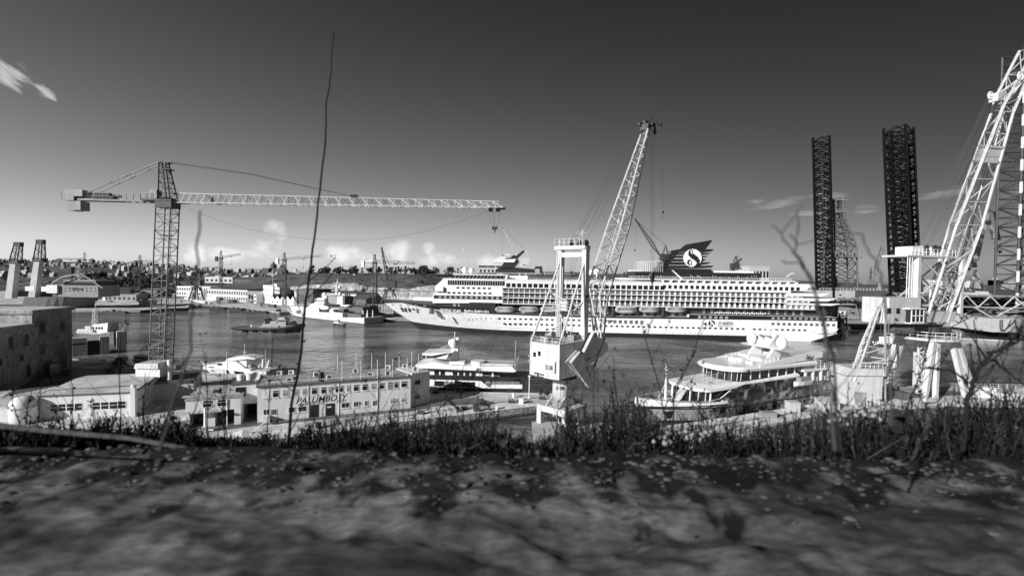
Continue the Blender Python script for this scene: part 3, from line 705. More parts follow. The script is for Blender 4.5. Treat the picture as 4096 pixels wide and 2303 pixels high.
lbs = [(2020, 'first lifeboat behind the black name band, nearest the bow'), (2115, 'second lifeboat from the bow, under the balconies'), (2201, 'lifeboat partly behind the left leg of the harbour crane'),
       (2394, 'lifeboat half hidden behind the lattice boom of the harbour crane'), (2597, 'lifeboat just aft of the big tender, white with pale cover'), (2702, 'sternmost lifeboat, at the end of the dark boat recess')]
LB = None
for x, lab in lbs:
    p = CQ(x, 1238, .6); w = CFR.w(p)
    if LB is None:
        LB = lifeboat(); LB['label'] = lab; LB.matrix_world = Matrix.Translation(w) @ Matrix.Rotation(CFR.rz, 4, 'Z')
        _rootM[LB] = LB.matrix_world.copy()
    else: dup(LB, w, CFR.rz, lab)
tb = lifeboat(True); tb['label'] = 'taller passenger tender with a row of windows among the lifeboats'; tb.matrix_world = Matrix.Translation(CFR.w(CQ(2504, 1240, .3))) @ Matrix.Rotation(CFR.rz, 4, 'Z') @ Matrix.Scale(1.08, 4)
# ------------------------------------------------------------ big tower crane on the left
def curve(a, b, c, n=14):
    """quadratic through three points"""
    a, b, c = V(a), V(b), V(c); m = b*2-(a+c)/2
    return [a*(1-t)**2+m*2*t*(1-t)+c*t*t for t in (i/n for i in range(n+1))]
def big_tower_crane():
    fr = Fr(P(672, 800, 118), P(2020, 829, 123)); q = lambda x, y, ly=0.: fr.pt(x, y, ly)
    foot = G(645, 1600, 2); foot = fr.w(q(641, 1610)); 
    T = thing('tower_crane', 'tallest tower crane with long white jib reaching right over the harbour', 'tower crane', (foot.x, foot.y, 2), fr.rz, None)
    h = 1.72; b0 = q(641, 1615); t0 = q(671, 822)
    mb = MB(fr)
    ch = [[(b0.x+sx*h, sy*h, 2), (t0.x+sx*h, sy*h, t0.z)] for sx, sy in ((-1,-1),(1,-1),(1,1),(-1,1))]
    mb.truss(ch, 22, .17, .075); mb.build('mast', LSTEEL, T)
    mb = MB(fr); mb.ladder((b0.x+.5, .4, 2), (t0.x+.5, .4, t0.z), .6, .06, .8); mb.build('mast_ladder', STEEL, T)
    for y in (942, 1096, 1258, 1410):
        mb = MB(fr); c = b0.lerp(t0, (1615-y)/793); mb.box(c.x-.9, c.x+.9, -1.3, 1.3, c.z, c.z+.18); mb.build('rest_platform', BLACK, T)
    mb = MB(fr); c = q(672, 815); mb.box(c.x-1.9, c.x+1.9, -1.9, 1.9, c.z-1.1, c.z+.4); mb.lathe([(1.6, c.z+.3), (1.9, c.z+1.3)], (c.x, 0, 0), 14); e = q(655, 800); mb.box(q(583, 798).x, q(705, 798).x, -1.9, 1.6, e.z-.4, e.z); mb.build('slewing_platform', BLACK, T)
    mb = MB(fr); mb.rail([(q(583, 798).x, -1.9, e.z), (q(628, 798).x, -1.9, e.z)], 1.3, .05, 1); c = q(632, 790); mb.box(c.x-.8, c.x+.8, -1.7, .2, c.z-.5, c.z+1.7); mb.build('operator_cab', MGREY, T)
    # tower head
    mb = MB(fr); l0, l1, r0, r1 = q(650, 790), q(642, 645), q(695, 795), q(668, 650)
    ch = [[(l0.x, -1.5, l0.z), (l1.x, -.6, l1.z)], [(r0.x, -1.5, r0.z), (r1.x, -.6, r1.z)], [(r0.x, 1.5, r0.z), (r1.x, .6, r1.z)], [(l0.x, 1.5, l0.z), (l1.x, .6, l1.z)]]
    mb.truss(ch, 7, .17, .07); a = q(686, 652); mb.prism([(l1.x, -.7, l1.z), (r1.x, -.7, r1.z+.1), (a.x, -.7, a.z), (r1.x, -.7, r1.z-.4)], (0, 1.4, 0)); a = q(690, 680); c = q(655, 672); mb.box(c.x, a.x, -1, 1, a.z-.1, a.z+.1); mb.build('tower_head', STEEL, T)
    # jib
    mb = MB(fr); a0, a1, b0_, b1_ = q(712, 773), q(1995, 806), q(702, 812), q(2012, 832)
    ch = [[(a0.x, 0, a0.z), (a1.x, 0, a1.z)], [(b0_.x, -1.1, b0_.z), (b1_.x, -1.1, b1_.z)], [(b0_.x, 1.1, b0_.z), (b1_.x, 1.1, b1_.z)]]
    mb.truss(ch, 48, .14, .06); mb.build('jib', CRANEW, T)
    mb = MB(fr); c = q(845, 806); mb.box(c.x-.3, c.x+.5, -.4, .4, c.z, c.z+1.2); c = q(1415, 787); mb.box(c.x-.8, c.x+.9, -.4, .4, c.z-.1, c.z+.5); mb.build('jib_winch', BLACK, T)
    # counter jib
    mb = MB(fr); a, c = q(262, 795), q(655, 803); mb.box(a.x, c.x, -1.2, -.9, a.z-.45, a.z); mb.box(a.x, c.x, .9, 1.2, a.z-.45, a.z)
    for i in range(14): s = a.x+(c.x-a.x)*i/13; mb.box(s-.1, s+.1, -.9, .9, a.z-.35, a.z-.1)
    mb.rail([(a.x, -1.15, a.z), (c.x-3, -1.15, a.z)], 1.5, .045, 1.6); mb.rail([(a.x, 1.15, a.z), (c.x-3, 1.15, a.z)], 1.5, .045, 1.6); mb.build('counter_jib', LSTEEL, T)
    mb = MB(fr); u, v = q(284, 785), q(348, 845)
    mb.box(u.x, u.x+1.9, -1.6, 1.5, q(300, 805).z, q(300, 762).z); mb.build('counterweight', mat('mid_concrete', .33, .9, .15, .3), T)
    mb = MB(fr); mb.box(u.x+1.92, v.x+.2, -1.6, 1.5, q(300, 788).z, q(300, 762).z); mb.box(u.x+.2, u.x+1.9, -1.4, 1.4, v.z, q(300, 806).z); mb.box(u.x+1.92, v.x-.4, -1.4, 1.4, v.z+.1, q(300, 806).z); mb.build('counterweight', mat('mid_concrete'  , .33), T)
    mb = MB(fr); c = q(418, 781); mb.bar((c.x-2, -.2, c.z), (c.x+1.6, -.2, c.z), .55, 10); mb.box(c.x-2.6, c.x+2.6, -.8, .8, q(418, 794).z, c.z-.4); c = q(448, 784); mb.bar((c.x, .3, c.z), (c.x+2, .3, c.z), .3, 8); mb.build('hoist_winch', STEEL, T)
    for p0, p1, ly in (((354, 768), (640, 645), -.7), ((400, 768), (640, 658), .7)):
        mb = MB(fr); a, c = q(*p0, ly), q(*p1, ly); mb.bar(a, c, .16, 4)
        for t in (.3, .5, .56, .8): d = a.lerp(c, t); mb.bar(d-V((.4, 0, -.0)), d+V((.4, 0, .17)), .26, 4)
        mb.build('tie_bar', LSTEEL, T)
    for ly, yy in ((-.3, 649), (.3, 652)):
        mb = MB(fr); mb.tube([q(684, yy, ly), q(1000, yy+46, ly), q(1420, 788, ly)], .05, 4); mb.build('pendant_cable', ROPE, T)
    mb = MB(fr); mb.tube([q(706, 812), q(800, 853), q(900, 890), q(1000, 918), q(1100, 938), q(1220, 954), q(1340, 961), q(1450, 961), q(1560, 951), q(1700, 926), q(1830, 889), q(1954, 842)], .028, 3); mb.build('slack_cable', ROPE, T)
    mb = MB(fr)
    for x in (1963, 1992): c = q(x, 835); mb.box(c.x-.5, c.x+.6, -1.3, 1.3, c.z-.15, c.z+.15); mb.wheel((c.x-.35, -1, c.z-.25), (0, 1, 0), .3, .2, 10); mb.wheel((c.x+.35, -1, c.z-.25), (0, 1, 0), .3, .2, 10); mb.box(c.x-.5, c.x+.5, -.8, .8, c.z-.7, c.z-.3)
    c = q(2008, 833); mb.box(c.x-.8, c.x+.9, -.9, .9, c.z-.3, c.z+.1); mb.build('trolley', BLACK, T)
    mb = MB(fr)
    for x0, x1 in ((1955, 1968), (1973, 1974), (1981, 1978), (2002, 1990)): mb.bar(q(x0, 843), q(x1, 908), .03, 3)
    mb.build('hoist_cable', ROPE, T)
    mb = MB(fr); a = q(1979, 910); mb.box(a.x-.65, a.x-.1, -.35, .35, a.z-.5, a.z+.2); mb.box(a.x+.05, a.x+.7, -.35, .35, a.z-.4, a.z+.2); mb.prism([(a.x-.3, -.2, a.z-.5), (a.x+.4, -.2, a.z-.4), (a.x+.05, -.2, a.z-1.)], (0, .4, 0)); mb.ring((a.x+.05, 0, a.z-1.15), (0, 1, 0), .18, .06, 8, 4); mb.build('hook_block', BLACK, T)
big_tower_crane()
# ------------------------------------------------------------ harbour crane 2138 in the middle
def crane_2138():
    fr = Fr(V((6.5, 92.2, 0)), V((13.3, 99.3, 0))); q = lambda x, y, ly=0.: fr.pt(x, y, ly)
    T = thing('harbour_crane', 'white slewing harbour crane with boxy machine house and upright gantry on round column', 'crane', fr.w((6, 0, 1.6)), fr.rz)
    w = 3.75; cx = 5.6
    # base, column
    mb = MB(fr); mb.lathe([(1.78, 5.5), (1.78, 11.2), (1.72, 11.3)], (cx, 0, 0), 28); mb.build('column', CRANEW, T, True)
    mb = MB(fr); mb.lathe([(3.1, 11.0), (3.1, 11.25), (1.7, 11.25)], (cx, 0, 0), 28); mb.rail([(cx+3*math.cos(a), 3*math.sin(a), 11.2) for a in [i*math.pi/8 for i in range(17)]], 1, .03, 1.2); mb.lathe([(1.9, 11.25), (1.9, 12.2)], (cx, 0, 0), 20); mb.build('slewing_ring', STEEL, T)
    mb = MB(fr)
    for sx in (-1, 1):
        for sy in (-1, 1): mb.prism([(cx+sx*3.2, sy*3.2-.55, 1.6), (cx+sx*3.2, sy*3.2+.55, 1.6), (cx+sx*3.2, sy*3.2+.55, 5), (cx+sx*3.2, sy*3.2-.55, 5)], (-sx*1.1, 0, 0))
    mb.box(cx-3.2, cx+3.2, -3.7, 3.7, 4.2, 5.4); mb.prism([(cx-3, -1.7, 5.4), (cx+3, -1.7, 5.4), (cx, -1.7, 8)], (0, .3, 0)); mb.prism([(cx-3, 1.4, 5.4), (cx+3, 1.4, 5.4), (cx, 1.4, 8)], (0, .3, 0)); mb.build('portal_base', CRANEW, T)
    mb = MB(fr)
    for sx in (-1, 1):
        for sy in (-1, 1): mb.wheel((cx+sx*2.7, sy*3.2, 1.9), (0, 1, 0), .35, .5, 12)
    each(mb, 'rail_wheel', STEEL, T)
    p = V((cx-1.0, -1.5, 8.3)); M = fr.M @ Matrix.Translation(V((cx, 0, 0))) @ Matrix.Rotation(R(-58), 4, 'Z') @ Matrix.Translation(V((-.95, -1.86, 8.9))) @ Matrix.Rotation(R(90), 4, 'X')
    text('2138', 'column_number', BLACK, T, M, .95, 0, .02, .02, .85)
    mb = MB(fr); mb.ladder((cx-1.9, -.6, 2), (cx-1.9, -.6, 11), .6, .04, .5, (0, 1, 0)); mb.rail([(cx-2.6, -1.5, 6), (cx-2.6, 1.5, 6)], 1.1, .04, 1); mb.build('column_ladder', CRANEW, T)
    # house
    zt = q(2229, 1382, -w).z; zb_ = q(2229, 1522, -w).z; D = q(2349, 1362, -w).x
    mb = MB(fr); pl = [(-.2, -w+.7), (0, -w), (D, -w), (D, w), (0, w), (-.55, w*.4), (-.5, -w+1.7)]
    mb.prism([(x, y, zb_+(.25 if x > 5 else 0)) for x, y in pl], (0, 0, zt-zb_)); mb.build('machine_house', CRANEW, T)
    def left(ly0, z0, wid, hei, m, name, body=None):
        mb = MB(fr); mb.box(-.62, -.4, ly0-wid/2, ly0+wid/2, z0, z0+hei); return mb.build(name, m, T)
    lz = lambda y: fr.pt(2180, y, 0).z
    mb = MB(fr); mb.box(-.6, -.3, -.15, 2.75, q(2165, 1480, 1).z, q(2165, 1393, 1).z); mb.build('door', WHITE, T)
    for ly in (.75, 1.95):
        mb = MB(fr); z = q(2170, 1421, ly).z; mb.box(-.68, -.5, ly-.36, ly+.36, z, z+.95); mb.build('door_window', GLASS, T)
    Ml = lambda ly, z: fr.M @ Matrix.Translation(V((-.64, ly, z))) @ Matrix.Rotation(R(-90), 4, 'Z') @ Matrix.Rotation(R(90), 4, 'X')
    z = q(2205, 1474, -1.5).z
    mb = MB(fr); mb.box(-.6, -.3, -3.1, -.6, z-.5, z+1.6); mb.build('number_panel', CRANEW, T)
    text('2138', 'house_number', BLACK, T, Ml(-.8, z), 1.15, 0, .02, .03, .8)
    z = q(2160, 1500, 1.6).z; mb = MB(fr); mb.box(-.66, -.4, .9, 1.9, z-.1, z+.75); mb.build('maker_plate', BLACK, T)
    text('ct', 'maker_mark', WHITE, T, fr.M @ Matrix.Translation(V((-.7, 1.8, z+.1))) @ Matrix.Rotation(R(-90), 4, 'Z') @ Matrix.Rotation(R(90), 4, 'X'), .8, 0, .01, .02)
    text('Ceretti', 'maker_name', BLACK, T, Ml(.8, z+.42), .55, 0, .02, .01, .8); text('Tanfani', 'maker_name', BLACK, T, Ml(.8, z-.12), .55, 0, .02, .01, .8)
    text('MALTA', 'yard_name', LGREY, T, Ml(3.6, z+3.6), .5, 0, .01, .0, .8); text('DRYDOCKS', 'yard_name', LGREY, T, Ml(3.6, z+2.6), .5, 0, .01, .0, .7)
    mb = MB(fr); mb.rail([(D, -w+.1, zt), (.1, -w+.1, zt), (-.4, w*.4, zt), (.1, w-.1, zt), (D, w-.1, zt)], 1.1, .045, 1.4); mb.build('roof_railing', WHITE, T)
    mb = MB(fr); mb.box(5.6, 7.8, -2.9, -1.3, zt, zt+1.25); mb.box(1.2, 3.4, .2, 2.2, zt, zt+1.0); mb.box(1.4, 2.6, -2.2, -1.2, zt, zt+.5); mb.box(3.8, 5, 1.4, 3, zt, zt+1.4); each(mb, 'roof_unit', MGREY, T)
    mb = MB(fr)
    for x, y in ((2212, 1318), (2188, 1320)): p = q(x, y, 0); mb.bar((p.x, 0, zt), p, .04, 3); mb.box(p.x-.2, p.x+.3, -.2, .2, p.z, p.z+.25)
    mb.build('floodlight', STEEL, T)
    # gantry
    gx = q(2338, 1200, -w+.7).x; gt = q(2340, 985, -w).z; half = w-.6
    for sgn, ww in ((-1, .62), (1, .58)):
        mb = MB(fr); mb.box(gx-ww, gx+ww, sgn*half-.5, sgn*half+.5, zt-.1, gt-(.3 if sgn > 0 else 0)); mb.build('gantry_leg', CRANEW, T)
    mb = MB(fr); mb.box(gx-.45, gx+.45, -half+.5, half-.5, gt-2.1, gt-1.1); mb.box(gx-.9, gx+1.0, -half-.4, half+1.2, gt-.5, gt+.25); mb.build('gantry_beam', CRANEW, T)
    mb = MB(fr); mb.rail([(gx-.9, -half+1, gt+.25), (gx-.9, half+1.2, gt+.25), (gx+1, half+1.2, gt+.25)], 1.5, .05, 1.2); mb.bar((gx-.5, -half+.6, gt), (gx-.5, -half+.6, gt+3.6), .05, 4); mb.build('gantry_railing', WHITE, T)
    mb = MB(fr)
    for ly in (-half+.4, -1, 1): mb.wheel((gx+.6, ly, gt+.7), (0, 1, 0), .75, .35, 16)
    each(mb, 'cable_sheave', DGREY, T)
    mb = MB(fr); mb.ladder((gx-.8, half+.2, zt), (gx-.8, half+.2, gt), .6, .05, .55, (0, 1, 0)); mb.ladder((gx-1.1, half-.9, zt), (gx-1.1, half-.9, gt-4), .7, .05, .55, (0, 1, 0)); mb.build('gantry_ladder', WHITE, T)
    for sgn in (-1, 1):
        mb = MB(fr); z1 = q(2326 if sgn < 0 else 2228, 1050, sgn*half).z; mb.bar((.15, sgn*(w-.2), zt), (gx-.5, sgn*half, z1), .21, 10); mb.build('back_stay', CRANEW, T)
    mb = MB(fr); a = q(2204, 1171, w*.9); c = q(2272, 1208, -.5); mb.bar((a.x, w*.9, a.z), (gx, -half+.6, a.z-3.2), .18, 8); mb.bar((3.2, -w+.6, zt+2), (gx-.6, half, zt+6), .12, 6); mb.bar((3, w-.8, zt), (gx-.6, -half, zt+8), .14, 6); mb.build('cross_brace', CRANEW, T)
    mb = MB(fr); c = q(2367, 1190, -w); mb.box(gx-.63, gx+.63, -half-.56, -half-.5, q(2338, 1206, -half).z, q(2338, 1180, -half).z); mb.build('sign_plate', BLACK, T)
    text('ct', 'sign_mark', WHITE, T, wallM(fr, gx-.5, q(2338, 1203, -half).z, -half-.57), 1.35, 0, .01, .03)
    mb = MB(fr); z5 = zt+6.2; mb.box(gx-3.6, gx-.6, -half+.8, half-.8, z5-.12, z5); mb.rail([(gx-.7, -half+.8, z5), (gx-3.6, -half+.8, z5), (gx-3.6, half-.8, z5)], 1.3, .05, 1.2); mb.ladder((gx-3, -half+1, zt), (gx-3, -half+1, z5), .6, .05, .5); mb.box(gx-3, gx-1.4, -1, 1, z5, z5+1.7); mb.build('mid_platform', LGREY, T)
    # boom foot and counterweight
    f0 = q(2407, 1397, -2.2); f1 = q(2373, 1321, 2.2); fx = (f0.x+f1.x)/2; fz = f0.z
    mb = MB(fr)
    for ly in (-2.3, 2.0): mb.prism([(D-.4, ly, zb_+1.5), (D+1.2, ly, zb_+.8), (fx+.6, ly, fz-.6), (fx+.8, ly, fz+.8), (fx-1.6, ly, fz+2.4), (D-.4, ly, zt+1.8)], (0, .35, 0))
    mb.box(D, fx-.8, -1.9, 2, zb_+2.2, zb_+2.6); mb.build('boom_bracket', CRANEW, T)
    L1 = [q(2563, 539, 1.1), q(2431, 900, 2.1), q(2354, 1137, 2.1), q(2373, 1321, 2.1)]
    L2 = [q(2572, 531, 1.1), q(2470, 900, 2.1), q(2393, 1159, 2.1), q(2376, 1323, 2.1)]
    R1 = [q(2592, 515, -1.1), q(2485, 900, -2.1), q(2400, 1175, -2.1), q(2405, 1397, -2.1)]
    R2 = [q(2600, 513, -1.1), q(2520, 900, -2.1), q(2431, 1193, -2.1), q(2409, 1397, -2.1)]
    mb = MB(fr); mb.truss([L1, L2, R2, R1], [10, 7, 2], .20, .085); mb.build('boom', CRANEW, T)
    mb = MB(fr); a, c = (L2[0]+R1[0])/2, (L2[1]+R1[1])/2; mb.ladder(a, c, .6, .05, .7, (0, 1, 0)); d = (L2[2]+R1[2])/2; mb.ladder(c, d, .6, .05, .7, (0, 1, 0)); mb.build('boom_ladder', LGREY, T)
    mb = MB(fr)
    a, c = L2[2], R2[2]; mb.bar(L1[2], R1[3], .16, 6); mb.bar(R2[2]+V((0, 0, -4)), L2[2]+V((0, 0, -3)), .5, 4); mb.build('boom_tie_plate', CRANEW, T)
    # head gear
    hc = (L1[0]+L2[0]+R1[0]+R2[0])/4; mb = MB(fr)
    for x, y, ly, r in ((2561, 498, .9, .55), (2580, 488, .2, .6), (2584, 492, -.3, .6), (2611, 499, -1, .55), (2642, 498, -.5, .42)):
        p = q(x, y, ly); mb.wheel(p, (0, 1, 0), r, .5, 14)
    each(mb, 'head_sheave', STEEL, T)
    mb = MB(fr); t = q(2600, 467, 0); tipp = q(2645, 498, -.5)
    for c in (L1[0], L2[0], R1[0], R2[0]): mb.bar(c, t, .1, 5); mb.bar(c, c+V((.1, 0, 1.6)), .13, 5)
    mb.bar(t, tipp, .06, 4); mb.bar(q(2605, 497, -.5), tipp, .1, 4); p = q(2617, 515, -.6); mb.prism([(p.x-.6, -.8, p.z+1), (p.x+.2, -.8, p.z+1), (p.x+1, -.8, p.z-1.2), (p.x+.3, -.8, p.z-1.4)], (0, .5, 0)); mb.box(hc.x-.8, hc.x+.9, -1, 1, hc.z+.1, hc.z+1.6); mb.build('boom_head', STEEL, T)
    mb = MB(fr); hb = [(2599, 2604), (2606, 2608), (2609, 2612), (2619, 2617)]
    for a, c in hb: mb.bar(q(a, 505, -.6), q(c, 1085, -.6), .025, 3)
    mb.build('hoist_cable', ROPE, T)
    mb = MB(fr); p = q(2610, 1104, -.6); mb.prism([(p.x-.7, -.9, p.z+1), (p.x+.7, -.9, p.z+1), (p.x+.75, -.9, p.z-.3), (p.x, -.9, p.z-1.7), (p.x-.75, -.9, p.z-.3)], (0, .6, 0)); mb.ring((p.x, -.6, p.z-2.1), (0, 1, 0), .35, .1, 10, 5); mb.build('hook_block', BLACK, T)
    mb = MB(fr); mb.bar(q(2646, 500, -.5), q(2652, 838, -.5), .025, 3); mb.build('whip_cable', ROPE, T)
    mb = MB(fr); p = q(2652, 849, -.5); mb.sph(p, .26, 10, 6, 1.4); mb.bar(p-V((0, 0, .3)), p-V((0, 0, 1.4)), .03, 3); mb.ring(p-V((0, 0, 1.6)), (0, 1, 0), .16, .05, 8, 4); mb.build('ball_hook', STEEL, T)
    mb = MB(fr)
    for (x0, y0), (x1, y1), ly in (((2552, 500), (2262, 960), 1.6), ((2552, 505), (2290, 962), .9), ((2556, 508), (2296, 964), .6), ((2558, 508), (2301, 966), .3), ((2562, 512), (2331, 966), -1), ((2564, 512), (2336, 966), -1.3), ((2568, 560), (2355, 972), -2.4)):
        mb.bar(q(x0, y0, ly*.5), (gx+.6, ly, gt+.9), .028, 3)
    for k in range(4): mb.bar((gx+.3, -1.2+k*.5, gt), (gx-2.4, -.8+k*.4, z5+1), .025, 3)
    mb.build('luffing_cable', ROPE, T)
    # swinging counterweight beside the house
    c = [q(x, y, -w-1.0) for x, y in ((2258, 1447), (2303, 1400), (2326, 1404), (2394, 1509), (2366, 1547), (2355, 1548))]
    mb = MB(fr); mb.prism([tuple(p) for p in c], (0, -.25, 0)); c2 = [q(x, y, -w-2.4) for x, y in ((2285, 1452), (2322, 1406), (2394, 1509), (2357, 1550))]
    mb.loft([[tuple(q(x, y, -w-.4)) for x, y in ((2270, 1440), (2308, 1402), (2382, 1505), (2345, 1545))], [tuple(p) for p in c2]]); mb.build('counterweight', CRANEW, T)
    mb = MB(fr); a = q(2375, 1330, -w-.8); b_ = q(2330, 1420, -w-.8); mb.bar(a, b_, .5, 4); mb.bar(q(2420, 1350, -w), q(2372, 1480, -w-.5), .22, 6); mb.bar(q(2380, 1365, -w), q(2397, 1410, -w), .15, 5); mb.bar(q(2356, 1440, -w), q(2398, 1408, -w), .15, 5); mb.build('counterweight_arm', CRANEW, T)
crane_2138()
# ------------------------------------------------------------ right-hand harbour crane
def right_crane():
    fr = Fr(V((90, 117, 0)), V((90.95, 117.31, 0))); q = lambda x, y, ly=0.: fr.pt(x, y, ly)
    c0 = q(3708, 1345); cx = c0.x; zr = c0.z
    T = thing('harbour_crane', 'big white portal crane at the right edge, leaning boom leaving the picture', 'crane', fr.w((cx, 0, 2)), fr.rz)
    mb = MB(fr); mb.lathe([(6.4, zr-.7), (6.7, zr-.5), (6.7, zr), (1, zr+.05)], (cx, 0, 0), 32); mb.build('ring_platform', CRANEW, T)
    mb = MB(fr); mb.rail([(cx+6.5*math.cos(i*math.pi/12), 6.5*math.sin(i*math.pi/12), zr) for i in range(25)], 1.6, .07, 1.7); mb.build('ring_railing', WHITE, T)
    mb = MB(fr); mb.lathe([(2.6, zr-.2), (2.6, zr+2.6)], (cx, 0, 0), 20); mb.box(cx+1, cx+6, -2, 2, zr, zr+2.2); mb.build('slewing_ring', STEEL, T)
    gl = [(-1, -1), (1, -1), (1, 1), (-1, 1)]
    for i, (sx, sy) in enumerate(gl):
        mb = MB(fr)
        for o in (-.9, .9):
            a = V((cx+sx*3.6+o*.5, sy*3.9, zr-.6)); b = V((cx+sx*7.4+o*1.2, sy*5.6, 2.9)); mb.bar(a+V((o*.3, 0, 0)), b+V((o*.9, 0, 0)), .8, 4, .62)
        mb.box(cx+sx*7.4-1.9, cx+sx*7.4+1.9, sy*5.6-.6, sy*5.6+.6, 2.3, 3.2); mb.build('portal_leg', CRANEW, T)
    mb = MB(fr)
    for sx in (-1, 1):
        for sy in (-1, 1):
            for o in (-1.3, 1.3): mb.wheel((cx+sx*7.4+o, sy*5.6, 2.3), (0, 1, 0), .34, .5, 10)
    each(mb, 'rail_wheel', STEEL, T)
    mb = MB(fr); mb.truss([[(cx+x, y, 2.4), (cx+x, y, zr-.6)] for x, y in ((-1.2, -1.2), (1.2, -1.2), (1.2, 1.2), (-1.2, 1.2))], 4, .2, .12, xb=True); mb.build('lattice_tower', CRANEW, T)
    # machine house, cab
    hz0, hz1 = q(3600, 1292, -3).z, q(3600, 1190, -3).z; x0, x1 = q(3540, 1240, -3).x, q(3690, 1240, -3).x
    mb = MB(fr); mb.prism([(x0, -2.4, hz0), (x0+.9, -3.3, hz0), (x1-1.2, -3.3, hz0), (x1, -2.2, hz0), (x1, 3.2, hz0), (x0+.9, 3.2, hz0), (x0, 2.4, hz0)], (0, 0, hz1-hz0)); mb.box(x1, cx+5.5, -3, 3, hz0, hz0+2.6); mb.build('machine_house', CRANEW, T)
    mb = MB(fr)
    for x in (3556, 3592): p = q(x, 1243, -3.3); mb.box(p.x-.6, p.x+.6, -3.38, -3.2, p.z-.65, p.z+.65)
    each(mb, 'house_window', GLASS, T)
    mb = MB(fr); a, b = q(3638, 1288, -4.2), q(3688, 1236, -4.2); mb.box(a.x, b.x, -4.6, -2.4, a.z, b.z); cb = mb.build('operator_cab', GLASS, T)
    mb = MB(fr)
    for i in range(4): s = a.x+(b.x-a.x)*i/3; mb.box(s-.09, s+.09, -4.7, -4.5, a.z, b.z)
    for z in (a.z, (a.z+b.z)/2): mb.box(a.x-.1, b.x+.1, -4.72, -4.52, z-.12, z+.12)
    mb.box(a.x-1, b.x+.4, -4.9, -2.2, b.z, b.z+.25); mb.box(a.x-.3, b.x+.3, -4.7, -2.3, a.z-.35, a.z-.13); mb.build('cab_frame', WHITE, cb)
    # gantry
    gz = q(3660, 1028, -2).z; p = q(3662, 1100, -2); mb = MB(fr); mb.lathe([(1.25, hz0), (1.05, gz)], (p.x, -2, 0), 6); mb.build('gantry_column', CRANEW, T)
    p2 = q(3772, 1100, 2); mb = MB(fr); mb.box(p2.x-.5, p2.x+.5, -2.5, -1.7, hz0+2, gz); mb.box(p2.x-.5, p2.x+.5, 1.7, 2.5, hz0+2, gz)
    for ly in (-2.2, 2.1):
        zm = hz1
        mb.bar((p.x+1, ly, zm), (p2.x-.3, ly, gz), .22, 4); mb.bar((p.x+1, ly, gz), (p2.x-.3, ly, zm), .22, 4); mb.bar((p.x, ly, hz1-2), (p2.x, ly, hz1-2), .3, 4)
    mb.build('gantry_frame', CRANEW, T)
    a, b = q(3612, 1028, -2), q(3806, 1018, -2); mb = MB(fr); mb.box(a.x, b.x, -3, 3, gz, gz+.45); mb.build('gantry_platform', CRANEW, T)
    mb = MB(fr); mb.rail([(a.x, -2.9, gz+.45), (b.x, -2.9, gz+.45)], 1.6, .05, 1.3); mb.ladder((a.x+.8, -2.8, hz1), (a.x+.8, -2.8, gz), .8, .07, .6); mb.ladder((a.x+1.7, -2.8, hz1), (a.x+1.7, -2.8, gz), .8, .05, 1.2); mb.build('gantry_railing', WHITE, T)
    mb = MB(fr); s = q(3650, 1000, -2); e = q(3700, 985, -2); mb.prism([(s.x, -2, gz+.45), (e.x, -2, gz+.45), (e.x+.6, -2, gz+2.3), (e.x-1, -2, gz+2.9), (s.x, -2, gz+2.6)], (0, 4, 0)); mb.prism([(e.x+2.6, -2, gz+.45), (e.x+6, -2, gz+.45), (e.x+5.6, -2, gz+2.2), (e.x+3, -2, gz+2.6)], (0, 4, 0)); mb.build('winch_housing', WHITE, T)
    mb = MB(fr)
    for u, r in ((.2, .8), (3.4, .9), (5, .7)):
        mb.wheel((e.x+u, -2.2, gz+2.3), (0, 1, 0), r, .4, 16)
    each(mb, 'cable_sheave', STEEL, T)
    # boom
    A = [q(4078, 205, 2.6), q(3978, 399, 2.6), q(3970, 440, 2.6), q(3798, 900, 2.8), q(3704, 1228, 2.8)]
    B = [q(4086, 300, -2.6), q(4016, 420, -2.6), q(4006, 445, -2.6), q(3827, 900, -2.8), q(3712, 1262, -2.8)]
    Cc = [q(4150, 210, -2.6), q(4078, 392, -2.6), q(4053, 450, -2.6), q(3929, 900, -2.8), q(3785, 1290, -2.8)]
    D = [q(4140, 190, 2.6), q(4040, 380, 2.6), q(4020, 440, 2.6), q(3884, 900, 2.8), q(3779, 1266, 2.8)]
    mb = MB(fr); mb.truss([A, B, Cc, D], [2, 1, 5, 4], .36, .13); mb.build('boom', CRANEW, T)
    mb = MB(fr); t = .36
    for k, w_ in ((0, .8),):
        pA, pB, pC, pD = [c[2].lerp(c[3], .32) for c in (A, B, Cc, D)]; qA, qB, qC, qD = [c[2].lerp(c[3], .45) for c in (A, B, Cc, D)]
        mb.loft([[pA, pB, pC, pD], [qA, qB, qC, qD]], caps=False)
        for c in ([pA, pB, pC, pD], [qA, qB, qC, qD]):
            for i in range(4): mb.bar(c[i], c[(i+1) % 4], .4, 4)
    mb.build('boom_collar', CRANEW, T)
    mb = MB(fr); m0 = (A[2]+Cc[2])/2; m1 = (A[3]+Cc[3])/2; m2 = (A[4]+Cc[4])/2; mb.ladder(m0, m1, .8, .06, .8); mb.ladder(m1, m2, .8, .06, .8); mb.tube([m0+V((.8, 0, 0)), m1+V((.8, 0, 0)), m2+V((.8, 0, 0))], .1, 4); mb.build('boom_ladder', LGREY, T)
    mb = MB(fr); mb.prism([q(3992, 402, -1), q(4046, 398, -1), q(4076, 375, -1), q(3996, 368, -1)], (0, 2, 0)); mb.bar(q(4002, 372, 0), q(4076, 318, 0), .35, 6); mb.bar(q(4040, 390, 0), q(4100, 300, 0), .5, 6); mb.build('boom_head', CRANEW, T)
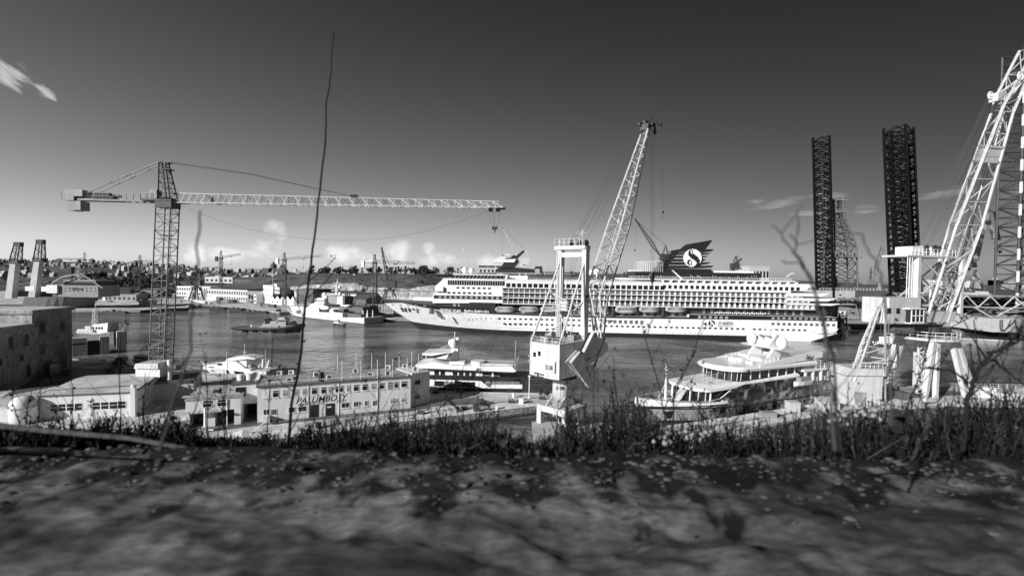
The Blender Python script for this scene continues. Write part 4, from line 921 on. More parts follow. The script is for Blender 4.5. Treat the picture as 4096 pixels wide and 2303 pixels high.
    for x, y, r in ((3963, 384, .95), (4081, 305, .95)):
        mb = MB(fr); p = q(x, y, -3); mb.ring(p, (0, 1, 0), r, .22, 18, 6); mb.wheel(p, (0, 1, 0), .3, .5, 8)
        for i in range(6): an = i*math.pi/3; mb.bar(p, p+V((r*math.cos(an), 0, r*math.sin(an))), .12, 4)
        mb.build('head_sheave', WHITE, T)
    mb = MB(fr); mb.bar(q(4060, 345, -3), q(4130, 240, -3), .05, 4); mb.bar(q(3968, 372, -3), q(4140, 230, -3), .05, 3)
    for (x0, y0), (x1, y1), ly in (((3950, 396), (3668, 985), -2), ((3955, 398), (3674, 985), -1), ((3961, 400), (3682, 985), 1), ((3968, 410), (3706, 984), -1.5), ((3972, 420), (3714, 984), 0), ((3976, 430), (3722, 984), 1.5), ((3985, 430), (3760, 984), 0), ((3990, 430), (3768, 984), 1)):
        mb.bar(q(x0, y0, ly), q(x1, y1, ly), .045, 3)
    mb.build('luffing_cable', ROPE, T)
right_crane()
def shore_derrick():
    fr = Fr(G(3385, 1610, 2), G(3530, 1612, 2)); q = lambda x, y, ly=0.: fr.pt(x, y, ly)
    T = thing('derrick_crane', 'small lattice derrick crane on a white block base, left of the portal crane', 'crane', fr.w((5, 0, 2)), fr.rz)
    a, b = q(3378, 1605, -1), q(3525, 1500, -1); mb = MB(fr); mb.box(a.x, b.x, -1.5, 5, 2, b.z); mb.prism([(a.x-.6, -2, b.z), (b.x+.5, -2, b.z), (b.x-.5, -2, b.z+1.6), (a.x+1, -2, b.z+1.6)], (0, 7, 0)); mb.build('base_block', CRANEW, T)
    mb = MB(fr); p = q(3436, 1590, -1.7); mb.box(p.x-1, p.x+1.8, -1.62, -1.4, 2.1, 5); mb.build('base_window', CURT, T)
    mb = MB(fr); mb.bar(q(3541, 1610), q(3541, 1185), .26, 8); mb.build('mast_pole', MGREY, T)
    A = [q(3507, 1232, -.7), q(3440, 1385, -1.2), q(3400, 1520, -1.6)]; B = [q(3517, 1236, -.7), q(3464, 1390, -1.2), q(3418, 1525, -1.6)]
    C_ = [q(3512, 1225, .9), q(3450, 1378, 2), q(3412, 1510, 3)]; D = [q(3520, 1230, .9), q(3472, 1384, 2), q(3432, 1512, 3)]
    mb = MB(fr); mb.truss([A, B, D, C_], [5, 4], .2, .07); mb.build('boom', CRANEW, T)
    for i, (x, y) in enumerate(((3476, 1385), (3441, 1420), (3425, 1460), (3405, 1500))):
        mb = MB(fr); mb.bar(q(x, y, -1), q(3538, y+(-30 if i % 2 else 12)), .14, 4); mb.bar(q(x, y, 2), q(3538, y+(15 if i % 2 else -20)), .14, 4); mb.build('cross_brace', CRANEW, T)
    mb = MB(fr); p = q(3405, 1500, -1); mb.rail([(p.x, -1.4, b.z+1.7), (b.x, -1.4, b.z+1.7)], 1.2, .06, 1); mb.bar((p.x, -1.4, b.z+3), (b.x+1, -1.4, b.z+3), .2, 4); mb.build('base_railing', CRANEW, T)
    mb = MB(fr); mb.bar(q(3516, 1228), q(3541, 1190), .05, 3); mb.bar(q(3500, 1300), q(3541, 1190), .05, 3); mb.bar(q(3520, 1330), q(3541, 1195), .05, 3); mb.build('guy_cable', ROPE, T)
    mb = MB(fr); pts = [q(*c, 1) for c in ((3532, 1215), (3540, 1215), (3540, 1282), (3502, 1282))]; mb.prism([tuple(p) for p in pts], (0, 1.6, 0)); mb.build('counterweight', WHITE, T)
shore_derrick()
# ------------------------------------------------------------ superyacht with painted hull
def mural():
    m = bpy.data.materials.new('painted_hull'); m.use_nodes = True; nt = m.node_tree; N = nt.nodes; L = nt.links; b = N['Principled BSDF']; b.inputs['Roughness'].default_value = .25
    tc = N.new('ShaderNodeTexCoord'); sp = N.new('ShaderNodeSeparateXYZ'); L.new(tc.outputs['Object'], sp.inputs[0])
    nz = N.new('ShaderNodeTexNoise'); nz.inputs['Scale'].default_value = .28; nz.inputs['Detail'].default_value = 3; nz.inputs['Distortion'].default_value = 2.2; L.new(tc.outputs['Object'], nz.inputs['Vector'])
    ad = N.new('ShaderNodeMath'); ad.operation = 'MULTIPLY_ADD'; ad.inputs[1].default_value = 14; L.new(nz.outputs[0], ad.inputs[0]); L.new(sp.outputs[0], ad.inputs[2])
    gt = N.new('ShaderNodeMath'); gt.operation = 'GREATER_THAN'; gt.inputs[1].default_value = 23; L.new(ad.outputs[0], gt.inputs[0])
    n2 = N.new('ShaderNodeTexNoise'); n2.inputs['Scale'].default_value = .2; n2.inputs['Detail'].default_value = 4; n2.inputs['Distortion'].default_value = 2.2; L.new(tc.outputs['Object'], n2.inputs['Vector'])
    cr = N.new('ShaderNodeValToRGB'); e = cr.color_ramp.elements; e[0].position = .40; e[0].color = (.012,)*3+(1,); e[1].position = .68; e[1].color = (.42,)*3+(1,)
    for p, v in ((.47, .04), (.52, .16), (.56, .07), (.61, .24)): q = e.new(p); q.color = (v,)*3+(1,)
    L.new(n2.outputs[0], cr.inputs[0])
    mx = N.new('ShaderNodeMix'); mx.data_type = 'RGBA'; mx.inputs[6].default_value = (.42, .42, .42, 1); L.new(gt.outputs[0], mx.inputs[0]); L.new(cr.outputs[0], mx.inputs[7]); L.new(mx.outputs[2], b.inputs['Base Color'])  # bow white greyed; its shade is put into the base colour
    return m
def superyacht():
    fr = Fr(V((26.6, 100.1, 0)), V((83.6, 126.0, 0)))
    T = thing('superyacht', 'large white superyacht with dark painted mural along its hull, two radar domes', 'yacht', fr.o, fr.rz)
    Lh = 62.; MUR = mural()
    sheer = [(0, 6.3), (8, 5.5), (15, 5.2), (18, 5.6), (21, 7.2), (25, 8.1), (45, 8.4), (46, 7.2), (55, 6.8), (55.1, 4.4), (Lh, 4.2)]
    def lerp(p, s):
        for (a, ya), (c, yc) in zip(p, p[1:]):
            if s <= c: return ya+(yc-ya)*(s-a)/(c-a)
        return p[-1][1]
    stem = lambda z: 7.4*(1-max(0, min(1, z/6.3)))**.9
    def hb(s, z):
        t = max(0, min(1, z/6.3)); u = max(0, min(1, (s-stem(z))/(30-12*t))); return 6.1*(1-(1-u)**2.2)
    st = [0.01, .5, 1.2, 2, 3, 4.5, 6, 7.5, 9, 11, 13, 15, 16.5, 18, 19.5, 21, 23, 25, 28, 32, 36, 40, 45, 46, 50, 55, 55.1, 58, Lh]
    rows = []
    for s in st:
        top = lerp(sheer, s); zz = [-1.5, .45, .5, 2., 3.2, 3.24, 3.6, 3.64, top]
        rows.append([(max(s, stem(max(0, z))), -hb(s, max(0, z)), z) for z in zz])
    mb = MB(fr); n = 9
    for side in (1, -1):
        vs = [(p[0], p[1]*side, p[2]) for r in rows for p in r]; o = len(mb.v); mb.v += [fr.M @ V(p) for p in vs]
        for i in range(len(rows)-1):
            for j in range(n-1):
                f = (i*n+j, (i+1)*n+j, (i+1)*n+j+1, i*n+j+1); mb.f.append(tuple(k+o for k in (f if side > 0 else f[::-1]))); mb.mi.append(1 if j in (0, 5) else 0)
    r = rows[-1]; mb.m = 0; mb.add([p for p in r]+[(p[0], -p[1], p[2]) for p in r], [(j, j+1, n+j+1, n+j) for j in range(n-1)])
    hull = mb.build('hull', [MUR, BLACK], T)
    mb = MB(fr)
    dk = [(s, hb(s, 4.3)-.25, 4.3) for s in st if s < 18]
    for a, b in zip(dk, dk[1:]): mb.add([(a[0], -a[1], 4.3), (b[0], -b[1], 4.3), (b[0], b[1], 4.3), (a[0], a[1], 4.3)], [(0, 1, 2, 3)])
    for s in st[:-1]:
        i = st.index(s); t = rows[i][-1]; t2 = rows[i+1][-1]
        if s < 20:
            for sd in (1, -1): mb.loft([[(t[0], sd*t[1], t[2]), (t[0], sd*(t[1]+.25), t[2]), (t[0], sd*(t[1]+.25), 4.3)], [(t2[0], sd*t2[1], t2[2]), (t2[0], sd*(t2[1]+.25), t2[2]), (t2[0], sd*(t2[1]+.25), 4.3)]], closed=False, caps=False)
    mb.build('foredeck', YWHITE, T); mb = MB(fr); mb.box(45, 55.2, -5.9, 5.9, 6.6, 6.7); mb.box(55, Lh, -5.8, 5.8, 4.1, 6.6); mb.build('aft_deck_floor', YWHITE, T)
    mb = MB(fr); mb.bar((8.2, 0, 4.3), (8.2, 0, 9.2), .32, 8, .22); mb.bar((8.2, 0, 9.2), (8.2, 0, 13), .1, 6); mb.bar((8.2, 0, 8.6), (6.4, .3, 5.2), .06, 4); mb.bar((8.2, -.5, 11.6), (8.2, .5, 11.6), .06, 4); mb.build('foremast', YWHITE, T)
    mb = MB(fr)
    for z in (11, 11.7, 12.4, 12.9): mb.sph((8.2, -.1, z), .2, 8, 5)
    each(mb, 'mast_light', BLACK, T)
    mb = MB(fr)
    for x, y, r in ((5.4, 1.2, .5), (5.4, -1.2, .5), (6.6, 2.4, .4), (10, -2.8, .35), (10.4, 2.8, .35)): mb.bar((x, y-.3, 4.9), (x, y+.3, 4.9), r, 10); mb.bar((x, y, 4.3), (x, y, 4.9), .2, 6)
    mb.box(11, 12.4, -3.4, -2.2, 4.3, 4.9); mb.build('deck_winch', STEEL, T)
    # lower deckhouse with rounded front
    def dome(z0, z1, x0, x1, hw0, name, m, nose=6., overh=.0, slope=0., th=None):
        pts = []
        for i in range(15):
            a = -math.pi/2+math.pi*i/14; pts.append((x0+nose*(1-math.cos(a))-overh, hw0*math.sin(a)))
        pts += [(x1, hw0), (x1, -hw0)]
        mb = MB(fr); mb.loft([[(x, y, z0+slope*(x-x0)) for x, y in pts], [(x+.25, y*.985, z1+slope*(x-x0)) for x, y in pts]]); return mb.build(name, m, T)
    dome(4.3, 7.3, 13., 25, 5.4, 'deckhouse_windows', GLASS, 2.6)
    mb = MB(fr)
    for i in range(9):
        a = -math.pi/2+math.pi*i/8; x = 13.+2.6*(1-math.cos(a)); y = 5.42*math.sin(a); mb.bar((x-.03, y, 4.3), (x+.2, y, 7.3), .09 if i % 3 else .18, 4)
    each(mb, 'window_post', YWHITE, T)
    mb = MB(fr); a_ = [(12.2+3*(1-math.cos(-math.pi/2+math.pi*i/14)), 5.9*math.sin(-math.pi/2+math.pi*i/14)) for i in range(15)]
    mb.loft([[(x, y, 7.2) for x, y in a_]+[(44, 6.0, 8.2), (44, -6.0, 8.2)], [(x, y, 7.75) for x, y in a_]+[(44, 6.0, 8.75), (44, -6.0, 8.75)], [(x+3, y*.8, 8.3) for x, y in a_]+[(44, 5.2, 9.2), (44, -5.2, 9.2)]]); mb.build('deckhouse_roof', YWHITE, T)
    mb = MB(fr); mb.add([(11.2, -1.1, 4.5), (11.2, 1.1, 4.5), (14.6, 1.1, 8.2), (14.6, -1.1, 8.2)], [(0, 1, 2, 3)])
    for i in range(9): t = i/8; mb.box(11.2+3.4*t-.16, 11.2+3.4*t+.16, -1.1, 1.1, 4.5+3.7*t-.04, 4.5+3.7*t+.04)
    for sd in (-1.15, 1.15): mb.bar((11.2, sd, 5.5), (14.6, sd, 9.2), .05, 4); mb.bar((14.6, sd, 9.2), (24, sd, 9.9), .05, 4); mb.bar((14.6, sd, 8.8), (24, sd, 9.5), .04, 4)
    for i in range(7): mb.bar((14.6+1.5*i, -1.15, 8.1), (14.6+1.5*i, -1.15, 9.2+.11*i), .04, 4); mb.bar((14.6+1.5*i, 1.15, 8.1), (14.6+1.5*i, 1.15, 9.2+.11*i), .04, 4)
    mb.build('foredeck_stair', LGREY, T)
    # bridge
    dome(8.7, 10.9, 22.6, 46, 5.2, 'bridge_windows', GLASS, 2.4)
    mb = MB(fr)
    for i in range(10):
        a = -math.pi/2+math.pi*i/9; x = 22.6+2.4*(1-math.cos(a)); y = 5.22*math.sin(a); mb.bar((x-.05, y, 8.7), (x+.22, y, 10.9), .055, 4)
    for i in range(6): mb.box(28+i*3, 28.25+i*3, -5.3, -5.15, 8.9, 10.9)
    each(mb, 'bridge_post', YWHITE, T)
    def ell(x0, x1, hw, nose): return [(x0+nose*(1-math.cos(-math.pi/2+math.pi*i/18)), hw*math.sin(-math.pi/2+math.pi*i/18)) for i in range(19)]+[(x1, hw), (x1, -hw)]
    mb = MB(fr); e0 = ell(20.6, 50, 6.1, 5.); mb.loft([[(x, y, 10.9) for x, y in e0], [(x-.3 if x < 40 else x, y*1.02, 11.4) for x, y in e0], [(x+.6 if x < 40 else x, y*.96, 11.9) for x, y in e0]])
    mb.prism([(30, -6.1, 11.4), (52, -6.1, 12.6), (52, -6.1, 14), (49, -6.1, 14.4), (30, -6.1, 12.0)], (0, .35, 0)); mb.prism([(30, 5.75, 11.4), (52, 5.75, 12.6), (52, 5.75, 14), (49, 5.75, 14.4), (30, 5.75, 12.0)], (0, .35, 0)); mb.build('bridge_roof', YWHITE, T)
    M = fr.M @ Matrix.Translation(V((45.6, -6.13, 12.55))) @ Matrix.Rotation(R(5), 4, 'Y') @ Matrix.Rotation(R(90), 4, 'X'); text('Saluzi', 'yacht_name', BLACK, T, M, 1.6, .35, .02, .0, .8)
    mb = MB(fr); e1 = [(29+3.2*(1-math.cos(-math.pi/2+math.pi*i/10)), 4.8*math.sin(-math.pi/2+math.pi*i/10), 11.9) for i in range(11)]; mb.rail([(46, -5, 12)]+e1+[(46, 5, 12)], 1.1, .05, 1.3); mb.build('sun_deck_railing', WHITE, T)
    mb = MB(fr); mb.lathe([(1.9, 11.9), (1.9, 12.7), (1.4, 12.75)], (31.5, 1.5, 0), 18); mb.box(34, 39, -3.2, -.4, 11.9, 12.9); mb.box(35, 41, 1, 4, 11.9, 13); mb.box(42, 45.5, -2, 3, 11.9, 13.4); mb.box(30.5, 33, -3.6, -1.8, 11.9, 12.4); each(mb, 'sun_deck_seat', YWHITE, T)
    mb = MB(fr)
    for i in range(4): mb.bar((24+1.6*i, -3+1.1*i, 11.9), (24+1.6*i, -3+1.1*i, 13.6), .03, 4)
    each(mb, 'whip_antenna', WHITE, T)
    # radar arch
    mb = MB(fr)
    for sd in (-1, 1): mb.prism([(36, sd*2.6-.35, 11.9), (40.5, sd*2.6-.35, 11.9), (41.8, sd*2.6-.35, 14.9), (38.8, sd*2.6-.35, 14.9)], (0, .7, 0))
    mb.loft([[(38, -5.4, 14.9), (42, -5.4, 14.9), (42, 5.4, 14.9), (38, 5.4, 14.9)], [(37.6, -5.6, 15.3), (42.4, -5.6, 15.3), (42.4, 5.6, 15.3), (37.6, 5.6, 15.3)]])
    for sd in (-1, 1): mb.loft([[(38.3, sd*1.3-.3, 15.3), (41, sd*1.3-.3, 15.3), (41, sd*1.3+.3, 15.3), (38.3, sd*1.3+.3, 15.3)], [(40.3, sd*2-.3, 18.0), (41.4, sd*2-.3, 18.0), (41.4, sd*2+.3, 18), (40.3, sd*2+.3, 18)]])
    mb.lathe([(.9, 15.3), (.55, 18.5), (.35, 19.6)], (40.4, 0, 0), 10); mb.box(39.8, 41, -2, 2, 19.3, 19.45); mb.bar((38.6, 0, 18.2), (40.4, 0, 18.4), .25, 4); mb.box(37.9, 38.2, -1.5, 1.5, 18.1, 18.5); mb.bar((40.4, 0, 19.4), (40.4, 0, 21), .12, 5); mb.build('radar_arch', YWHITE, T)
    for y in (-4.1, 4.1):
        mb = MB(fr); mb.lathe([(.7, 15.3), (1.1, 15.6), (1.25, 16.4), (1.1, 17.2), (.7, 17.7), (.05, 17.9)], (39.8, y, 0), 18); mb.build('radar_dome', YWHITE, T, True)
    mb = MB(fr)
    for i in range(9): s = 20.5+i*2.9; mb.box(s, s+1.5, -6.18, -6.0, 5.6, 6.6)
    for i in range(8): s = 24+i*3; mb.box(s, s+.6, -6.15, -5.9, 4.2, 5); mb.box(s+.5, s+1.1, -6.12, -5.9, 2., 2.9)
    each(mb, 'hull_window', GLASS, T)
    mb = MB(fr); mb.box(46, 55, -5.5, 5.5, 6.6, 9.4); mb.build('aft_saloon', GLASS, T)
    mb = MB(fr); mb.box(45.5, 56.5, -6, 6, 9.4, 9.9); mb.rail([(46, -5.9, 6.7), (55, -5.9, 6.7)], 1.1, .05, 1.4); mb.rail([(50, -5.9, 9.9), (56.4, -5.9, 9.9), (56.4, 5.9, 9.9)], 1.1, .05, 1.4)
    for s in (46.2, 49, 52, 55): mb.box(s, s+.5, -5.9, -5.4, 6.6, 9.4)
    mb.build('aft_deck', YWHITE, T)
    mb = MB(fr); pr = (10.8, -hb(10.8, 2)-.02, 2); mb.add([(6.4, -hb(6.4, 3)-.06, 3.1), (8.6, -hb(8.6, 3)-.06, 3.1), (8.9, -hb(8.9, .8)-.1, .9), (8.0, -hb(8., .8)-.1, .9)], [(0, 1, 2, 3)]); mb.build('anchor_pocket', BLACK, T)
    tt = thing('yacht_tender', 'small open tender hanging in a recess on the side of the mural yacht', 'boat', fr.w((44, -6.6, 6.4)), fr.rz)
    rings = []
    for u in (-3.3, -2.6, -1, 1, 2.6, 3.2):
        w = .95*(1-abs(u/3.4)**3)+.1; rings.append([(44+u, -6.9-w, 7.6), (44+u, -6.9-w*.6, 6.7), (44+u, -6.9, 6.4), (44+u, -6.9+w*.6, 6.7), (44+u, -6.9+w, 7.6)])
    MB(fr).loft(rings).build('hull', YWHITE, tt); MB(fr).box(42.2, 46, -7.5, -6.3, 7.6, 8.5).build('tarpaulin', MGREY, tt)
superyacht()
# ------------------------------------------------------------ dark-hulled motor yacht behind the pier
def simple_hull(fr, L, beam, sheer, mats, rake=3., nose=14., wl=.35, stripe=None, y0=0., depth=-1.2, stern_taper=.9):
    """hull from lx=0 (bow) to L; near side at y0, far side at y0+beam; material 1 below the stripe height"""
    def sh(s):
        for (a, ya), (c, yc) in zip(sheer, sheer[1:]):
            if s <= c: return ya+(yc-ya)*(s-a)/max(c-a, 1e-6)
        return sheer[-1][1]
    H = sheer[0][1]; rows = []
    st = sorted(set([.01]+[L*.5*(i/14)**1.6 for i in range(1, 15)]+[L*(.5+.5*i/8) for i in range(1, 9)]+[p[0] for p in sheer if p[0] > 0]))
    for s in st:
        top = sh(s); b = stripe if stripe is not None else wl
        zz = [depth, wl, wl+.02, max(wl+.05, min(b, top-.1)), max(wl+.08, min(b+.03, top-.05)), top]; r = []
        for z in zz:
            t = max(0, min(1, z/H)); ss = max(s, rake*(1-t)); u = max(0, min(1, (s-rake*(1-t))/(nose*(1.25-.5*t)))); hb = beam/2*(1-(1-u)**2.1)
            if s > L*.8: hb *= 1-(1-stern_taper)*((s-L*.8)/(L*.2))
            r.append((ss, y0+beam/2-hb, z))
        rows.append(r)
    mb = MB(fr); n = 6
    for side in (0, 1):
        o = len(mb.v); mb.v += [fr.M @ V((p[0], 2*y0+beam-p[1] if side else p[1], p[2])) for r in rows for p in r]
        for i in range(len(rows)-1):
            for j in range(n-1):
                f = (i*n+j, (i+1)*n+j, (i+1)*n+j+1, i*n+j+1); mb.f.append(tuple(k+o for k in (f[::-1] if side else f))); mb.mi.append(1 if j < 1 or (stripe is not None and j < 3) else 0)
    for r, fl in ((rows[-1], 1),): mb.m = 0; mb.add([p for p in r]+[(p[0], 2*y0+beam-p[1], p[2]) for p in r], [(j, j+1, n+j+1, n+j) for j in range(n-1)])
    for a, b in zip(rows, rows[1:]):
        a, b = a[-1], b[-1]; mb.add([(a[0], a[1], a[2]-.02), (b[0], b[1], b[2]-.02), (b[0], 2*y0+beam-b[1], b[2]-.02), (a[0], 2*y0+beam-a[1], a[2]-.02)], [(0, 1, 2, 3)])
    return mb
def dark_yacht():
    fr = Fr(V((-37, 123.4, 0)), V((3.2, 121.2, 0))); q = lambda u, v, ly=0.: fr.pt(1500+u/3.14, 1340+v/3.14, ly)
    T = thing('motor_yacht', 'black-hulled motor yacht with white decks moored behind the pier, stern right', 'yacht', fr.o, fr.rz)
    z = lambda v: q(1300, v).z; X = lambda u: q(u, 550).x; E = X(1850)
    mb = simple_hull(fr, E, 8.6, [(0, z(520)), (12, z(570)), (X(1330), z(575)), (X(1440), z(655)), (X(1480), z(620)), (E, z(612))], [0], 4, 14, .35, z(662)); mb.build('hull', [YWHITE, BLACK], T)
    def slab(us, v0, v1, y0, y1, m, name, dx0=0, dx1=0):
        mb = MB(fr); a, b = X(us[0]), X(us[1]); mb.prism([(a, y0, z(v0)), (b, y0, z(v0)), (b+dx1, y0, z(v1)), (a+dx0, y0, z(v1))], (0, y1-y0, 0)); return mb.build(name, m, T)
    slab((700, 1260), 656, 590, -.02, .3, GLASS, 'side_deck_opening')
    slab((870, 1100), 640, 592, -.06, .1, MGREY, 'saloon_panel'); slab((690, 750), 650, 585, -.08, .1, YWHITE, 'opening_post')
    slab((500, 1600), 572, 520, .05, 8.5, BLACK, 'black_belt', 0, 8)
    slab((560, 1340), 520, 450, .9, 7.7, YWHITE, 'upper_saloon')
    mb = MB(fr)
    for u in (735, 812, 968, 1045, 1122, 1200): mb.box(X(u), X(u+58), .84, 1., z(518), z(462))
    each(mb, 'saloon_window', GLASS, T)
    slab((1350, 1600), 520, 470, 1.5, 7.1, GLASS, 'aft_saloon'); slab((1465, 1485), 545, 470, .3, .7, YWHITE, 'deck_post')
    mb = MB(fr); mb.prism([(X(560), -.1, z(452)), (X(1700), -.1, z(462)), (X(1775), -.1, z(440)), (X(1720), -.1, z(385)), (X(980), -.1, z(392)), (X(760), -.1, z(350)), (X(500), -.1, z(396))], (0, 8.8, 0)); mb.build('upper_deck', YWHITE, T)
    mb = MB(fr); mb.prism([(X(560), -.15, z(432)), (X(1770), -.15, z(452)), (X(1690), -.15, z(470)), (X(640), -.15, z(452))], (0, 8.9, 0)); mb.build('deck_edge', BLACK, T)
    slab((1180, 1730), 386, 372, 2, 6, LGREY, 'deck_well'); 
    mb = MB(fr); mb.lathe([(1.6, z(390)), (1.9, z(345)), (1.7, z(345))], (X(1270), 3, 0), 16); mb.build('spa_tub', YWHITE, T)
    slab((920, 1110), 385, 352, 1, 6.5, YWHITE, 'tender_cradle'); 
    mb = MB(fr); mb.prism([(X(880), 3.2, z(350)), (X(1010), 3.2, z(350)), (X(1010), 3.2, z(200)), (X(930), 3.2, z(200))], (0, 2.4, 0)); mb.build('mast_base', YWHITE, T)
    mb = MB(fr); mb.prism([(X(580), .6, z(300)), (X(745), .6, z(310)), (X(885), .6, z(318)), (X(975), .6, z(222)), (X(930), .6, z(235)), (X(585), .6, z(250))], (0, 7.4, 0)); mb.build('hardtop', YWHITE, T)
    mb = MB(fr); mb.prism([(X(582), .55, z(300)), (X(745), .55, z(308)), (X(940), .55, z(245)), (X(880), .55, z(243)), (X(700), .55, z(280)), (X(584), .55, z(275))], (0, .04, 0)); mb.prism([(X(890), .54, z(318)), (X(975), .54, z(232)), (X(925), .54, z(240))], (0, .05, 0)); mb.build('hardtop_trim', BLACK, T)
    mb = MB(fr); mb.lathe([(.35, z(245)), (.3, z(165))], (X(950), 4.4, 0), 10); mb.box(X(905), X(1000), 3.4, 5.4, z(185), z(178)); mb.bar((X(955), 4.4, z(170)), (X(958), 4.4, z(-10)), .1, 6); mb.build('mast', YWHITE, T)
    for u, v, r, y in ((948, 120, 1.0, 3.4), (905, 125, .65, 4.6), (990, 100, .8, 5.2)):
        mb = MB(fr); zc = z(v); mb.lathe([(r*.5, zc-r*1.5), (r*.95, zc-r), (r, zc), (r*.75, zc+r*.7), (.05, zc+r)], (X(u), y, 0), 16); mb.build('radar_dome', YWHITE, T, True)
    mb = MB(fr); mb.bar((X(900), 2, z(150)), (X(700), 2, z(245)), .03, 3); mb.bar((X(900), 5, z(150)), (X(720), 5, z(245)), .03, 3); mb.build('stay_wire', WHITE, T)
    mb = MB(fr); mb.bar((X(1750), .5, z(430)), (X(1760), .5, z(60)), .045, 4); mb.bar((X(1748), 1, z(400)), (X(1800), 1, z(262)), .05, 4); each(mb, 'aerial', WHITE, T)
    mb = MB(fr); mb.rail([(X(1060), 0, z(392)), (X(1680), 0, z(385)), (X(1720), 1.5, z(385))], .55, .03, 2.4); mb.rail([(X(1330), .3, z(545)), (X(1560), .3, z(545))], .8, .035, 1.6); mb.rail([(X(1390), .2, z(625)), (X(1810), .2, z(612))], .8, .035, 1.6); mb.build('deck_railing', YWHITE, T)
    mb = MB(fr); mb.box(X(1640), X(1740), 2, 7, z(612), z(525)); mb.build('stern_house', GLASS, T)
    mb = MB(fr); mb.prism([(X(1740), 1.2, z(612)), (X(1850), 1.2, z(612)), (X(1810), 1.2, z(530)), (X(1750), 1.2, z(530))], (0, 6, 0)); mb.build('stern_arch', BLACK, T)
    mb = MB(fr); mb.tube([(X(810), 1, z(410)), (X(955), 1, z(408))], .35, 8); mb.build('life_raft', WHITE, T)
dark_yacht()
def white_yacht():
    a = G(800, 1512, 0); b = G(1085, 1512, 0); fr = Fr(V((a.x-1, a.y+2, 0)), V((b.x+3, b.y-1, 0))); q = lambda u, v, ly=0.: fr.pt(740+u/3.14, 1340+v/3.14, ly)
    z = lambda v: q(500, v).z; X = lambda u: q(u, 450).x; E = X(1010)
    T = thing('motor_yacht', 'white motor yacht with open flybridge moored behind the long office block, bow left', 'yacht', fr.o, fr.rz)
    x0 = X(105)
    fr2 = Fr(fr.w((x0, 0, 0)), fr.w((E, 0, 0))); o = x0
    mb = simple_hull(fr2, E-x0, 6.4, [(0, z(385)), (6, z(425)), (12, z(440)), (E-x0, z(445))], [0], 3.2, 11, .3); mb.build('hull', [YWHITE, DGREY], T)
    def pr(pts, y0, y1, m, name): mb = MB(fr); mb.prism([(X(u), y0, z(v)) for u, v in pts], (0, y1-y0, 0)); return mb.build(name, m, T)
    pr([(195, 425), (245, 385), (395, 375), (490, 330), (620, 330), (740, 420), (800, 425), (800, 450), (230, 450)], .7, 5.7, YWHITE, 'deckhouse')
    pr([(385, 388), (400, 362), (455, 365), (448, 386)], .66, .8, GLASS, 'bridge_window'); pr([(275, 415), (282, 402), (348, 408), (350, 424)], .66, .8, GLASS, 'deckhouse_window')
    pr([(515, 440), (535, 438), (550, 490), (530, 488)], -.06, .1, GLASS, 'side_window'); pr([(612, 445), (735, 455), (742, 485), (625, 478)], -.06, .1, GLASS, 'saloon_window')
    pr([(490, 330), (505, 298), (700, 268), (770, 270), (865, 292), (850, 300), (760, 296), (700, 310)], .8, 5.6, YWHITE, 'bimini_top')
    pr([(600, 385), (625, 325), (730, 315), (735, 400), (640, 405)], 1.5, 4.9, YWHITE, 'radar_arch')
    mb = MB(fr); mb.bar((X(655), 3.2, z(300)), (X(668), 3.2, z(120)), .07, 5); mb.bar((X(640), 3.2, z(235)), (X(690), 3.2, z(235)), .06, 4); mb.bar((X(668), 2.6, z(215)), (X(668), 3.8, z(215)), .06, 4); mb.build('mast', YWHITE, T)
    mb = MB(fr)
    for u, v0, v1 in ((494, 315, 205), (985, 320, 165)): mb.bar((X(u), 1, z(v0)), (X(u), 1, z(v1)), .035, 4)
    each(mb, 'aerial', WHITE, T)
    mb = MB(fr); mb.prism([(X(932), 1, z(400)), (X(950), 1, z(400)), (X(956), 1, z(295)), (X(944), 1, z(295))], (0, .3, 0)); mb.prism([(X(995), 1, z(405)), (X(1010), 1, z(405)), (X(1034), 1, z(303)), (X(1022), 1, z(303))], (0, .3, 0)); mb.bar((X(985), 1.4, z(410)), (X(985), 1.4, z(320)), .12, 5); mb.bar((X(970), 1, z(400)), (X(1070), 1, z(400)), .1, 4); each(mb, 'stern_davit', YWHITE, T)
    mb = MB(fr); mb.rail([(X(95), 3.2, z(385)), (X(240), .6, z(410)), (X(420), 0, z(440))], .8, .035, 1.5); mb.build('bow_railing', WHITE, T)
    mb = MB(fr)
    for u in (780, 860, 900): mb.sph((X(u), 1.5+(u % 3), z(395)), .5, 8, 5)
    each(mb, 'deck_gear', LGREY, T)
white_yacht()
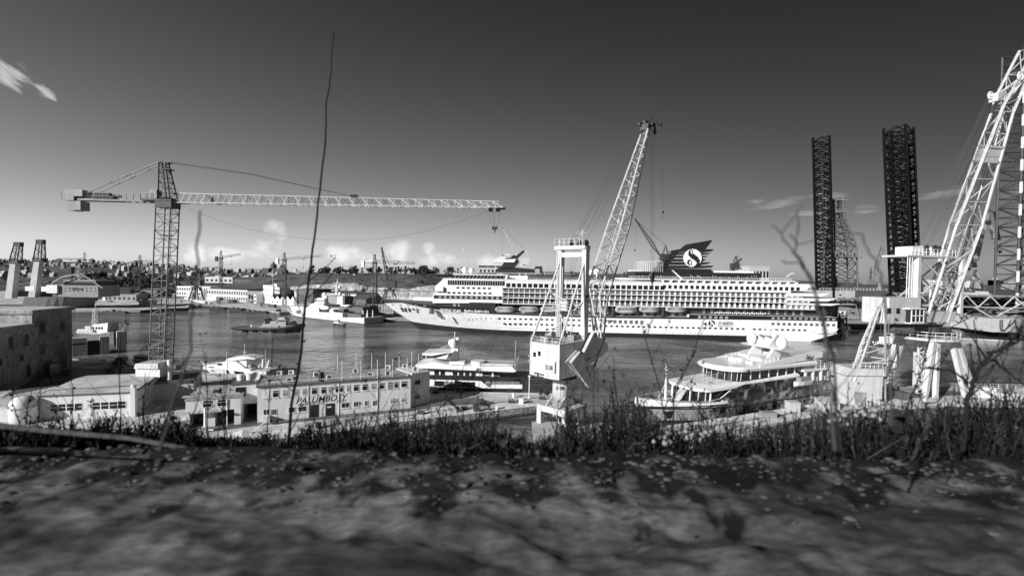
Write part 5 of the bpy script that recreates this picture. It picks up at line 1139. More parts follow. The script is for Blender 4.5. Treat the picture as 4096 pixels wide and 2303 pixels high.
# ------------------------------------------------------------ near yard: office block, sheds, old building
ASPH = mat('dark_wet_asphalt', .13, .55, .5, .12, bump=.2, bsc=3, dirt=.3)
def patch(name, pts, z, m):
    mb = MB(); mb.add([(G(x, y, z).x, G(x, y, z).y, z) for x, y in pts], [tuple(range(len(pts)))]); return struct(mb, name, m)
patch('yard_road', [(700, 1745), (1030, 1702), (1645, 1645), (1735, 1625), (1990, 1612), (1905, 1588), (1720, 1596), (1020, 1640), (600, 1700)], 2.006, ASPH)
patch('yard_apron', [(0, 1590), (300, 1530), (560, 1500), (480, 1478), (300, 1470), (160, 1500)], 2.006, ASPH)
def office_block():
    a, b = G(1029, 1689, 2), G(1642, 1631, 2); fr = Fr(a, b); q = lambda u, v, ly=0.: fr.pt(740+u/3.14, 1340+v/3.14, ly)
    T = thing('office_block', 'long two-storey white office block with painted shipyard name on its front', 'building', fr.w((0, 0, 2)), fr.rz)
    L = fr.pt(1642, 1631).x; H = fr.pt(1029, 1549).z; D = 9.5
    mb = MB(fr); mb.box(0, L, 0, D, 2, H); mb.build('wall', WALLW, T)
    mb = MB(fr); mb.box(-.25, L+.1, -.35, D+.2, H, H+.25); mb.build('eave', DGREY, T)
    mb = MB(fr); mb.box(.3, L-.2, .2, D-.2, H+.252, H+.4)
    mb.build('roof', ROOFG, T)
    mb = MB(fr)
    for i in range(11): s = 1+i*(L-2)/10; mb.box(s, s+.18, .2, D-.2, H+.4, H+.44)
    mb.build('roof_seams', LGREY, T)
    mb = MB(fr); mb.box(L*.37, L*.37+.5, 0, D, H+.4, H+.75); mb.build('roof_parapet', DGREY, T)
    mb = MB(fr); mb.bar((1.5, .5, H+.7), (L*.75, .5, H+.7), .07, 5); mb.bar((1.5, .5, H+.55), (1.5, 5, H+.55), .07, 5); mb.build('roof_pipe', WHITE, T)
    # windows: frame with pane, upper row and lower row
    up = [(985, 68, 1), (1105, 68, 0), (1230, 66, 2), (1352, 66, 2), (1475, 62, 2), (1593, 62, 0), (1712, 58, 0), (1800, 42, 2), (1890, 38, 0), (1945, 38, 0), (2030, 38, 2), (2118, 58, 0), (2228, 56, 0), (2338, 56, 2), (2443, 54, 0), (2548, 52, 2)]
    
    zu0, zu1 = q(1140, 775).z, q(1140, 697).z; zl0, zl1 = q(1060, 998).z, q(1060, 930).z
    def win(s0, s1, z0, z1, kind, mull=True):
        f = MB(fr); f.box(s0-.09, s1+.09, -.06, .02, z0-.1, z1+.1); w = f.build('window', WHITE, T)
        g = MB(fr); hz = z0+(z1-z0)*.74
        if mull: g.box(s0, s1, -.075, -.05, z0, hz-.05); g.box(s0, s1, -.075, -.05, hz+.05, z1)
        else:
            k = max(2, round((s1-s0)/.7)); d = (s1-s0)/k
            for i in range(k): g.box(s0+i*d+.04, s0+(i+1)*d-.04, -.075, -.05, z0, z1)
        g.build('pane', [GLASS, WHITE, MGREY][kind], w)
        sl = MB(fr); sl.box(s0-.12, s1+.12, -.16, .0, z0-.2, z0-.11); sl.build('sill', WHITE, w)
    for u, w_, k in up:
        s0 = q(u, 730).x; s1 = q(u+w_, 730).x; win(s0, s1, zu0, zu1, k)
    for u in (52, 160, 245, 330):  # last four, traced on the second photo crop
        s0 = fr.pt(1500+u/3.14, 1340+620/3.14).x; s1 = s0+(1.15 if u != 245 else .75)
        if s1 < L-.2 and u != 52: win(s0, s1, zu0, zu1, 0 if u != 160 else 2)
    for u, w_, k in ((985, 75, 0), (1300, 80, 0), (1425, 100, 0), (1965, 95, 0), (2118, 58, 0), (2255, 38, 0)):
        s0 = q(u, 920).x; s1 = q(u+w_, 920).x; win(s0, s1, zl0+.1, zl1, k, False)
    for u in (190, 235, 330):
        s0 = fr.pt(1500+u/3.14, 1340+820/3.14).x; win(s0, s0+.9, zl0+.1, zl1, 2)
    for u, w_ in ((1570, 108), (1765, 115)):
        mb = MB(fr); mb.box(q(u, 950).x, q(u+w_, 950).x, -.05, .05, 2.02, q(1620, 875).z); mb.build('garage_door', BLACK, T)
    mb = MB(fr); x = q(1785, 900); mb.box(x.x, x.x+.8, -.09, -.04, q(1790, 910).z, q(1790, 893).z); mb.build('door_notice', WHITE, T)
    for u in (1075, 2350):
        d = MB(fr); s = q(u, 1000).x; d.box(s, s+1.15, -.05, .05, 2.02, zl1); d = d.build('door', WHITE, T)
        g = MB(fr)
        for i in range(3): g.box(s+.12+i*.33, s+.36+i*.33, -.07, -.04, 3.3, zl1-.1)
        g.build('door_pane', GLASS, d)
    mb = MB(fr); s = q(985, 1050).x; mb.box(s, q(1068, 1050).x, -1.0, -.01, 2, 3.25); mb.build('porch_wall', WALLW, T)
    mb = MB(fr)
    for u in (1548, 1930, 2415): s = q(u, 800).x; mb.bar((s, -.08, 2), (s, -.08, H-.1), .05, 5)
    mb.build('drain_pipe', WHITE, T)
    # painted name
    p, e = q(1390, 848), q(2070, 775); text('PALUMBOSY', 'name_lettering', BLACK, T, wallM(fr, p.x, q(1700, 830).z-.12, -.012), (e.x-p.x)/6.05, .28, .004, .02)
    p, e = q(1420, 885), q(1825, 850); text('SUPERYACHTS', 'name_lettering', DGREY, T, wallM(fr, p.x, q(1600, 873).z-.1, -.012), (e.x-p.x)/8.15, .1, .004, .015)
    p, e = q(1905, 840), q(2050, 830); text('REFIT', 'name_lettering', DGREY, T, wallM(fr, p.x, q(1600, 873).z-.1, -.012), (e.x-p.x)/3.0, .1, .004, .015)
    # end wing, set at an angle
    fb = Fr(fr.w((L+.35, .6, 2)), fr.w((L+.35+4.3, 2.2, 2)))
    mb = MB(fb); mb.box(0, 4.7, 0, 8, 2, H+.55); mb.build('end_wing', WALLW, T)
    mb = MB(fr); mb.box(L-.1, L+.8, .4, 6, 2, H+.1); mb.build('link_wall', WALLW, T)
    for z0, z1 in ((zu0, zu1-.1), (zl0+.3, zl1)):
        f = MB(fb); f.box(.75, 2.2, -.05, .02, z0, z1); w = f.build('window', WHITE, T); g = MB(fb); g.box(.83, 1.45, -.07, -.04, z0+.07, z1-.07); g.box(1.52, 2.12, -.07, -.04, z0+.07, z1-.07); g.build('pane', GLASS, w)
    d = MB(fb); d.box(3.4, 4.2, -.04, .02, 2.02, 4.2); d.build('door', LGREY, T)
    mb = MB(fb)
    for s in (-.25, -.1, .05): mb.bar((s, -.08, 2.3), (s, -.08, H), .04, 4)
    mb.build('drain_pipe', LGREY, T)
    return fr, q, L, H, D
OFR, OQ, OL, OH, OD = office_block()
def ac_unit():
    t = thing('air_conditioner', '', 'air conditioner', (0, 0, 0), 0, 'air conditioning units on the office roof')
    b = MB(); b.box(-.55, .55, -.22, .22, .12, .95); b.box(-.5, -.4, -.22, .22, 0, .12); b.box(.4, .5, -.22, .22, 0, .12); b.build('casing', WHITE, t)
    b = MB(); b.wheel((-.12, -.23, .55), (0, 1, 0), .34, .03, 18); f = b.build('fan_grille', STEEL, t)
    b = MB(); b.wheel((-.12, -.25, .55), (0, 1, 0), .09, .03, 10); b.build('hub', LGREY, f)
    return t
acs = [(1310, 565, 0, 'air conditioner nearest the left end of the office roof'), (1815, 538, 0, 'air conditioner standing on the front edge of the roof, at the parapet'), (2338, 492, 0, 'air conditioner on the roof between two tall white poles'),
       (1650, 470, 4.5, 'air conditioner at the roof parapet, back row'), (1185, 405, 8.5, 'smaller air conditioner on the far left back edge of the roof'), (1335, 398, 8.6, 'air conditioner on the back edge, behind the roof hatch'),
       (2143, 440, 6, 'air conditioner in front of a white pole, middle of the back row'), (2550, 500, .6, 'air conditioner beside a cable loop near the right of the roof front'), (2545, 415, 7, 'dark-fronted air conditioner at the right of the back row')]
AC = None
for u, v, ly, lab in acs:
    p = OQ(u, v+22, ly); w = OFR.w((p.x, max(ly, .9), OH+.4))
    if AC is None: AC = ac_unit(); AC['label'] = lab; AC.matrix_world = Matrix.Translation(w) @ Matrix.Rotation(OFR.rz+R(5), 4, 'Z'); _rootM[AC] = AC.matrix_world.copy()
    else: dup(AC, w, OFR.rz+R(rnd.uniform(-12, 12)), lab)
for u, v, ly, lab in ((165, 495, .9, 'air conditioner on the front roof edge near the right end of the office block'), (165, 415, 8, 'air conditioner on the back roof edge near the right end'), (375, 410, 8, 'white air conditioner close to the end wing'), (518, 470, 2, 'air conditioner on top of the angled end wing')):
    p = OFR.pt(1500+u/3.14, 1340+v/3.14, ly); dup(AC, OFR.w((p.x, ly+(1 if u == 518 else 0), OH+(.4 if u < 500 else .56))), OFR.rz, lab)
def pole(lx, ly, z0, h, lab, fr=OFR):
    mb = MB(fr); mb.bar((lx, ly, z0), (lx, ly, z0+h), .055, 6, .04); mb.box(lx-.12, lx+.12, ly-.12, ly+.12, z0, z0+.12); mb.sph((lx, ly, z0+h), .08, 6, 4)
    solo(mb, 'roof_pole', WHITE, lab, 'pole', fr.w((lx, ly, z0)), 'white poles standing along the office roof')
fp = [(1972, 330, 560), (2208, 320, 545), (2418, 312, 535)]
for i, (u, v0, v1) in enumerate(fp):
    p0 = OQ(u, v1, .1); p1 = OQ(u, v0, .1); pole(p0.x, .1, OH+.25, p1.z-OH-.25, ['front-row roof pole above the painted word on the office block', 'front-row roof pole next to the fan-side air conditioner', 'front-row roof pole right of the fan-side air conditioner'][i])
for i, (u, v0) in enumerate(((30, 312), (220, 305), (408, 295), (575, 280), (690, 240))):
    p1 = OFR.pt(1500+u/3.14, 1340+v0/3.14, .1); pole(min(p1.x, OL+4.0), .1 if i < 3 else 2.6, OH+(.25 if i < 3 else .55), p1.z-OH-.25, ['roof pole just left of the last front air conditioner', 'roof pole just right of the last front air conditioner', 'roof pole at the right corner of the main roof', 'roof pole at the inner corner of the end wing', 'roof pole at the outer corner of the end wing'][i])
for i, (u, v0) in enumerate(((1915, 255), (2150, 240), (2345, 232), (2518, 226))):
    p1 = OQ(u, v0, 9.2); pole(p1.x, 9.2, OH+.25, p1.z-OH-.25, ['back-row roof pole beside a small white cone cap', 'back-row roof pole behind an air conditioner, middle', 'back-row roof pole against the water, third', 'back-row roof pole left of the dark-fronted air conditioner'][i])
for i, (u, v0) in enumerate(((130, 226), (303, 216), (463, 210), (640, 213))):
    p1 = OFR.pt(1500+u/3.14, 1340+v0/3.14, 9.2); pole(p1.x, 9.2, OH+.25, p1.z-OH-.25, ['back-row roof pole left of a black air conditioner', 'back-row roof pole near the right end, before the yacht bow', 'back-row roof pole in front of the dark yacht bow', 'back-row roof pole in front of the dark yacht hardtop'][i])
mb = MB(OFR); p = OQ(955, 465, 6); c = (-.6, 3.5, OH+1.6)
rg = [[(c[0]+.9*r*math.cos(a)*.9, c[1]-.35*r*r, c[2]+.9*r*math.sin(a)) for a in [i*math.pi/8 for i in range(16)]] for r in (.05, .4, .75, 1.)]
mb.loft(rg, caps=False); mb.bar((c[0], c[1], c[2]), (c[0], c[1], OH), .06, 6); mb.bar(c, (c[0]+.2, c[1]-.8, c[2]+.1), .03, 4)
solo(mb, 'satellite_dish', LGREY, 'grey satellite dish on the stair block beside the office roof', 'satellite dish', OFR.w((-.6, 3.5, OH)))
def stair_block():
    T = thing('stair_block', 'narrow white block with one dark window between the two yard buildings', 'building', OFR.w((-4.4, 3, 2)), OFR.rz)
    mb = MB(OFR); mb.box(-4.7, -.02, 3, 9.3, 5.1, OH+.1); mb.build('wall', WALLW, T)
    mb = MB(OFR); mb.box(-4.9, .1, 2.85, 9.5, OH+.1, OH+.35); mb.build('roof', DGREY, T)
    mb = MB(OFR); mb.box(-4.1, -2.3, 2.95, 3.05, OH-2.2, OH-.4); w = mb.build('window', BLACK, T); mb = MB(OFR); mb.box(-4.0, -3.25, 2.92, 2.96, OH-2.1, OH-.5); mb.box(-3.15, -2.4, 2.92, 2.96, OH-2.1, OH-.5); mb.build('pane', GLASS, w)
    mb = MB(OFR); mb.box(-4.6, -.1, 8.8, 9.2, 2, 5.1); mb.build('back_wall', BLACK, T)
    mb = MB(OFR); mb.lathe([(.7, OH+.35), (.72, OH+1.5), (.1, OH+1.65)], (-3.6, 6.5, 0), 14); mb.lathe([(.7, OH+.35), (.72, OH+1.5), (.1, OH+1.65)], (-2.0, 6.5, 0), 14); each(mb, 'water_tank', WHITE, T)
stair_block()
def workshop():
    a, b = G(735, 1715, 2), G(963, 1695, 2); fr = Fr(a, b); q = lambda u, v, ly=0.: fr.pt(740+u/3.14, 1340+v/3.14, ly); L = fr.pt(963, 1695).x; H = q(700, 775).z
    T = thing('workshop', 'low white workshop with open dark bays left of the office block', 'building', fr.w((0, 0, 2)), fr.rz)
    mb = MB(fr); mb.box(.3, L, 3, 11, 2, H); mb.box(.3, L, 0, 3, 5, H); mb.box(L-1.1, L, 0, 3, 2, 5); mb.box(L-6.2, L-4.3, 0, 3, 2, 5); mb.box(.3, .9, 0, 3, 2, 5); mb.build('wall', WALLW, T)
    mb = MB(fr); mb.box(.1, L+.2, -.2, 11.2, H, H+.2); mb.build('roof', ROOFG, T)
    mb = MB(fr); mb.box(.4, L-3, -1.2, -.01, 5, 5.18); mb.build('canopy', LGREY, T)
    for u, w_ in ((228, 102), (410, 106)):
        s = q(u, 900).x; s1 = q(u+w_, 900).x; f = MB(fr); f.box(s-.1, s1+.1, -.06, .02, 5.75, 7.1); w = f.build('window', WHITE, T)
        g = MB(fr); g.box(s, s1, -.08, -.05, 5.85, 6.5); g.box(s, s1, -.08, -.05, 6.6, 7.0); g.build('pane', GLASS, w)
    mb = MB(fr); mb.box(L-8.5, L-5.5, 4, 6.5, H+.2, H+.75); mb.build('skylight', LGREY, T)
    mb = MB(fr); mb.box(L-10, L-.5, 2.0, 2.4, H+.2, H+.4); mb.bar((L-10, 1.2, H+.3), (L, 1.2, H+.3), .06, 4); mb.build('roof_pipe', LGREY, T)
    mb = MB(fr); mb.bar((L-2.3, -.1, 2), (L-2.3, -.1, H-.3), .09, 6); mb.build('drain_pipe', WHITE, T)
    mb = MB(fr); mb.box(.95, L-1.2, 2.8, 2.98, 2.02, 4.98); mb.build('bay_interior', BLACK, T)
workshop()
def shed():
    # long flat-roofed shed bottom left
    z = 6.6; pts = [G(x, y, z) for x, y in ((150, 1588), (535, 1572), (612, 1522), (640, 1496), (350, 1507), (300, 1520))]
    a, b = G(150, 1588, z), G(535, 1572, z); fr = Fr(V((a.x, a.y, 2)), V((b.x, b.y, 2)))
    T = thing('flat_roof_shed', 'wide grey flat-roofed shed with long window strips, at lower left', 'building', (a.x, a.y, 2), fr.rz)
    lp = [(v.x, v.y) for v in pts]
    mb = MB(); mb.prism([(x, y, 2) for x, y in lp], (0, 0, z-2)); mb.build('wall', WALLW, T)
    mb = MB(); cx = sum(p[0] for p in lp)/6; cy = sum(p[1] for p in lp)/6
    mb.prism([(cx+(x-cx)*1.015, cy+(y-cy)*1.015, z+.002) for x, y in lp], (0, 0, .3)); mb.build('eave', DGREY, T)
    mb = MB(); mb.prism([(cx+(x-cx)*.985, cy+(y-cy)*.985, z+.3) for x, y in lp], (0, 0, .05)); mb.build('roof', mat('pale_roof_felt', .55, .9, .22, .15, dirt=.3), T)
    q = lambda x, y, ly=0.: fr.pt(x, y, ly); L = q(535, 1572).x
    for x0, x1 in ((200, 330), (368, 505)):
        s0, s1 = q(x0, 1625).x, q(x1, 1615).x; f = MB(fr); f.box(s0, s1, -.06, .02, 3.6, 5.15); w = f.build('window', WHITE, T); g = MB(fr); d = (s1-s0)/4
        for i in range(4): g.box(s0+i*d+.1, s0+(i+1)*d-.1, -.08, -.05, 3.7, 4.35); g.box(s0+i*d+.1, s0+(i+1)*d-.1, -.08, -.05, 4.45, 5.05)
        g.build('pane', GLASS, w)
    mb = MB(fr); mb.box(L-.3, L+.5, -.7, .2, 2, z+1.2); mb.bar((L+.1, -.25, z+1.2), (L+.1, -.25, z+1.9), .45, 10); mb.build('corner_pillar', WALLW, T)
    mb = MB(); p, e = V((*lp[0], z+.4)), V((*lp[5], z+.4)); mb.bar(p.lerp(e, .25), V((*lp[1], z+.4)).lerp(V((*lp[3], z+.4)), .3), .07, 4); mb.build('roof_cable', STEEL, T)
    # raised concrete tower base with railing behind the roof
    c = G(600, 1500, z+.3); mb = MB(); mb.box(c.x-2.2, c.x+3.4, c.y-1.5, c.y+3, z+.2, z+2.2); mb.build('roof_block', WALLW, T)
    mb = MB(); mb.loft([[(c.x-2.2, c.y-2, z+2.2), (c.x+3.4, c.y-2, z+2.2), (c.x+3.4, c.y+3, z+2.2), (c.x-2.2, c.y+3, z+2.2)], [(c.x-2.0, c.y-1.8, z+3.3), (c.x+3.2, c.y-1.8, z+3.5), (c.x+3.2, c.y+3, z+3.5), (c.x-2.0, c.y+3, z+3.3)]]); mb.build('roof_tank', LGREY, T)
    mb = MB(); mb.bar((c.x+4.6, c.y, 2), (c.x+4.6, c.y, z+4), .5, 10); mb.build('vent_stack', WHITE, T)
    # lean-to beyond the shed, dark roofed
    f2 = Fr(G(640, 1600, 2), G(735, 1592, 2)); U = thing('lean_to', 'low dark-roofed store between the flat-roofed shed and the workshop', 'building', f2.w((0, 0, 0)), f2.rz)
    mb = MB(f2); mb.box(-6.6, 6.3, .6, 14, 2, 5.6); mb.build('wall', WALLW, U); mb = MB(f2); mb.box(-6.6, 6.3, .3, 14.2, 5.6, 5.8); mb.build('roof', DGREY, U)
    mb = MB(f2); mb.rail([(-2, 14, 5.8), (6, 14, 5.8)], 1.8, .05, 2.2); mb.box(-2, 6, 13.9, 13.95, 6, 7.4); mb.build('roof_screen', LGREY, U)
shed()
def white_tank():
    c = G(95, 1690, 2.); mb = MB(); mb.lathe([(2.0, 2), (2.1, 5.2), (1.9, 6.2), (1.3, 6.9), (.3, 7.15)], (c.x, c.y, 0), 20); T = thing('storage_tank', 'large rounded white tank in the lower left corner', 'tank', (c.x, c.y, 2)); mb.build('shell', WHITE, T, True)
    mb = MB(); mb.lathe([(2.35, 5.1), (2.35, 5.3)], (c.x, c.y, 0), 20); mb.build('band', LGREY, T)
    f = Fr(G(-60, 1690, 2), G(300, 1668, 2)); mb = MB(f); mb.box(-1, 25, 0, 1.2, 2, 4.4); mb.box(-1, 25, -.1, 1.3, 4.4, 4.6); solo(mb, 'boundary_wall', WALLW, 'low white wall running past the rounded white tank', 'wall', f.w((12, 0, 0)), rz=f.rz)
white_tank()
def old_building():
    B = thing('old_building', 'weathered stone dockyard building with arched windows at the left edge', 'building', (-131, 139, 2))
    # box volumes
    mb = MB(); mb.prism([(-131.8, 142, 2), (-129.6, 128, 2), (-150, 125, 2), (-153, 139, 2)], (0, 0, 17)); mb.prism([(-129.2, 128.1, 2), (-126.5, 108, 2), (-150, 105, 2), (-150, 125, 2)], (0, 0, 13.6)); mb.build('wall', OLDST, B)
    mb = MB(); mb.prism([(-131.2, 142.6, 19), (-129, 127.6, 19), (-150.5, 124.6, 19), (-153.4, 139.4, 19)], (0, 0, .9)); mb.prism([(-128.7, 127.9, 15.6), (-126, 107.6, 15.6), (-150, 104.6, 15.6), (-150, 125, 15.6)], (0, 0, .8))
    mb.prism([(-131.6, 142.1, 11.2), (-129.4, 127.8, 11.2), (-131, 127.6, 11.2), (-133, 141.9, 11.2)], (0, 0, .5)); mb.prism([(-129, 128, 9.6), (-126.3, 107.8, 9.6), (-128, 107.6, 9.6), (-130.5, 127.8, 9.6)], (0, 0, .45)); mb.build('cornice', OLDST, B)
    mb = MB(); mb.prism([(-131.8, 142, 19.9), (-129.6, 128.2, 19.9), (-150, 125.2, 19.9), (-153, 139, 19.9)], (0, 0, .12)); mb.prism([(-129.4, 127.5, 16.4), (-126.7, 108, 16.4), (-149.5, 105, 16.4), (-149.7, 124.6, 16.4)], (0, 0, .12)); mb.build('roof', mat('pale_roof_screed', .5, .9, .15, .1), B)  # both roofs share one pale screed tone
    def opening(t, x0, y0, x1, y1, z0, h, w, arch, m=GLASS, name='window', out=.06):
        a = V((x0, y0, 0)); b = V((x1, y1, 0)); d = (b-a).normalized(); nrm = V((d.y, -d.x, 0)); nrm = nrm if nrm.x > 0 else -nrm; c = a.lerp(b, t)
        pts = [(-w/2, z0), (w/2, z0), (w/2, z0+h)]+([(w/2*math.cos(k), z0+h+w*.42*math.sin(k)) for k in (.5, 1., 1.57, 2.1, 2.6)] if arch else [])+[(-w/2, z0+h)]
        f = MB(); f.prism([tuple(c+d*x*1.22+nrm*.02+V((0, 0, z0+(z-z0)*1.06))) for x, z in pts], tuple(nrm*.16)); fw = f.build(name, OLDST, B)
        g = MB(); g.prism([tuple(c+d*x+nrm*.1+V((0, 0, z))) for x, z in pts], tuple(nrm*.1)); g.build('pane', m, fw)
        s = MB(); s.prism([tuple(c+d*x+nrm*.02+V((0, 0, z0-.3))) for x in (-w*.7, w*.7)]+[tuple(c+d*x+nrm*.02+V((0, 0, z0-.05))) for x in (w*.7, -w*.7)], tuple(nrm*.35)); s.build('sill', OLDST, fw)
    A = (-131.8, 142, -129.6, 128)
    for t in (.25, .78): opening(t, *A, 13.2, 3.6, 2.0 if t > .5 else 1.5, True); opening(t, *A, 7.6, 2.4, 1.7 if t > .5 else 1.2, t > .5)
    opening(.25, *A, 2.1, 4.4, 2.2, True, BLACK, 'arched_door'); opening(.62, *A, 2.1, 3.6, 2.2, False, BLACK, 'doorway')
    C_ = (-129.2, 128.1, -126.5, 108)
    for t in (.12, .35, .55, .75, .93): opening(t, *C_, 10.8, 2.6, 1.3, True)
    for t in (.2, .5): opening(t, *C_, 7, 1.6, 1.0, False)
    opening(.1, *C_, 2.6, 2.6, 1.2, True, BLACK, 'doorway'); opening(.62, *C_, 2.0, 4.6, 3.6, True, BLACK, 'arched_door')
    mb = MB(); mb.prism([(-129.0, 134.5, 2), (-126.6, 132.4, 2), (-127, 130.2, 2), (-129.3, 132, 2)], (0, 0, 3)); mb.build('outside_stair', OLDST, B)
old_building()
def kerb_things():
    # striped barriers along the far quay edge
    proto = None
    for i, x in enumerate((328, 356, 384, 412)):
        c = G(x, 1447+(x-328)*.035, 2); M_ = (c.x, c.y, 2)
        if proto is None:
            proto = thing('road_barrier', 'leftmost white plastic road barrier on the far quay edge', 'barrier', M_, R(-8), 'white road barriers along the far quay edge'); b = MB(); b.M = _rootM[proto]
            b.prism([(-1.0, -.35, 0), (-1.0, .35, 0), (-1.0, .16, .5), (-1.0, .12, 1.1), (-1.0, -.12, 1.1), (-1.0, -.16, .5)], (2.0, 0, 0)); b.build('body', WHITE, proto)
        else: dup(proto, M_, R(-8), ['', 'second white road barrier from the left on the far quay edge', 'third white road barrier from the left on the far quay edge', 'rightmost white road barrier, next to the palm tree'][i])
    def planter(x, y, lab, z=2, s=1.):
        c = G(x, y, z); t = thing('planter', lab, 'planter', tuple(c), 0, 'planters on the pier'); b = MB(); b.M = _rootM[t]; b.box(-.75*s, .75*s, -.4, .4, 0, .55); b.build('box', STEEL, t)
        b = MB(); b.M = _rootM[t]
        for i in range(150):
            p = V((rnd.uniform(-.7, .7)*s, rnd.uniform(-.35, .35), .55+rnd.random()**1.3*.8)); d = V((rnd.uniform(-1, 1), rnd.uniform(-1, 1), rnd.uniform(0, 1))).normalized()*.17; e = V((-d.y, d.x, .05)); b.add([p-e*.5, p+d, p+e*.5], [(0, 1, 2)])
        b.build('plant', LEAF2, t)
    for x, y, lab in ((1742, 1571, 'planter at the left end of the dark yacht, by the gangway'), (1842, 1570, 'planter on a dark bollard stand beside the dark yacht'), (2040, 1572, 'planter at the stern of the dark yacht'), (2186, 1575, 'planter near the tip of the pier, far edge'),
                      (2046, 1611, 'planter on the near edge of the pier, left of the concrete block'), (2169, 1597, 'planter alone in the middle of the pier tip'), (1930, 1622, 'planter between the two electric boxes'), (1857, 1636, 'planter left of the dark electric cabinet'), (1683, 1655, 'pale planter at the road edge, leftmost on the pier')):
        planter(x, y, lab)
    def bollard(x, y, m, lab, z=2):
        c = G(x, y, z); t = thing('bollard', lab, 'bollard', tuple(c), 0, 'mooring bollards on the pier'); b = MB(c and None); b.M = _rootM[t]; b.lathe([(.42, 0), (.3, .2), (.28, .75), (.5, .9), (.5, 1.1), (.3, 1.2)], (0, 0, 0), 14); b.build('post', m, t); b = MB(); b.M = _rootM[t]; b.box(-.5, .5, -.5, .5, 0, .06); b.build('base_plate', m, t)
    bollard(1839, 1592, BLACK, 'black mooring bollard on the pier beside the dark yacht'); bollard(2054, 1590, WHITE, 'white mooring bollard right of the dark yacht stern'); bollard(2162, 1576, BLACK, 'black capped bollard at the far edge of the pier tip')
    c = G(2084, 1613, 2); mb = MB(); mb.box(c.x-.5, c.x+.5, c.y-.4, c.y+.4, 2, 3.1); mb.box(c.x-.56, c.x+.56, c.y-.46, c.y+.46, 3.1, 3.2); solo(mb, 'concrete_block', WHITE, 'white concrete block on the near edge of the pier', 'block')
    for x, y, w, h, lab in ((1905, 1645, 1.2, 1.4, 'dark electric cabinet on the near edge of the pier'), (1832, 1645, .5, 1., 'small dark meter box left of the electric cabinet'), (1955, 1640, .45, .9, 'black power post right of the electric cabinet'), (1986, 1638, .45, .9, 'white power post with cables, right of the black power post')):
        c = G(x, y, 2); mb = MB(); mb.box(c.x-w/2, c.x+w/2, c.y-.4, c.y+.4, 2, 2+h); mb.box(c.x-w/2-.06, c.x+w/2+.06, c.y-.46, c.y+.46, 2+h, 2.08+h); solo(mb, 'power_box', WHITE if 'white' in lab else STEEL, lab, 'electric box')
    for x, y, lab in ((1101, 1695, 'dark waste bin in front of the office block porch'), (1273, 1711, 'dark waste bin on the sunlit quay strip')):
        c = G(x, y, 2); t = thing('waste_bin', lab, 'bin', tuple(c)); b = MB(); b.M = _rootM[t]; b.loft([[(-.38, -.32, 0), (.38, -.32, 0), (.38, .32, 0), (-.38, .32, 0)], [(-.45, -.4, .95), (.45, -.4, .95), (.45, .4, .95), (-.45, .4, .95)]]); b.build('body', BLACK, t); b = MB(); b.M = _rootM[t]; b.box(-.48, .48, -.43, .43, .95, 1.05); b.build('lid', STEEL, t)
    c = G(2116, 1593, 2); t = thing('lamp_post', 'slim white lamp post standing on the pier tip', 'lamp post', tuple(c)); b = MB(); b.M = _rootM[t]; b.bar((0, 0, 0), (0, 0, 5.5), .13, 8, .09); b.box(-.3, .3, -.3, .3, 0, .25); b.build('post', WHITE, t); b = MB(); b.M = _rootM[t]; b.box(-.35, .35, -.12, .12, 5.3, 5.55); b.box(-.12, .12, -.12, .12, 4.5, 5.3); b.bar((0, 0, 5.5), (0, 0, 6.1), .03, 4); b.build('lamp_head', WHITE, t)
    # quay kerb, tender rails and mooring ropes
    mb = MB(); e = [(-56, 119), (14.2, 118.2)]; mb.box(-56, 14.2, 117.6, 118.15, 2.004, 2.25); solo(mb, 'quay_kerb', CONC, 'pale stone kerb along the far edge of the pier', 'kerb')
    mb = MB(); ed = [(14.3, 110.9), (-24, 93.4), (-34, 86.2), (-52, 80.2)]
    for a, b in zip(ed, ed[1:]):
        a, b = V((*a, 0)), V((*b, 0)); d = (b-a).normalized(); n_ = V((-d.y, d.x, 0)); n_ = n_ if n_.y > 0 else -n_; k = int((b-a).length/2.2)
        for i in range(k):
            p, r_ = a.lerp(b, i/k), a.lerp(b, (i+1)/k)-d*.04; h = 2.05+rnd.random()*.08; w = 1.6+rnd.random()*.3; mb.prism([(p.x, p.y, 1.2), (r_.x, r_.y, 1.2), (r_.x+n_.x*w, r_.y+n_.y*w, 1.2), (p.x+n_.x*w, p.y+n_.y*w, 1.2)], (0, 0, h-1.2))
    solo(mb, 'coping_stones', STONE, 'pale weathered coping stones along the near edge of the pier', 'coping')
    mb = MB(); mb.tube([G(x, y, 2.05) for x, y in ((1560, 1672), (1740, 1645), (1880, 1625), (2000, 1608), (2120, 1594), (2238, 1580))], .07, 4); solo(mb, 'quay_pipe', STEEL, 'thin dark pipe running along the pier surface', 'pipe')
    for pts, lab in (([(2080, 1520, 2.5), (2116, 1556, 2.2), (2130, 1574, 2.1)], 'mooring rope from the dark yacht stern to the pier'), ([(2697, 1606, 3.2), (2790, 1650, 2.6), (2880, 1686, 2.2)], 'mooring rope from the superyacht bow to the quay')):
        a, m_, c = [G(*p) for p in pts]; mb = MB(); mb.tube(curve(a, m_-V((0, 0, .2)), c, 10), .05, 4); solo(mb, 'mooring_rope', ROPE, lab, 'rope')
kerb_things()
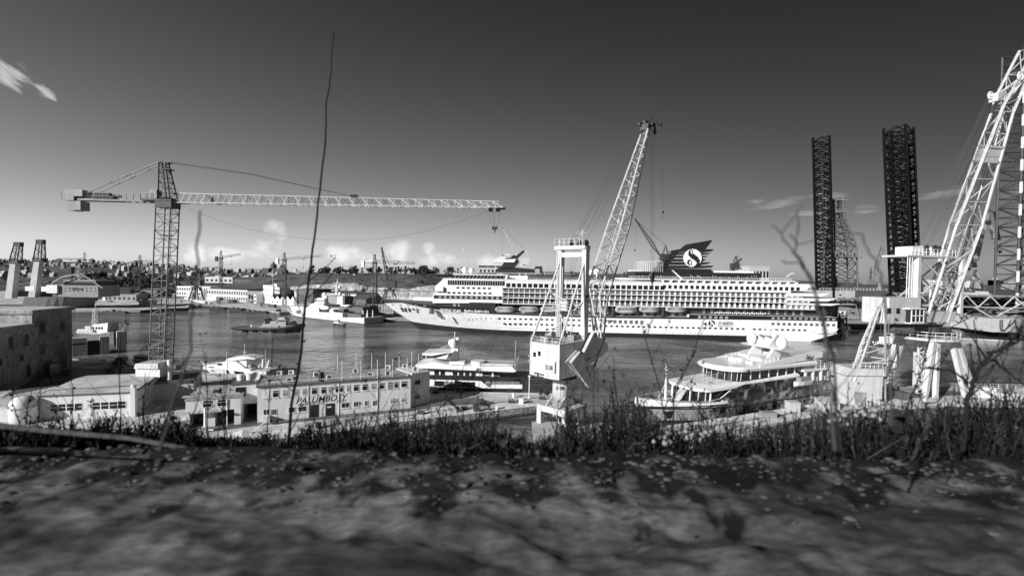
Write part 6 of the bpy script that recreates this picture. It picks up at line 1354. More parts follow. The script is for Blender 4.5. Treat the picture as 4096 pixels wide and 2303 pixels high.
def palm(c, h, lab):
    t = thing('palm_tree', lab, 'tree', tuple(c)); b = MB(); b.M = _rootM[t]; b.tube([(0, 0, 0), (.1, 0, h*.4), (0, .1, h*.8), (.05, 0, h)], .42, 8, .3); b.build('trunk', BARK, t)
    b = MB(); b.M = _rootM[t]
    for i in range(46):
        a = rnd.uniform(0, 6.28); el = rnd.uniform(-.5, 1.2); L = rnd.uniform(1.9, 2.8); pv = V((0, 0, h)); d = V((math.cos(a), math.sin(a), 0)); up = math.tan(max(-.6, min(1.1, el)))
        prev = None
        for k in range(7):
            s = k/6; p = V((0, 0, h))+d*(L*s*math.cos(el*.6))+V((0, 0, L*(s*up*.55-s*s*1.05)))
            if prev is not None:
                sd = V((-d.y, d.x, 0))
                for sg in (1, -1):
                    b.add([prev, p, p+sd*sg*.38*(1-s*.6)-V((0, 0, .22)), prev+sd*sg*.38*(1-s*.5)-V((0, 0, .2))], [(0, 1, 2), (0, 2, 3)][:1 if k % 2 else 2])
            prev = p
    b.build('crown', LEAF, t)
palm(G(478, 1494, 2), 4.3, 'short palm tree on the left quay, in front of the moored launch')
def shrubs():
    for i, (x, y, s, lab) in enumerate(((430, 1492, 1.3, 'low dark shrub at the foot of the palm tree'), (260, 1500, 1.2, 'dark shrub below the corner of the old stone building'), (548, 1482, .9, 'small dark bush right of the palm tree'))):
        c = G(x, y, 2); t = thing('shrub', lab, 'shrub', tuple(c)); b = MB(); b.M = _rootM[t]
        for k in range(420):
            p = V((rnd.gauss(0, .6), rnd.gauss(0, .5), abs(rnd.gauss(.5, .35))))*s; d = V((rnd.gauss(0, 1), rnd.gauss(0, 1), rnd.gauss(0, 1))).normalized()*.2; e = d.cross(V((.3, .5, .8))).normalized()*.1; b.add([p-e, p+d, p+e], [(0, 1, 2)])
        b.build('foliage', LEAF, t); b = MB(); b.M = _rootM[t]; b.bar((0, 0, 0), (0, 0, .6*s), .06, 5); b.build('stem', BARK, t)
shrubs()
def small_craft():
    # pontoon with two high columns, workboat behind it, launch by the palm, little boat
    a, b = G(270, 1428, 0), G(510, 1405, 0); fr = Fr(V((a.x, a.y+1, 0)), V((a.x+30, a.y+29, 0)))
    T = thing('floating_pontoon', 'low pontoon barge with tall grey rounded end columns, left quay', 'pontoon', fr.o, fr.rz); q = lambda x, y, ly=0.: fr.pt(x, y, ly)
    def col(x0, x1, yt, yb, ly, name):
        mb = MB(fr); s0, s1 = q(x0, yb, ly).x, q(x1, yb, ly).x; z1 = q((x0+x1)/2, yt, ly).z; mb.box(s0, s1, ly, ly+3.6, -.5, z1); return mb.build(name, LGREY, T)
    col(290, 348, 1352, 1420, 0, 'end_column'); col(400, 438, 1346, 1414, 0, 'end_column'); col(468, 504, 1326, 1390, 1, 'end_column')
    mb = MB(fr); mb.box(q(285, 1420).x, q(345, 1420).x, -.02, .2, q(300, 1380).z, q(300, 1374).z); mb.build('column_stripe', BLACK, T)
    mb = MB(fr); mb.box(q(350, 1415).x, q(500, 1415).x, 1, 6, -.5, .8); mb.box(q(350, 1415).x, q(400, 1415).x, .5, 3, -.5, 5); mb.build('barge_deck', BLACK, T)
    mb = MB(fr); mb.ring((q(497, 1316, 1).x, 1.2, q(497, 1318, 1).z), (0, 1, 0), .45, .1, 12, 5); mb.build('life_ring', WHITE, T)
    fr = Fr(P(285, 1350, 196), P(450, 1348, 194)); q = lambda x, y, ly=0.: fr.pt(x, y, ly)
    T = thing('workboat', 'white workboat with raised wheelhouse and lattice mast behind the grey columns', 'boat', fr.o, fr.rz)
    L = q(452, 1350).x; mb = simple_hull(fr, L, 6.5, [(0, q(300, 1335).z), (L*.6, q(300, 1335).z), (L, q(440, 1325).z)], [0], .6, 3, .3); mb.build('hull', [DGREY, BLACK], T)
    zd = q(300, 1335).z
    mb = MB(fr); pl = [q(*p) for p in ((358, 1338), (362, 1300), (424, 1292), (420, 1335))]; mb.prism([(p.x, .8, p.z) for p in pl], (0, 5, 0)); mb.build('wheelhouse', WHITE, T)
    mb = MB(fr); mb.box(q(300, 1330).x, q(356, 1330).x, .8, 5.6, zd, q(330, 1318).z); mb.box(q(328, 1320).x, q(350, 1320).x, 1.2, 4, q(330, 1318).z, q(330, 1305).z); mb.build('deckhouse', LGREY, T)
    mb = MB(fr)
    for x in (372, 385, 396, 407): p = q(x, 1312, .7); mb.box(p.x-.4, p.x+.4, .72, .85, p.z-.5, p.z+.5)
    each(mb, 'wheelhouse_window', GLASS, T)
    mb = MB(fr); p = q(376, 1325, .5); mb.ring(p, (0, 1, 0), .55, .2, 14, 6); mb.build('tyre_fender', RUBBER, T)
    a, b = q(378, 1296, 3), q(382, 1232, 3); mb = MB(fr); mb.truss([[a+V((x, y, 0)), b+V((x*.7, y*.7, 0))] for x, y in ((-.7, -.7), (.7, -.7), (.7, .7), (-.7, .7))], 6, .09, .06); mb.bar(b, b+V((.2, 0, 3)), .06, 4); mb.build('lattice_mast', WHITE, T)
    mb = MB(fr); mb.rail([(q(300, 1335).x, .1, zd), (q(440, 1333).x, .1, zd)], 1.1, .06, 1.8); mb.build('deck_railing', WHITE, T)
    c = G(525, 1466, 0); fr = Fr(V((c.x-4, c.y+4, 0)), V((c.x+5.5, c.y+1.2, 0))); T = thing('launch', 'dark-hulled launch with long low cabin moored beside the palm tree', 'boat', fr.o, fr.rz)
    mb = simple_hull(fr, 10, 3, [(0, 1.5), (10, 1.2)], [0], .5, 3, .2); mb.build('hull', [DGREY, BLACK], T); mb = MB(fr); mb.box(1.5, 7, .5, 2.5, 1.2, 2.7); mb.build('cabin', LGREY, T); mb = MB(fr); mb.box(1.3, 7.3, .3, 2.7, 2.7, 2.85); mb.build('cabin_roof', LGREY, T)
    mb = MB(fr)
    for i in range(4): mb.box(1.9+i*1.25, 2.8+i*1.25, .45, .55, 1.8, 2.5)
    each(mb, 'cabin_window', GLASS, T)
    c = G(492, 1296, 0); fr = Fr(V((c.x-2.3, c.y, 0)), V((c.x+2.3, c.y-.5, 0))); T = thing('small_boat', 'tiny dark boat alone on the open water left of the tower crane', 'boat', fr.o, fr.rz)
    mb = simple_hull(fr, 4.6, 1.8, [(0, .9), (4.6, .6)], [0], .5, 2, .15); mb.build('hull', [BLACK, BLACK], T); mb = MB(fr); mb.box(1.6, 3, .4, 1.4, .6, 1.7); mb.build('cabin', STEEL, T)
small_craft()
def near_foreground_craft():
    # white boat and gangway under the quay, bottom centre-left
    fr = Fr(G(860, 1800, .2), G(1150, 1772, .2)); L = 15
    T = thing('moored_cutter', 'white boat with tarpaulined bow lying under the near quay wall', 'boat', fr.o, fr.rz)
    mb = simple_hull(fr, L, 3.6, [(0, 1.9), (6, 1.6), (L, 1.5)], [0], 1.8, 6, .2); mb.build('hull', [YWHITE, DGREY], T)
    mb = MB(fr); mb.loft([[(.8, 1.0, 1.7), (.8, 1.8, 2.0), (.8, 2.6, 1.7)], [(4, .2, 1.6), (4, 1.8, 2.9), (4, 3.4, 1.6)], [(5.5, .2, 1.6), (5.5, 1.8, 2.3), (5.5, 3.4, 1.6)]]); mb.build('tarpaulin', FAB, T)
    mb = MB(fr); mb.rail([(6, .2, 1.55), (L-1, .2, 1.5)], 1.0, .04, 1.5); mb.bar((5, 1.8, 1.8), (8, 2.4, 4.2), .07, 6); mb.build('deck_railing', WHITE, T)
    a, b = G(1185, 1765, 1.0), G(1222, 1722, 3); mb = MB()
    for o in (V((0, 0, 0)), V((.7, .25, 0))):
        mb.bar(a+o, b+o, .06, 4); mb.bar(a+o+V((0, 0, .9)), b+o+V((0, 0, .9)), .045, 4)
        for k in range(5): p = a.lerp(b, k/4)+o; mb.bar(p, p+V((0, 0, .9)), .035, 4)
    for k in range(9): p = a.lerp(b, k/8); mb.bar(p, p+V((.7, .25, 0)), .04, 4)
    solo(mb, 'gangway', WHITE, 'white railed gangway ladder leaning against the near quay wall', 'gangway')
    c = G(821, 1725, 2); mb = MB(); mb.bar((c.x, c.y, 2), (c.x, c.y, 6.3), .22, 8); mb.lathe([(.5, 2), (.5, 3)], (c.x, c.y, 0), 10); mb.bar((c.x-1.2, c.y, 2.3), (c.x+1.5, c.y, 2.3), .12, 6); solo(mb, 'vent_pipe', WHITE, 'upright white vent pipe among the machinery at the quay corner', 'pipe')
    # yard worker in front of the open bay
    c = G(893, 1698, 2); t = thing('person', 'person in dark overalls and white hard hat before the open workshop bay', 'person', tuple(c)); b = MB(); b.M = _rootM[t]
    def limb(pts, rr):
        for i in range(len(pts)-1): b.bar(pts[i], pts[i+1], rr[i], 8, rr[i+1])
    limb([(-.1, 0, 0), (-.11, .02, .45), (-.09, 0, .9)], [.06, .075, .1]); limb([(.12, .15, 0), (.11, .06, .45), (.09, 0, .9)], [.06, .075, .1])
    b.loft([[(x*w, y*d, z) for x, y in ((-1, -1), (0, -1.2), (1, -1), (1, 1), (0, 1.2), (-1, 1))] for w, d, z in ((.16, .1, .85), (.17, .11, 1.1), (.21, .12, 1.38), (.12, .08, 1.47), (.055, .055, 1.55))])
    limb([(-.22, 0, 1.4), (-.27, -.05, 1.12), (-.2, -.25, .95)], [.055, .045, .035]); limb([(.22, 0, 1.4), (.28, .0, 1.12), (.25, -.12, .86)], [.055, .045, .035])
    b.build('body', DGREY, t); b = MB(); b.M = _rootM[t]; b.sph((0, -.01, 1.65), .1, 10, 8, 1.2); b.bar((0, -.1, 1.64), (0, -.13, 1.62), .018, 4); b.build('head', SKIN, t); b = MB(); b.M = _rootM[t]; b.lathe([(.15, 1.68), (.125, 1.7), (.12, 1.76), (.07, 1.81), (.01, 1.82)], (0, 0, 0), 12); b.build('hard_hat', WHITE, t)
near_foreground_craft()
def right_quay_things():
    r = random.Random(77); ed = [(29.3, 93.2), (36, 96), (60, 106.6), (88, 119.4)]; mb = MB()
    for a, b in zip(ed, ed[1:]):
        a, b = V((*a, 0)), V((*b, 0)); d = (b-a).normalized(); n_ = V((d.y, -d.x, 0)); k = int((b-a).length/1.8)
        for i in range(k):
            p, q = a.lerp(b, i/k), a.lerp(b, (i+1)/k)-d*.05; w = r.uniform(1.2, 1.7); mb.prism([(p.x, p.y, 1.4), (q.x, q.y, 1.4), (q.x+n_.x*w, q.y+n_.y*w, 1.4), (p.x+n_.x*w, p.y+n_.y*w, 1.4)], (0, 0, .64+r.random()*.1))
    solo(mb, 'coping_stones', STONE, 'pale coping stones along the quay edge under the superyacht', 'coping')
    for k in (3.2, 7.0):
        mb = MB()
        for a, b in zip(ed, ed[1:]):
            a, b = V((*a, 2.06)), V((*b, 2.06)); d = (b-a).normalized(); n_ = V((d.y, -d.x, 0))*k; mb.bar(a+n_, b+n_, .07, 4)
        solo(mb, 'crane_rail', STEEL, 'crane rail '+('nearest the superyacht hull' if k < 5 else 'farther from the superyacht hull')+' on the right quay', 'rail')
    for i, (x, y, lab) in enumerate(((2915, 1668, 'black mooring bollard on the right quay below the superyacht bow'), (3085, 1630, 'black mooring bollard on the right quay amidships of the superyacht'), (3240, 1596, 'black mooring bollard on the right quay near the superyacht stern'))):
        c = G(x, y, 2.1); mb = MB(); mb.lathe([(.45, 2.04), (.3, 2.3), (.28, 2.8), (.5, 2.95), (.45, 3.15), (.1, 3.2)], (c.x, c.y, 0), 12); solo(mb, 'bollard', BLACK, lab, 'bollard', None, 'bollards along the right quay')
    for x, y, w, d, h, m, lab in ((3180, 1650, 2.4, 2, 2.2, LGREY, 'grey site cabin on the right quay below the superyacht stern'), (3080, 1672, 3, 1.6, 1.1, MGREY, 'grey crate stack on the right quay'), (3320, 1640, 4.5, 2.4, 2.4, LGREY, 'pale container left of the derrick crane base'), (3940, 1590, 6, 2.4, 2.5, WHITE, 'white container right of the portal crane legs'), (4050, 1600, 5, 3, 1.6, LGREY, 'low pale plant box at the far right of the quay'), (3620, 1600, 2, 2, 1.8, DGREY, 'dark generator box under the portal crane')):
        c = G(x, y, 2); mb = MB(); mb.box(c.x-w/2, c.x+w/2, c.y, c.y+d, 2.004, 2+h); mb.box(c.x-w/2-.08, c.x+w/2+.08, c.y-.08, c.y+d+.08, 2+h, 2.1+h)
        for i in range(int(w/.6)): mb.box(c.x-w/2+i*.6+.1, c.x-w/2+i*.6+.25, c.y-.05, c.y, 2.1, 1.9+h)
        solo(mb, 'quay_box', m, lab, 'box')
    c = G(3610, 1568, 2)
    for i in range(9): mb = MB(); z = 2.25+.42*(i//3); y = c.y+.5*(i % 3); mb.bar((c.x-5+r.uniform(-.5, .5), y, z), (c.x+5+r.uniform(-.5, .5), y+r.uniform(-.2, .2), z), .2, 8); solo(mb, 'steel_pipe', LSTEEL, 'long steel pipe in the stack lying behind the portal crane legs', 'pipe', None, 'stacked steel pipes')
    a, b = G(3790, 1548, 2), G(4200, 1556, 2); mb = MB(); mb.rail([a, b], 1.1, .05, 2.2); solo(mb, 'quay_fence', WHITE, 'low white railing along the far edge of the right quay', 'fence')
    patch('quay_road', [(2990, 1720), (3330, 1655), (3800, 1625), (4300, 1635), (4300, 1690), (3300, 1760)], 2.006, ASPH); patch('wet_patch', [(3420, 1580), (3800, 1562), (3900, 1575), (3500, 1600)], 2.008, ASPH)
right_quay_things()
# ------------------------------------------------------------ far side of the harbour: cranes
def far_tower_crane(x, ys, yh, yb, jt, ct, Y, lab, dark=False, trolley=.5):
    M_ = STEEL if dark else DGREY
    b = P(x, yb, Y); left = jt[0] < ct[0]; fr = Fr(P(min(jt[0], ct[0]), ys, Y), P(max(jt[0], ct[0]), ys, Y)); q = lambda X, y, ly=0.: fr.pt(X, y, ly)
    b = fr.w(q(x, yb)); T = thing('tower_crane', lab, 'tower crane', tuple(b), fr.rz, 'tower cranes of the far dockyard')
    w = 1.1; a, t, h = q(x, yb), q(x, ys), q(x, yh)
    mb = MB(fr); mb.truss([[(a.x+sx*w, sy*w, a.z), (t.x+sx*w, sy*w, t.z)] for sx, sy in ((-1, -1), (1, -1), (1, 1), (-1, 1))], max(6, int((t.z-a.z)/3)), .24, .13); mb.build('mast', M_, T)
    mb = MB(fr); mb.box(t.x-1.4, t.x+1.4, -1.4, 1.4, t.z-.6, t.z+1); mb.build('slewing_unit', STEEL, T)
    mb = MB(fr); mb.truss([[(t.x+sx*.9, sy*.9, t.z+.5), (h.x+sx*.35, sy*.5, h.z)] for sx, sy in ((-1, -1), (1, -1), (1, 1), (-1, 1))], 4, .15, .09); mb.build('tower_head', STEEL, T)
    j = q(*jt); c = q(*ct); s = 1 if j.x > t.x else -1; jl = abs(j.x-t.x); n = max(8, int(jl/2.4)); dz = j.z-t.z
    mb = MB(fr); mb.truss([[(t.x+s, 0, t.z+2.2), (j.x, 0, j.z+1.4)], [(t.x+s, -.7, t.z+.4), (j.x, -.7, j.z)], [(t.x+s, .7, t.z+.4), (j.x, .7, j.z)]], n, .2, .12); mb.build('jib', MGREY, T)
    mb = MB(fr); mb.box(min(c.x, t.x), max(c.x, t.x), -.8, .8, t.z+.1, t.z+.5); mb.build('counter_jib', M_, T)
    mb = MB(fr); mb.box(c.x-1, c.x+1, -1.2, 1.2, t.z-3, t.z+1.6); mb.build('counterweight', WHITE if 'white' in lab else STEEL, T)
    mb = MB(fr); mb.bar(h, (c.x, 0, t.z+.8), .09, 3); mb.bar(h, (t.x+(j.x-t.x)*.62, 0, t.z+dz*.62+1.8), .06, 3); mb.build('tie_bar', ROPE, T)
    k = t.x+(j.x-t.x)*trolley; kz = t.z+dz*trolley; mb = MB(fr); mb.box(k-1, k+1, -.7, .7, kz-.5, kz+.2); mb.bar((k, 0, kz), (k, 0, kz-7), .05, 3); mb.box(k-.3, k+.3, -.2, .2, kz-8, kz-7); mb.build('trolley', BLACK, T)
far_tower_crane(338, 1040, 1010, 1150, (226, 1038), (369, 1034), 560, 'leftmost far tower crane, jib pointing left above the hillside')
far_tower_crane(560, 1049, 1020, 1195, (632, 1050), (542, 1046), 430, 'far tower crane just left of the tallest crane, short jib to the right', True, .6)
far_tower_crane(884, 1033, 1002, 1198, (964, 1018), (866, 1032), 460, 'far tower crane before the arcaded warehouse, jib raised to the right')
far_tower_crane(1138, 1041, 1010, 1222, (1287, 1026), (1110, 1038), 395, 'far tower crane with white counterweight between the church and the gabled sheds')
far_tower_crane(1499, 1053, 1017, 1214, (1662, 1057), (1452, 1047), 330, 'far tower crane with white counterweight left of the cruise ship bow')
def portal_crane(x, Y, yb, yp, tip, lab, w=8., m=STEEL, cab=True, boomw=1.4, boomm=None, head=None):
    fr = Fr(P(x-20, yb, Y), P(x+20, yb, Y)); q = lambda X, y, ly=0.: fr.pt(X, y, ly); a = q(x, yb); p = q(x, yp)
    T = thing('portal_crane', lab, 'crane', tuple(fr.w(a)), fr.rz)
    for sx, sy in ((-1, -1), (1, -1), (1, 1), (-1, 1)):
        mb = MB(fr); mb.bar((p.x+sx*w*.22, sy*w*.22, p.z), (a.x+sx*w*.5, sy*w*.5, a.z), .55, 4); mb.build('portal_leg', m, T)
    mb = MB(fr); mb.box(p.x-w*.35, p.x+w*.35, -w*.35, w*.35, p.z-.5, p.z+.6); mb.bar((a.x-w*.42, -w*.42, a.z+4), (a.x+w*.42, -w*.42, a.z+4), .3, 4); mb.build('portal_beam', m, T)
    mb = MB(fr); mb.box(p.x-1.2, p.x+4.5, -2.2, 2.2, p.z+1.5, p.z+6); mb.bar((p.x, 0, p.z), (p.x, 0, p.z+2), 1.5, 10); mb.build('machine_house', m, T)
    t = q(*tip); f = V((p.x-.6, 0, p.z+3.5)); d = (t-f); u = V((d.z, 0, -d.x)).normalized()*boomw*.6
    mid = f.lerp(t, .35)
    ch = [[f+V((0, sy*.5, 0)), mid+u*sx+V((0, sy*boomw*.6, 0)), t+u*sx*.25+V((0, sy*.35, 0))] for sx, sy in ((-1, -1), (1, -1), (1, 1), (-1, 1))]
    mb = MB(fr); mb.truss(ch, [5, 9], .17, .09); mb.build('boom', boomm or m, T)
    g = V((p.x+2.2, 0, p.z+12)); mb = MB(fr)
    for sy in (-1, 1): mb.bar((p.x+.5, sy*1.4, p.z+6), g, .25, 4); mb.bar((p.x+4, sy*1.4, p.z+6), g, .25, 4)
    mb.build('a_frame', m, T)
    mb = MB(fr)
    for k in (-.4, 0, .4): mb.bar(g+V((0, k, 0)), t+V((0, k, 0)), .05, 3)
    mb.bar(t, t-V((0, 0, (t.z-p.z)*.7)), .05, 3); mb.build('luffing_cable', ROPE, T)
    mb = MB(fr); mb.wheel(t, (0, 1, 0), .6, .6, 10); mb.box(t.x-.4, t.x+.4, -.3, .3, t.z-(t.z-p.z)*.7-1.2, t.z-(t.z-p.z)*.7); mb.build('head_sheave', BLACK, T)
portal_crane(1558, 322, 1210, 1160, (1527, 992), 'dark lattice luffing crane on four legs beside the cruise ship bow', 9)
portal_crane(786, 402, 1200, 1150, (716, 1082), 'dark portal crane on the far quay in front of the white barracks', 8)
portal_crane(2090, 345, 1130, 1066, (2012, 914), 'pale luffing crane rising behind the cruise ship radar mast', 6, CRANEW)
portal_crane(2648, 330, 1130, 1050, (2542, 878), 'dark double-jib crane behind the cruise ship, left of the funnel', 8, STEEL, boomw=1.8)
portal_crane(2930, 360, 1140, 1085, (2965, 1036), 'stub of a dark crane boom behind the after deck of the cruise ship', 5, STEEL)
def left_ship():
    bow = P(352, 1246, 338); bow.z = 0; st = P(-420, 1250, 322); st.z = 0; fr = Fr(bow, st)   # runs right to left: local y points at the viewer
    T = thing('supply_ship', 'grey offshore supply ship with tall white bridge block, left edge, bow right', 'ship', fr.o, fr.rz)
    f2 = Fr(V((st.x, st.y, 0)), V((bow.x, bow.y, 0))); q = lambda x, y, ly=0.: f2.pt(x, y, ly); L = (st-bow).length
    H = q(300, 1185).z
    mb = simple_hull(fr, L, 26, [(0, H), (40, H-1), (42, H-8), (L, H-8)], [0], 7, 22, 1., None, -26); mb.build('hull', [DGREY, BLACK], T)
    def blk(x0, x1, y0, y1, l0, l1, m, name): a, b = q(x0, y1), q(x1, y0); mb = MB(f2); mb.box(a.x, b.x, l0, l1, a.z, b.z); return mb.build(name, m, T)
    blk(228, 388, 1142, 1188, 1, 24, MGREY, 'bridge_block'); blk(243, 376, 1134, 1142, 3, 22, GLASS, 'bridge_windows'); blk(240, 370, 1120, 1128, 3, 22, MGREY, 'bridge_roof'); blk(245, 372, 1127, 1134, 2.8, 22.2, BLACK, 'bridge_eave')
    mb = MB(f2)
    for i in range(9):
        for j in (0, 1): p = q(238+i*17, 1153+j*11); mb.box(p.x, p.x+.9, .9, 1.1, p.z-.4, p.z+.4)
    each(mb, 'cabin_window', BLACK, T)
    p = q(282, 1160); text('subsea', 'ship_lettering', BLACK, T, f2.M @ Matrix.Translation(V((p.x, .95, p.z))) @ Matrix.Rotation(R(90), 4, 'X'), 3.2, 0, .05, .05, .9)
    blk(188, 230, 1140, 1172, -.5, 12, WHITE, 'side_house'); blk(155, 184, 1147, 1166, 2, 12, WHITE, 'deck_container'); blk(85, 122, 1146, 1164, 3, 9, WHITE, 'deck_container'); blk(0, 215, 1166, 1188, 8, 20, DGREY, 'deck_cargo')
    mb = MB(f2); a = q(315, 1120, 10); mb.truss([[a+V((x, y, 0)), a+V((x*.3, y*.3, 10))] for x, y in ((-2, -2), (2, -2), (2, 2), (-2, 2))], 3, .25, .15); mb.tube([q(206, 1142), q(214, 1128), q(250, 1108), q(300, 1098)], .4, 6); mb.tube([q(322, 1095), q(365, 1120), q(410, 1152)], .35, 5); mb.build('mast', LGREY, T)
    blk(228, 240, 1068, 1112, 10, 14, BLACK, 'exhaust_stack')
    for xs, post, boom, lab in ((24, ((26, 1190), (44, 1048)), (74, 972), 0), (150, ((118, 1140), (140, 1040)), (163, 962), 1)):
        mb = MB(f2); a, b = q(*post[0], 3), q(*post[1], 3); a.z = H-2
        mb.loft([[(a.x-1.2, 3, a.z), (a.x+3, 3, a.z), (a.x+3, 8, a.z), (a.x-1.2, 8, a.z)], [(b.x-1.1, 3.5, b.z), (b.x+2.4, 3.5, b.z), (b.x+2.4, 7.5, b.z), (b.x-1.1, 7.5, b.z)]]); c = thing('deck_crane', ['stout deck crane at the far left edge, boom leaning right', 'tall tapered deck crane of the supply ship, dark head'][lab], 'crane', tuple(f2.w((a.x, 5, a.z))), f2.rz, 'deck cranes of the supply ship'); mb.build('post', LGREY, c)
        t = q(*boom, 5); mb = MB(f2); mb.truss([[(b.x+sx*2.5+1.2, 5+sy*2, b.z), (t.x+sx*1.6, 5+sy*1.2, t.z)] for sx, sy in ((-1, -1), (1, -1), (1, 1), (-1, 1))], 5, .45, .2); mb.build('boom', LSTEEL, c)
        mb = MB(f2); mb.box(t.x-2.2, t.x+2.2, 3.5, 6.5, t.z-2.5, t.z+.6); mb.box(b.x-2, b.x+4.5, 3, 8, b.z-1, b.z+1.5); mb.build('crane_head', BLACK, c)
left_ship()
# ------------------------------------------------------------ navy survey ship, pilot boat, tug
def navy_ship():
    a, b = G(1116, 1260, 0), G(1452, 1298, 0); d = (b-a).normalized(); fr = Fr(a-d*5.5, b); q = lambda u, v, ly=0.: fr.pt(1000+u/5.152, 1000+v/5.152, ly); L = (b-a).length+5.5
    T = thing('naval_ship', 'pale grey naval survey ship with H87 on its bow, moored left of the cruise ship', 'ship', fr.o, fr.rz)
    Z = lambda u, v, ly=0.: q(u, v, ly).z; X = lambda u, ly=0.: q(u, 1200, ly).x
    sh = [(0, Z(505, 1135, 8)), (X(690), Z(690, 1195)), (X(800), Z(800, 1215)), (X(805), Z(820, 1147)), (X(1420), Z(1420, 1188)), (X(1425), Z(1420, 1275)), (X(1620), Z(1620, 1282)), (X(1905), Z(1905, 1305)), (X(1910), Z(1905, 1388)), (L, Z(2300, 1395))]
    mb = simple_hull(fr, L, 16.5, sh, [0], 7, 26, .6); mb.build('hull', [NAVY, DGREY], T)
    mb = MB(fr); mb.box(X(1412), X(1640), .5, 16, Z(1420, 1275), Z(1420, 1192)); mb.build('boat_bay', BLACK, T)
    mb = MB(fr); mb.box(X(1640), X(1905), -.0, 2, Z(1700, 1285), Z(1700, 1275)); mb.box(X(1412), X(1800), 1, 15.5, Z(1500, 1200), Z(1500, 1188)); mb.build('deck_edge', NAVY, T)
    mb = MB(fr); mb.box(X(1145), X(1460), 2, 14.5, Z(1300, 1185), Z(1300, 1110)); mb.box(X(1300), X(1460), 2.5, 14, Z(1400, 1110), Z(1400, 990)); mb.box(X(1245), X(1310), 3, 13, Z(1280, 1110), Z(1280, 1010)); mb.box(X(1380), X(1465), 4, 12, Z(1400, 990), Z(1400, 935)); mb.build('bridge_block', NAVY, T)
    mb = MB(fr); mb.box(X(1465), X(1700), 5, 12, Z(1500, 1110), Z(1500, 945)); mb.build('shaded_block_side', MGREY, T)  # dark side of the main block, its shade put into the grey
    mb = MB(fr)
    for i in range(7): mb.box(X(1250)+i*1.9, X(1250)+i*1.9+1.3, 2.4, 2.6, Z(1280, 1055), Z(1280, 1035))
    each(mb, 'bridge_window', GLASS, T)
    mb = MB(fr); p = [(X(1700), Z(1700, 1115)), (X(1825), Z(1825, 1130)), (X(1822), Z(1820, 950)), (X(1722), Z(1720, 950))]; mb.prism([(x, 3, z) for x, z in p], (0, 7, 0)); fn = mb.build('funnel', NAVY, T)
    mb = MB(fr); mb.ring((X(1770), 2.95, Z(1770, 1000)), (0, 1, 0), 1.5, .14, 20, 4); mb.build('funnel_emblem', LGREY, fn)
    mb = MB(fr); mb.box(X(1830), X(1860), 3.2, 10, Z(1840, 1130), Z(1840, 960))
    for u in (1765, 1795, 1815, 1850): mb.bar((X(u), 7, Z(u, 950)), (X(u), 7, Z(u, 885)), .4, 6)
    mb.build('exhaust', DGREY, T)
    mb = MB(fr); mb.lathe([(1.6, Z(1575, 930)), (1.0, Z(1575, 840)), (.5, Z(1575, 700))], (X(1570), 8, 0), 8); mb.box(X(1500), X(1650), 7.6, 8.4, Z(1575, 692), Z(1575, 684)); mb.box(X(1505), X(1640), 6, 10, Z(1575, 850), Z(1575, 835)); mb.bar((X(1580), 8, Z(1575, 700)), (X(1580), 8, Z(1575, 592)), .35, 5)
    for u, v in ((1502, 668), (1650, 668), (1565, 625), (1590, 640)): mb.bar((X(u), 8, Z(u, 690)), (X(u), 8, Z(u, v)), .22, 4)
    mb.build('mast', LGREY, T)
    for u, v in ((1330, 915), (1645, 908), (1640, 770)):
        mb = MB(fr); mb.sph((X(u), 7.5, Z(u, v)), 1.25, 12, 8); mb.build('radar_dome', WHITE, T, True)
    mb = MB(fr); rings = []
    for k in (-1, -.7, 0, .7, 1): w = (1-abs(k)**3)*1.2+.2; rings.append([(X(1540)+k*5, -.3+w*math.cos(t), Z(1540, 1190)+w*1.15*math.sin(t)) for t in [i*math.pi/5 for i in range(10)]])
    bt = thing('rescue_boat', 'enclosed white rescue boat in the side bay of the naval ship', 'lifeboat', tuple(fr.w((X(1540), 0, Z(1540, 1190)))), fr.rz); mb.loft(rings); mb.build('hull', WHITE, bt, True); mb = MB(fr); mb.box(X(1500), X(1580), -1.6, -1.2, Z(1540, 1200), Z(1540, 1193)); mb.build('fender_strip', DGREY, bt)
    mb = MB(fr); mb.box(X(1625), X(1710), .3, 2, Z(1660, 1275), Z(1660, 1215)); mb.bar((X(1745), 1, Z(1745, 1130)), (X(1745), 1, Z(1745, 1060)), .2, 5); mb.build('davit_frame', LGREY, T)
    mb = MB(fr); mb.box(X(1770), X(1900), 1, 4, Z(1800, 1252), Z(1800, 1215)); mb.box(X(1900), X(2200), 3, 13, Z(1950, 1390), Z(1950, 1310)); mb.box(X(1780), X(2100), 8, 15, Z(1950, 1305), Z(1950, 1180)); mb.build('deck_gear', DGREY, T)
    mb = MB(fr); p0, p1 = q(2075, 1245, 9), q(2178, 985, 9); mb.truss([[p0+V((x, y, 0)), p1+V((x*.4, y*.4, 0))] for x, y in ((-.7, -.7), (.7, -.7), (.7, .7), (-.7, .7))], 7, .18, .1); mb.build('deck_crane', LSTEEL, T)
    mb = MB(fr)
    for u in (2330, 2420, 2530): mb.bar((X(u, 6), 6, Z(u, 1390, 6)), (X(u, 6), 6, Z(u, 1240, 6)), .35, 5)
    mb.bar((X(2400, 6), 6, Z(2400, 1390, 6)), (X(2425, 6), 6, Z(2425, 1240, 6)), .25, 4); mb.build('stern_gantry', WHITE, T)
    mb = MB(fr); z_ = Z(1000, 1150); mb.rail([(X(830), .4, z_), (X(1400), .3, Z(1400, 1187))], 1.1, .06, 2.5); mb.build('deck_railing', NAVY, T)
    mb = MB(fr); p = q(605, 1265, 5); mb.box(p.x-1, p.x+.8, 3, 6, p.z-2, p.z+1.6); mb.build('anchor', BLACK, T)
    p = q(978, 1300, 1.1); text('H87', 'hull_number', DGREY, T, wallM(fr, p.x, p.z, -.05), 3.0, 0, .05, .1, 1.); 
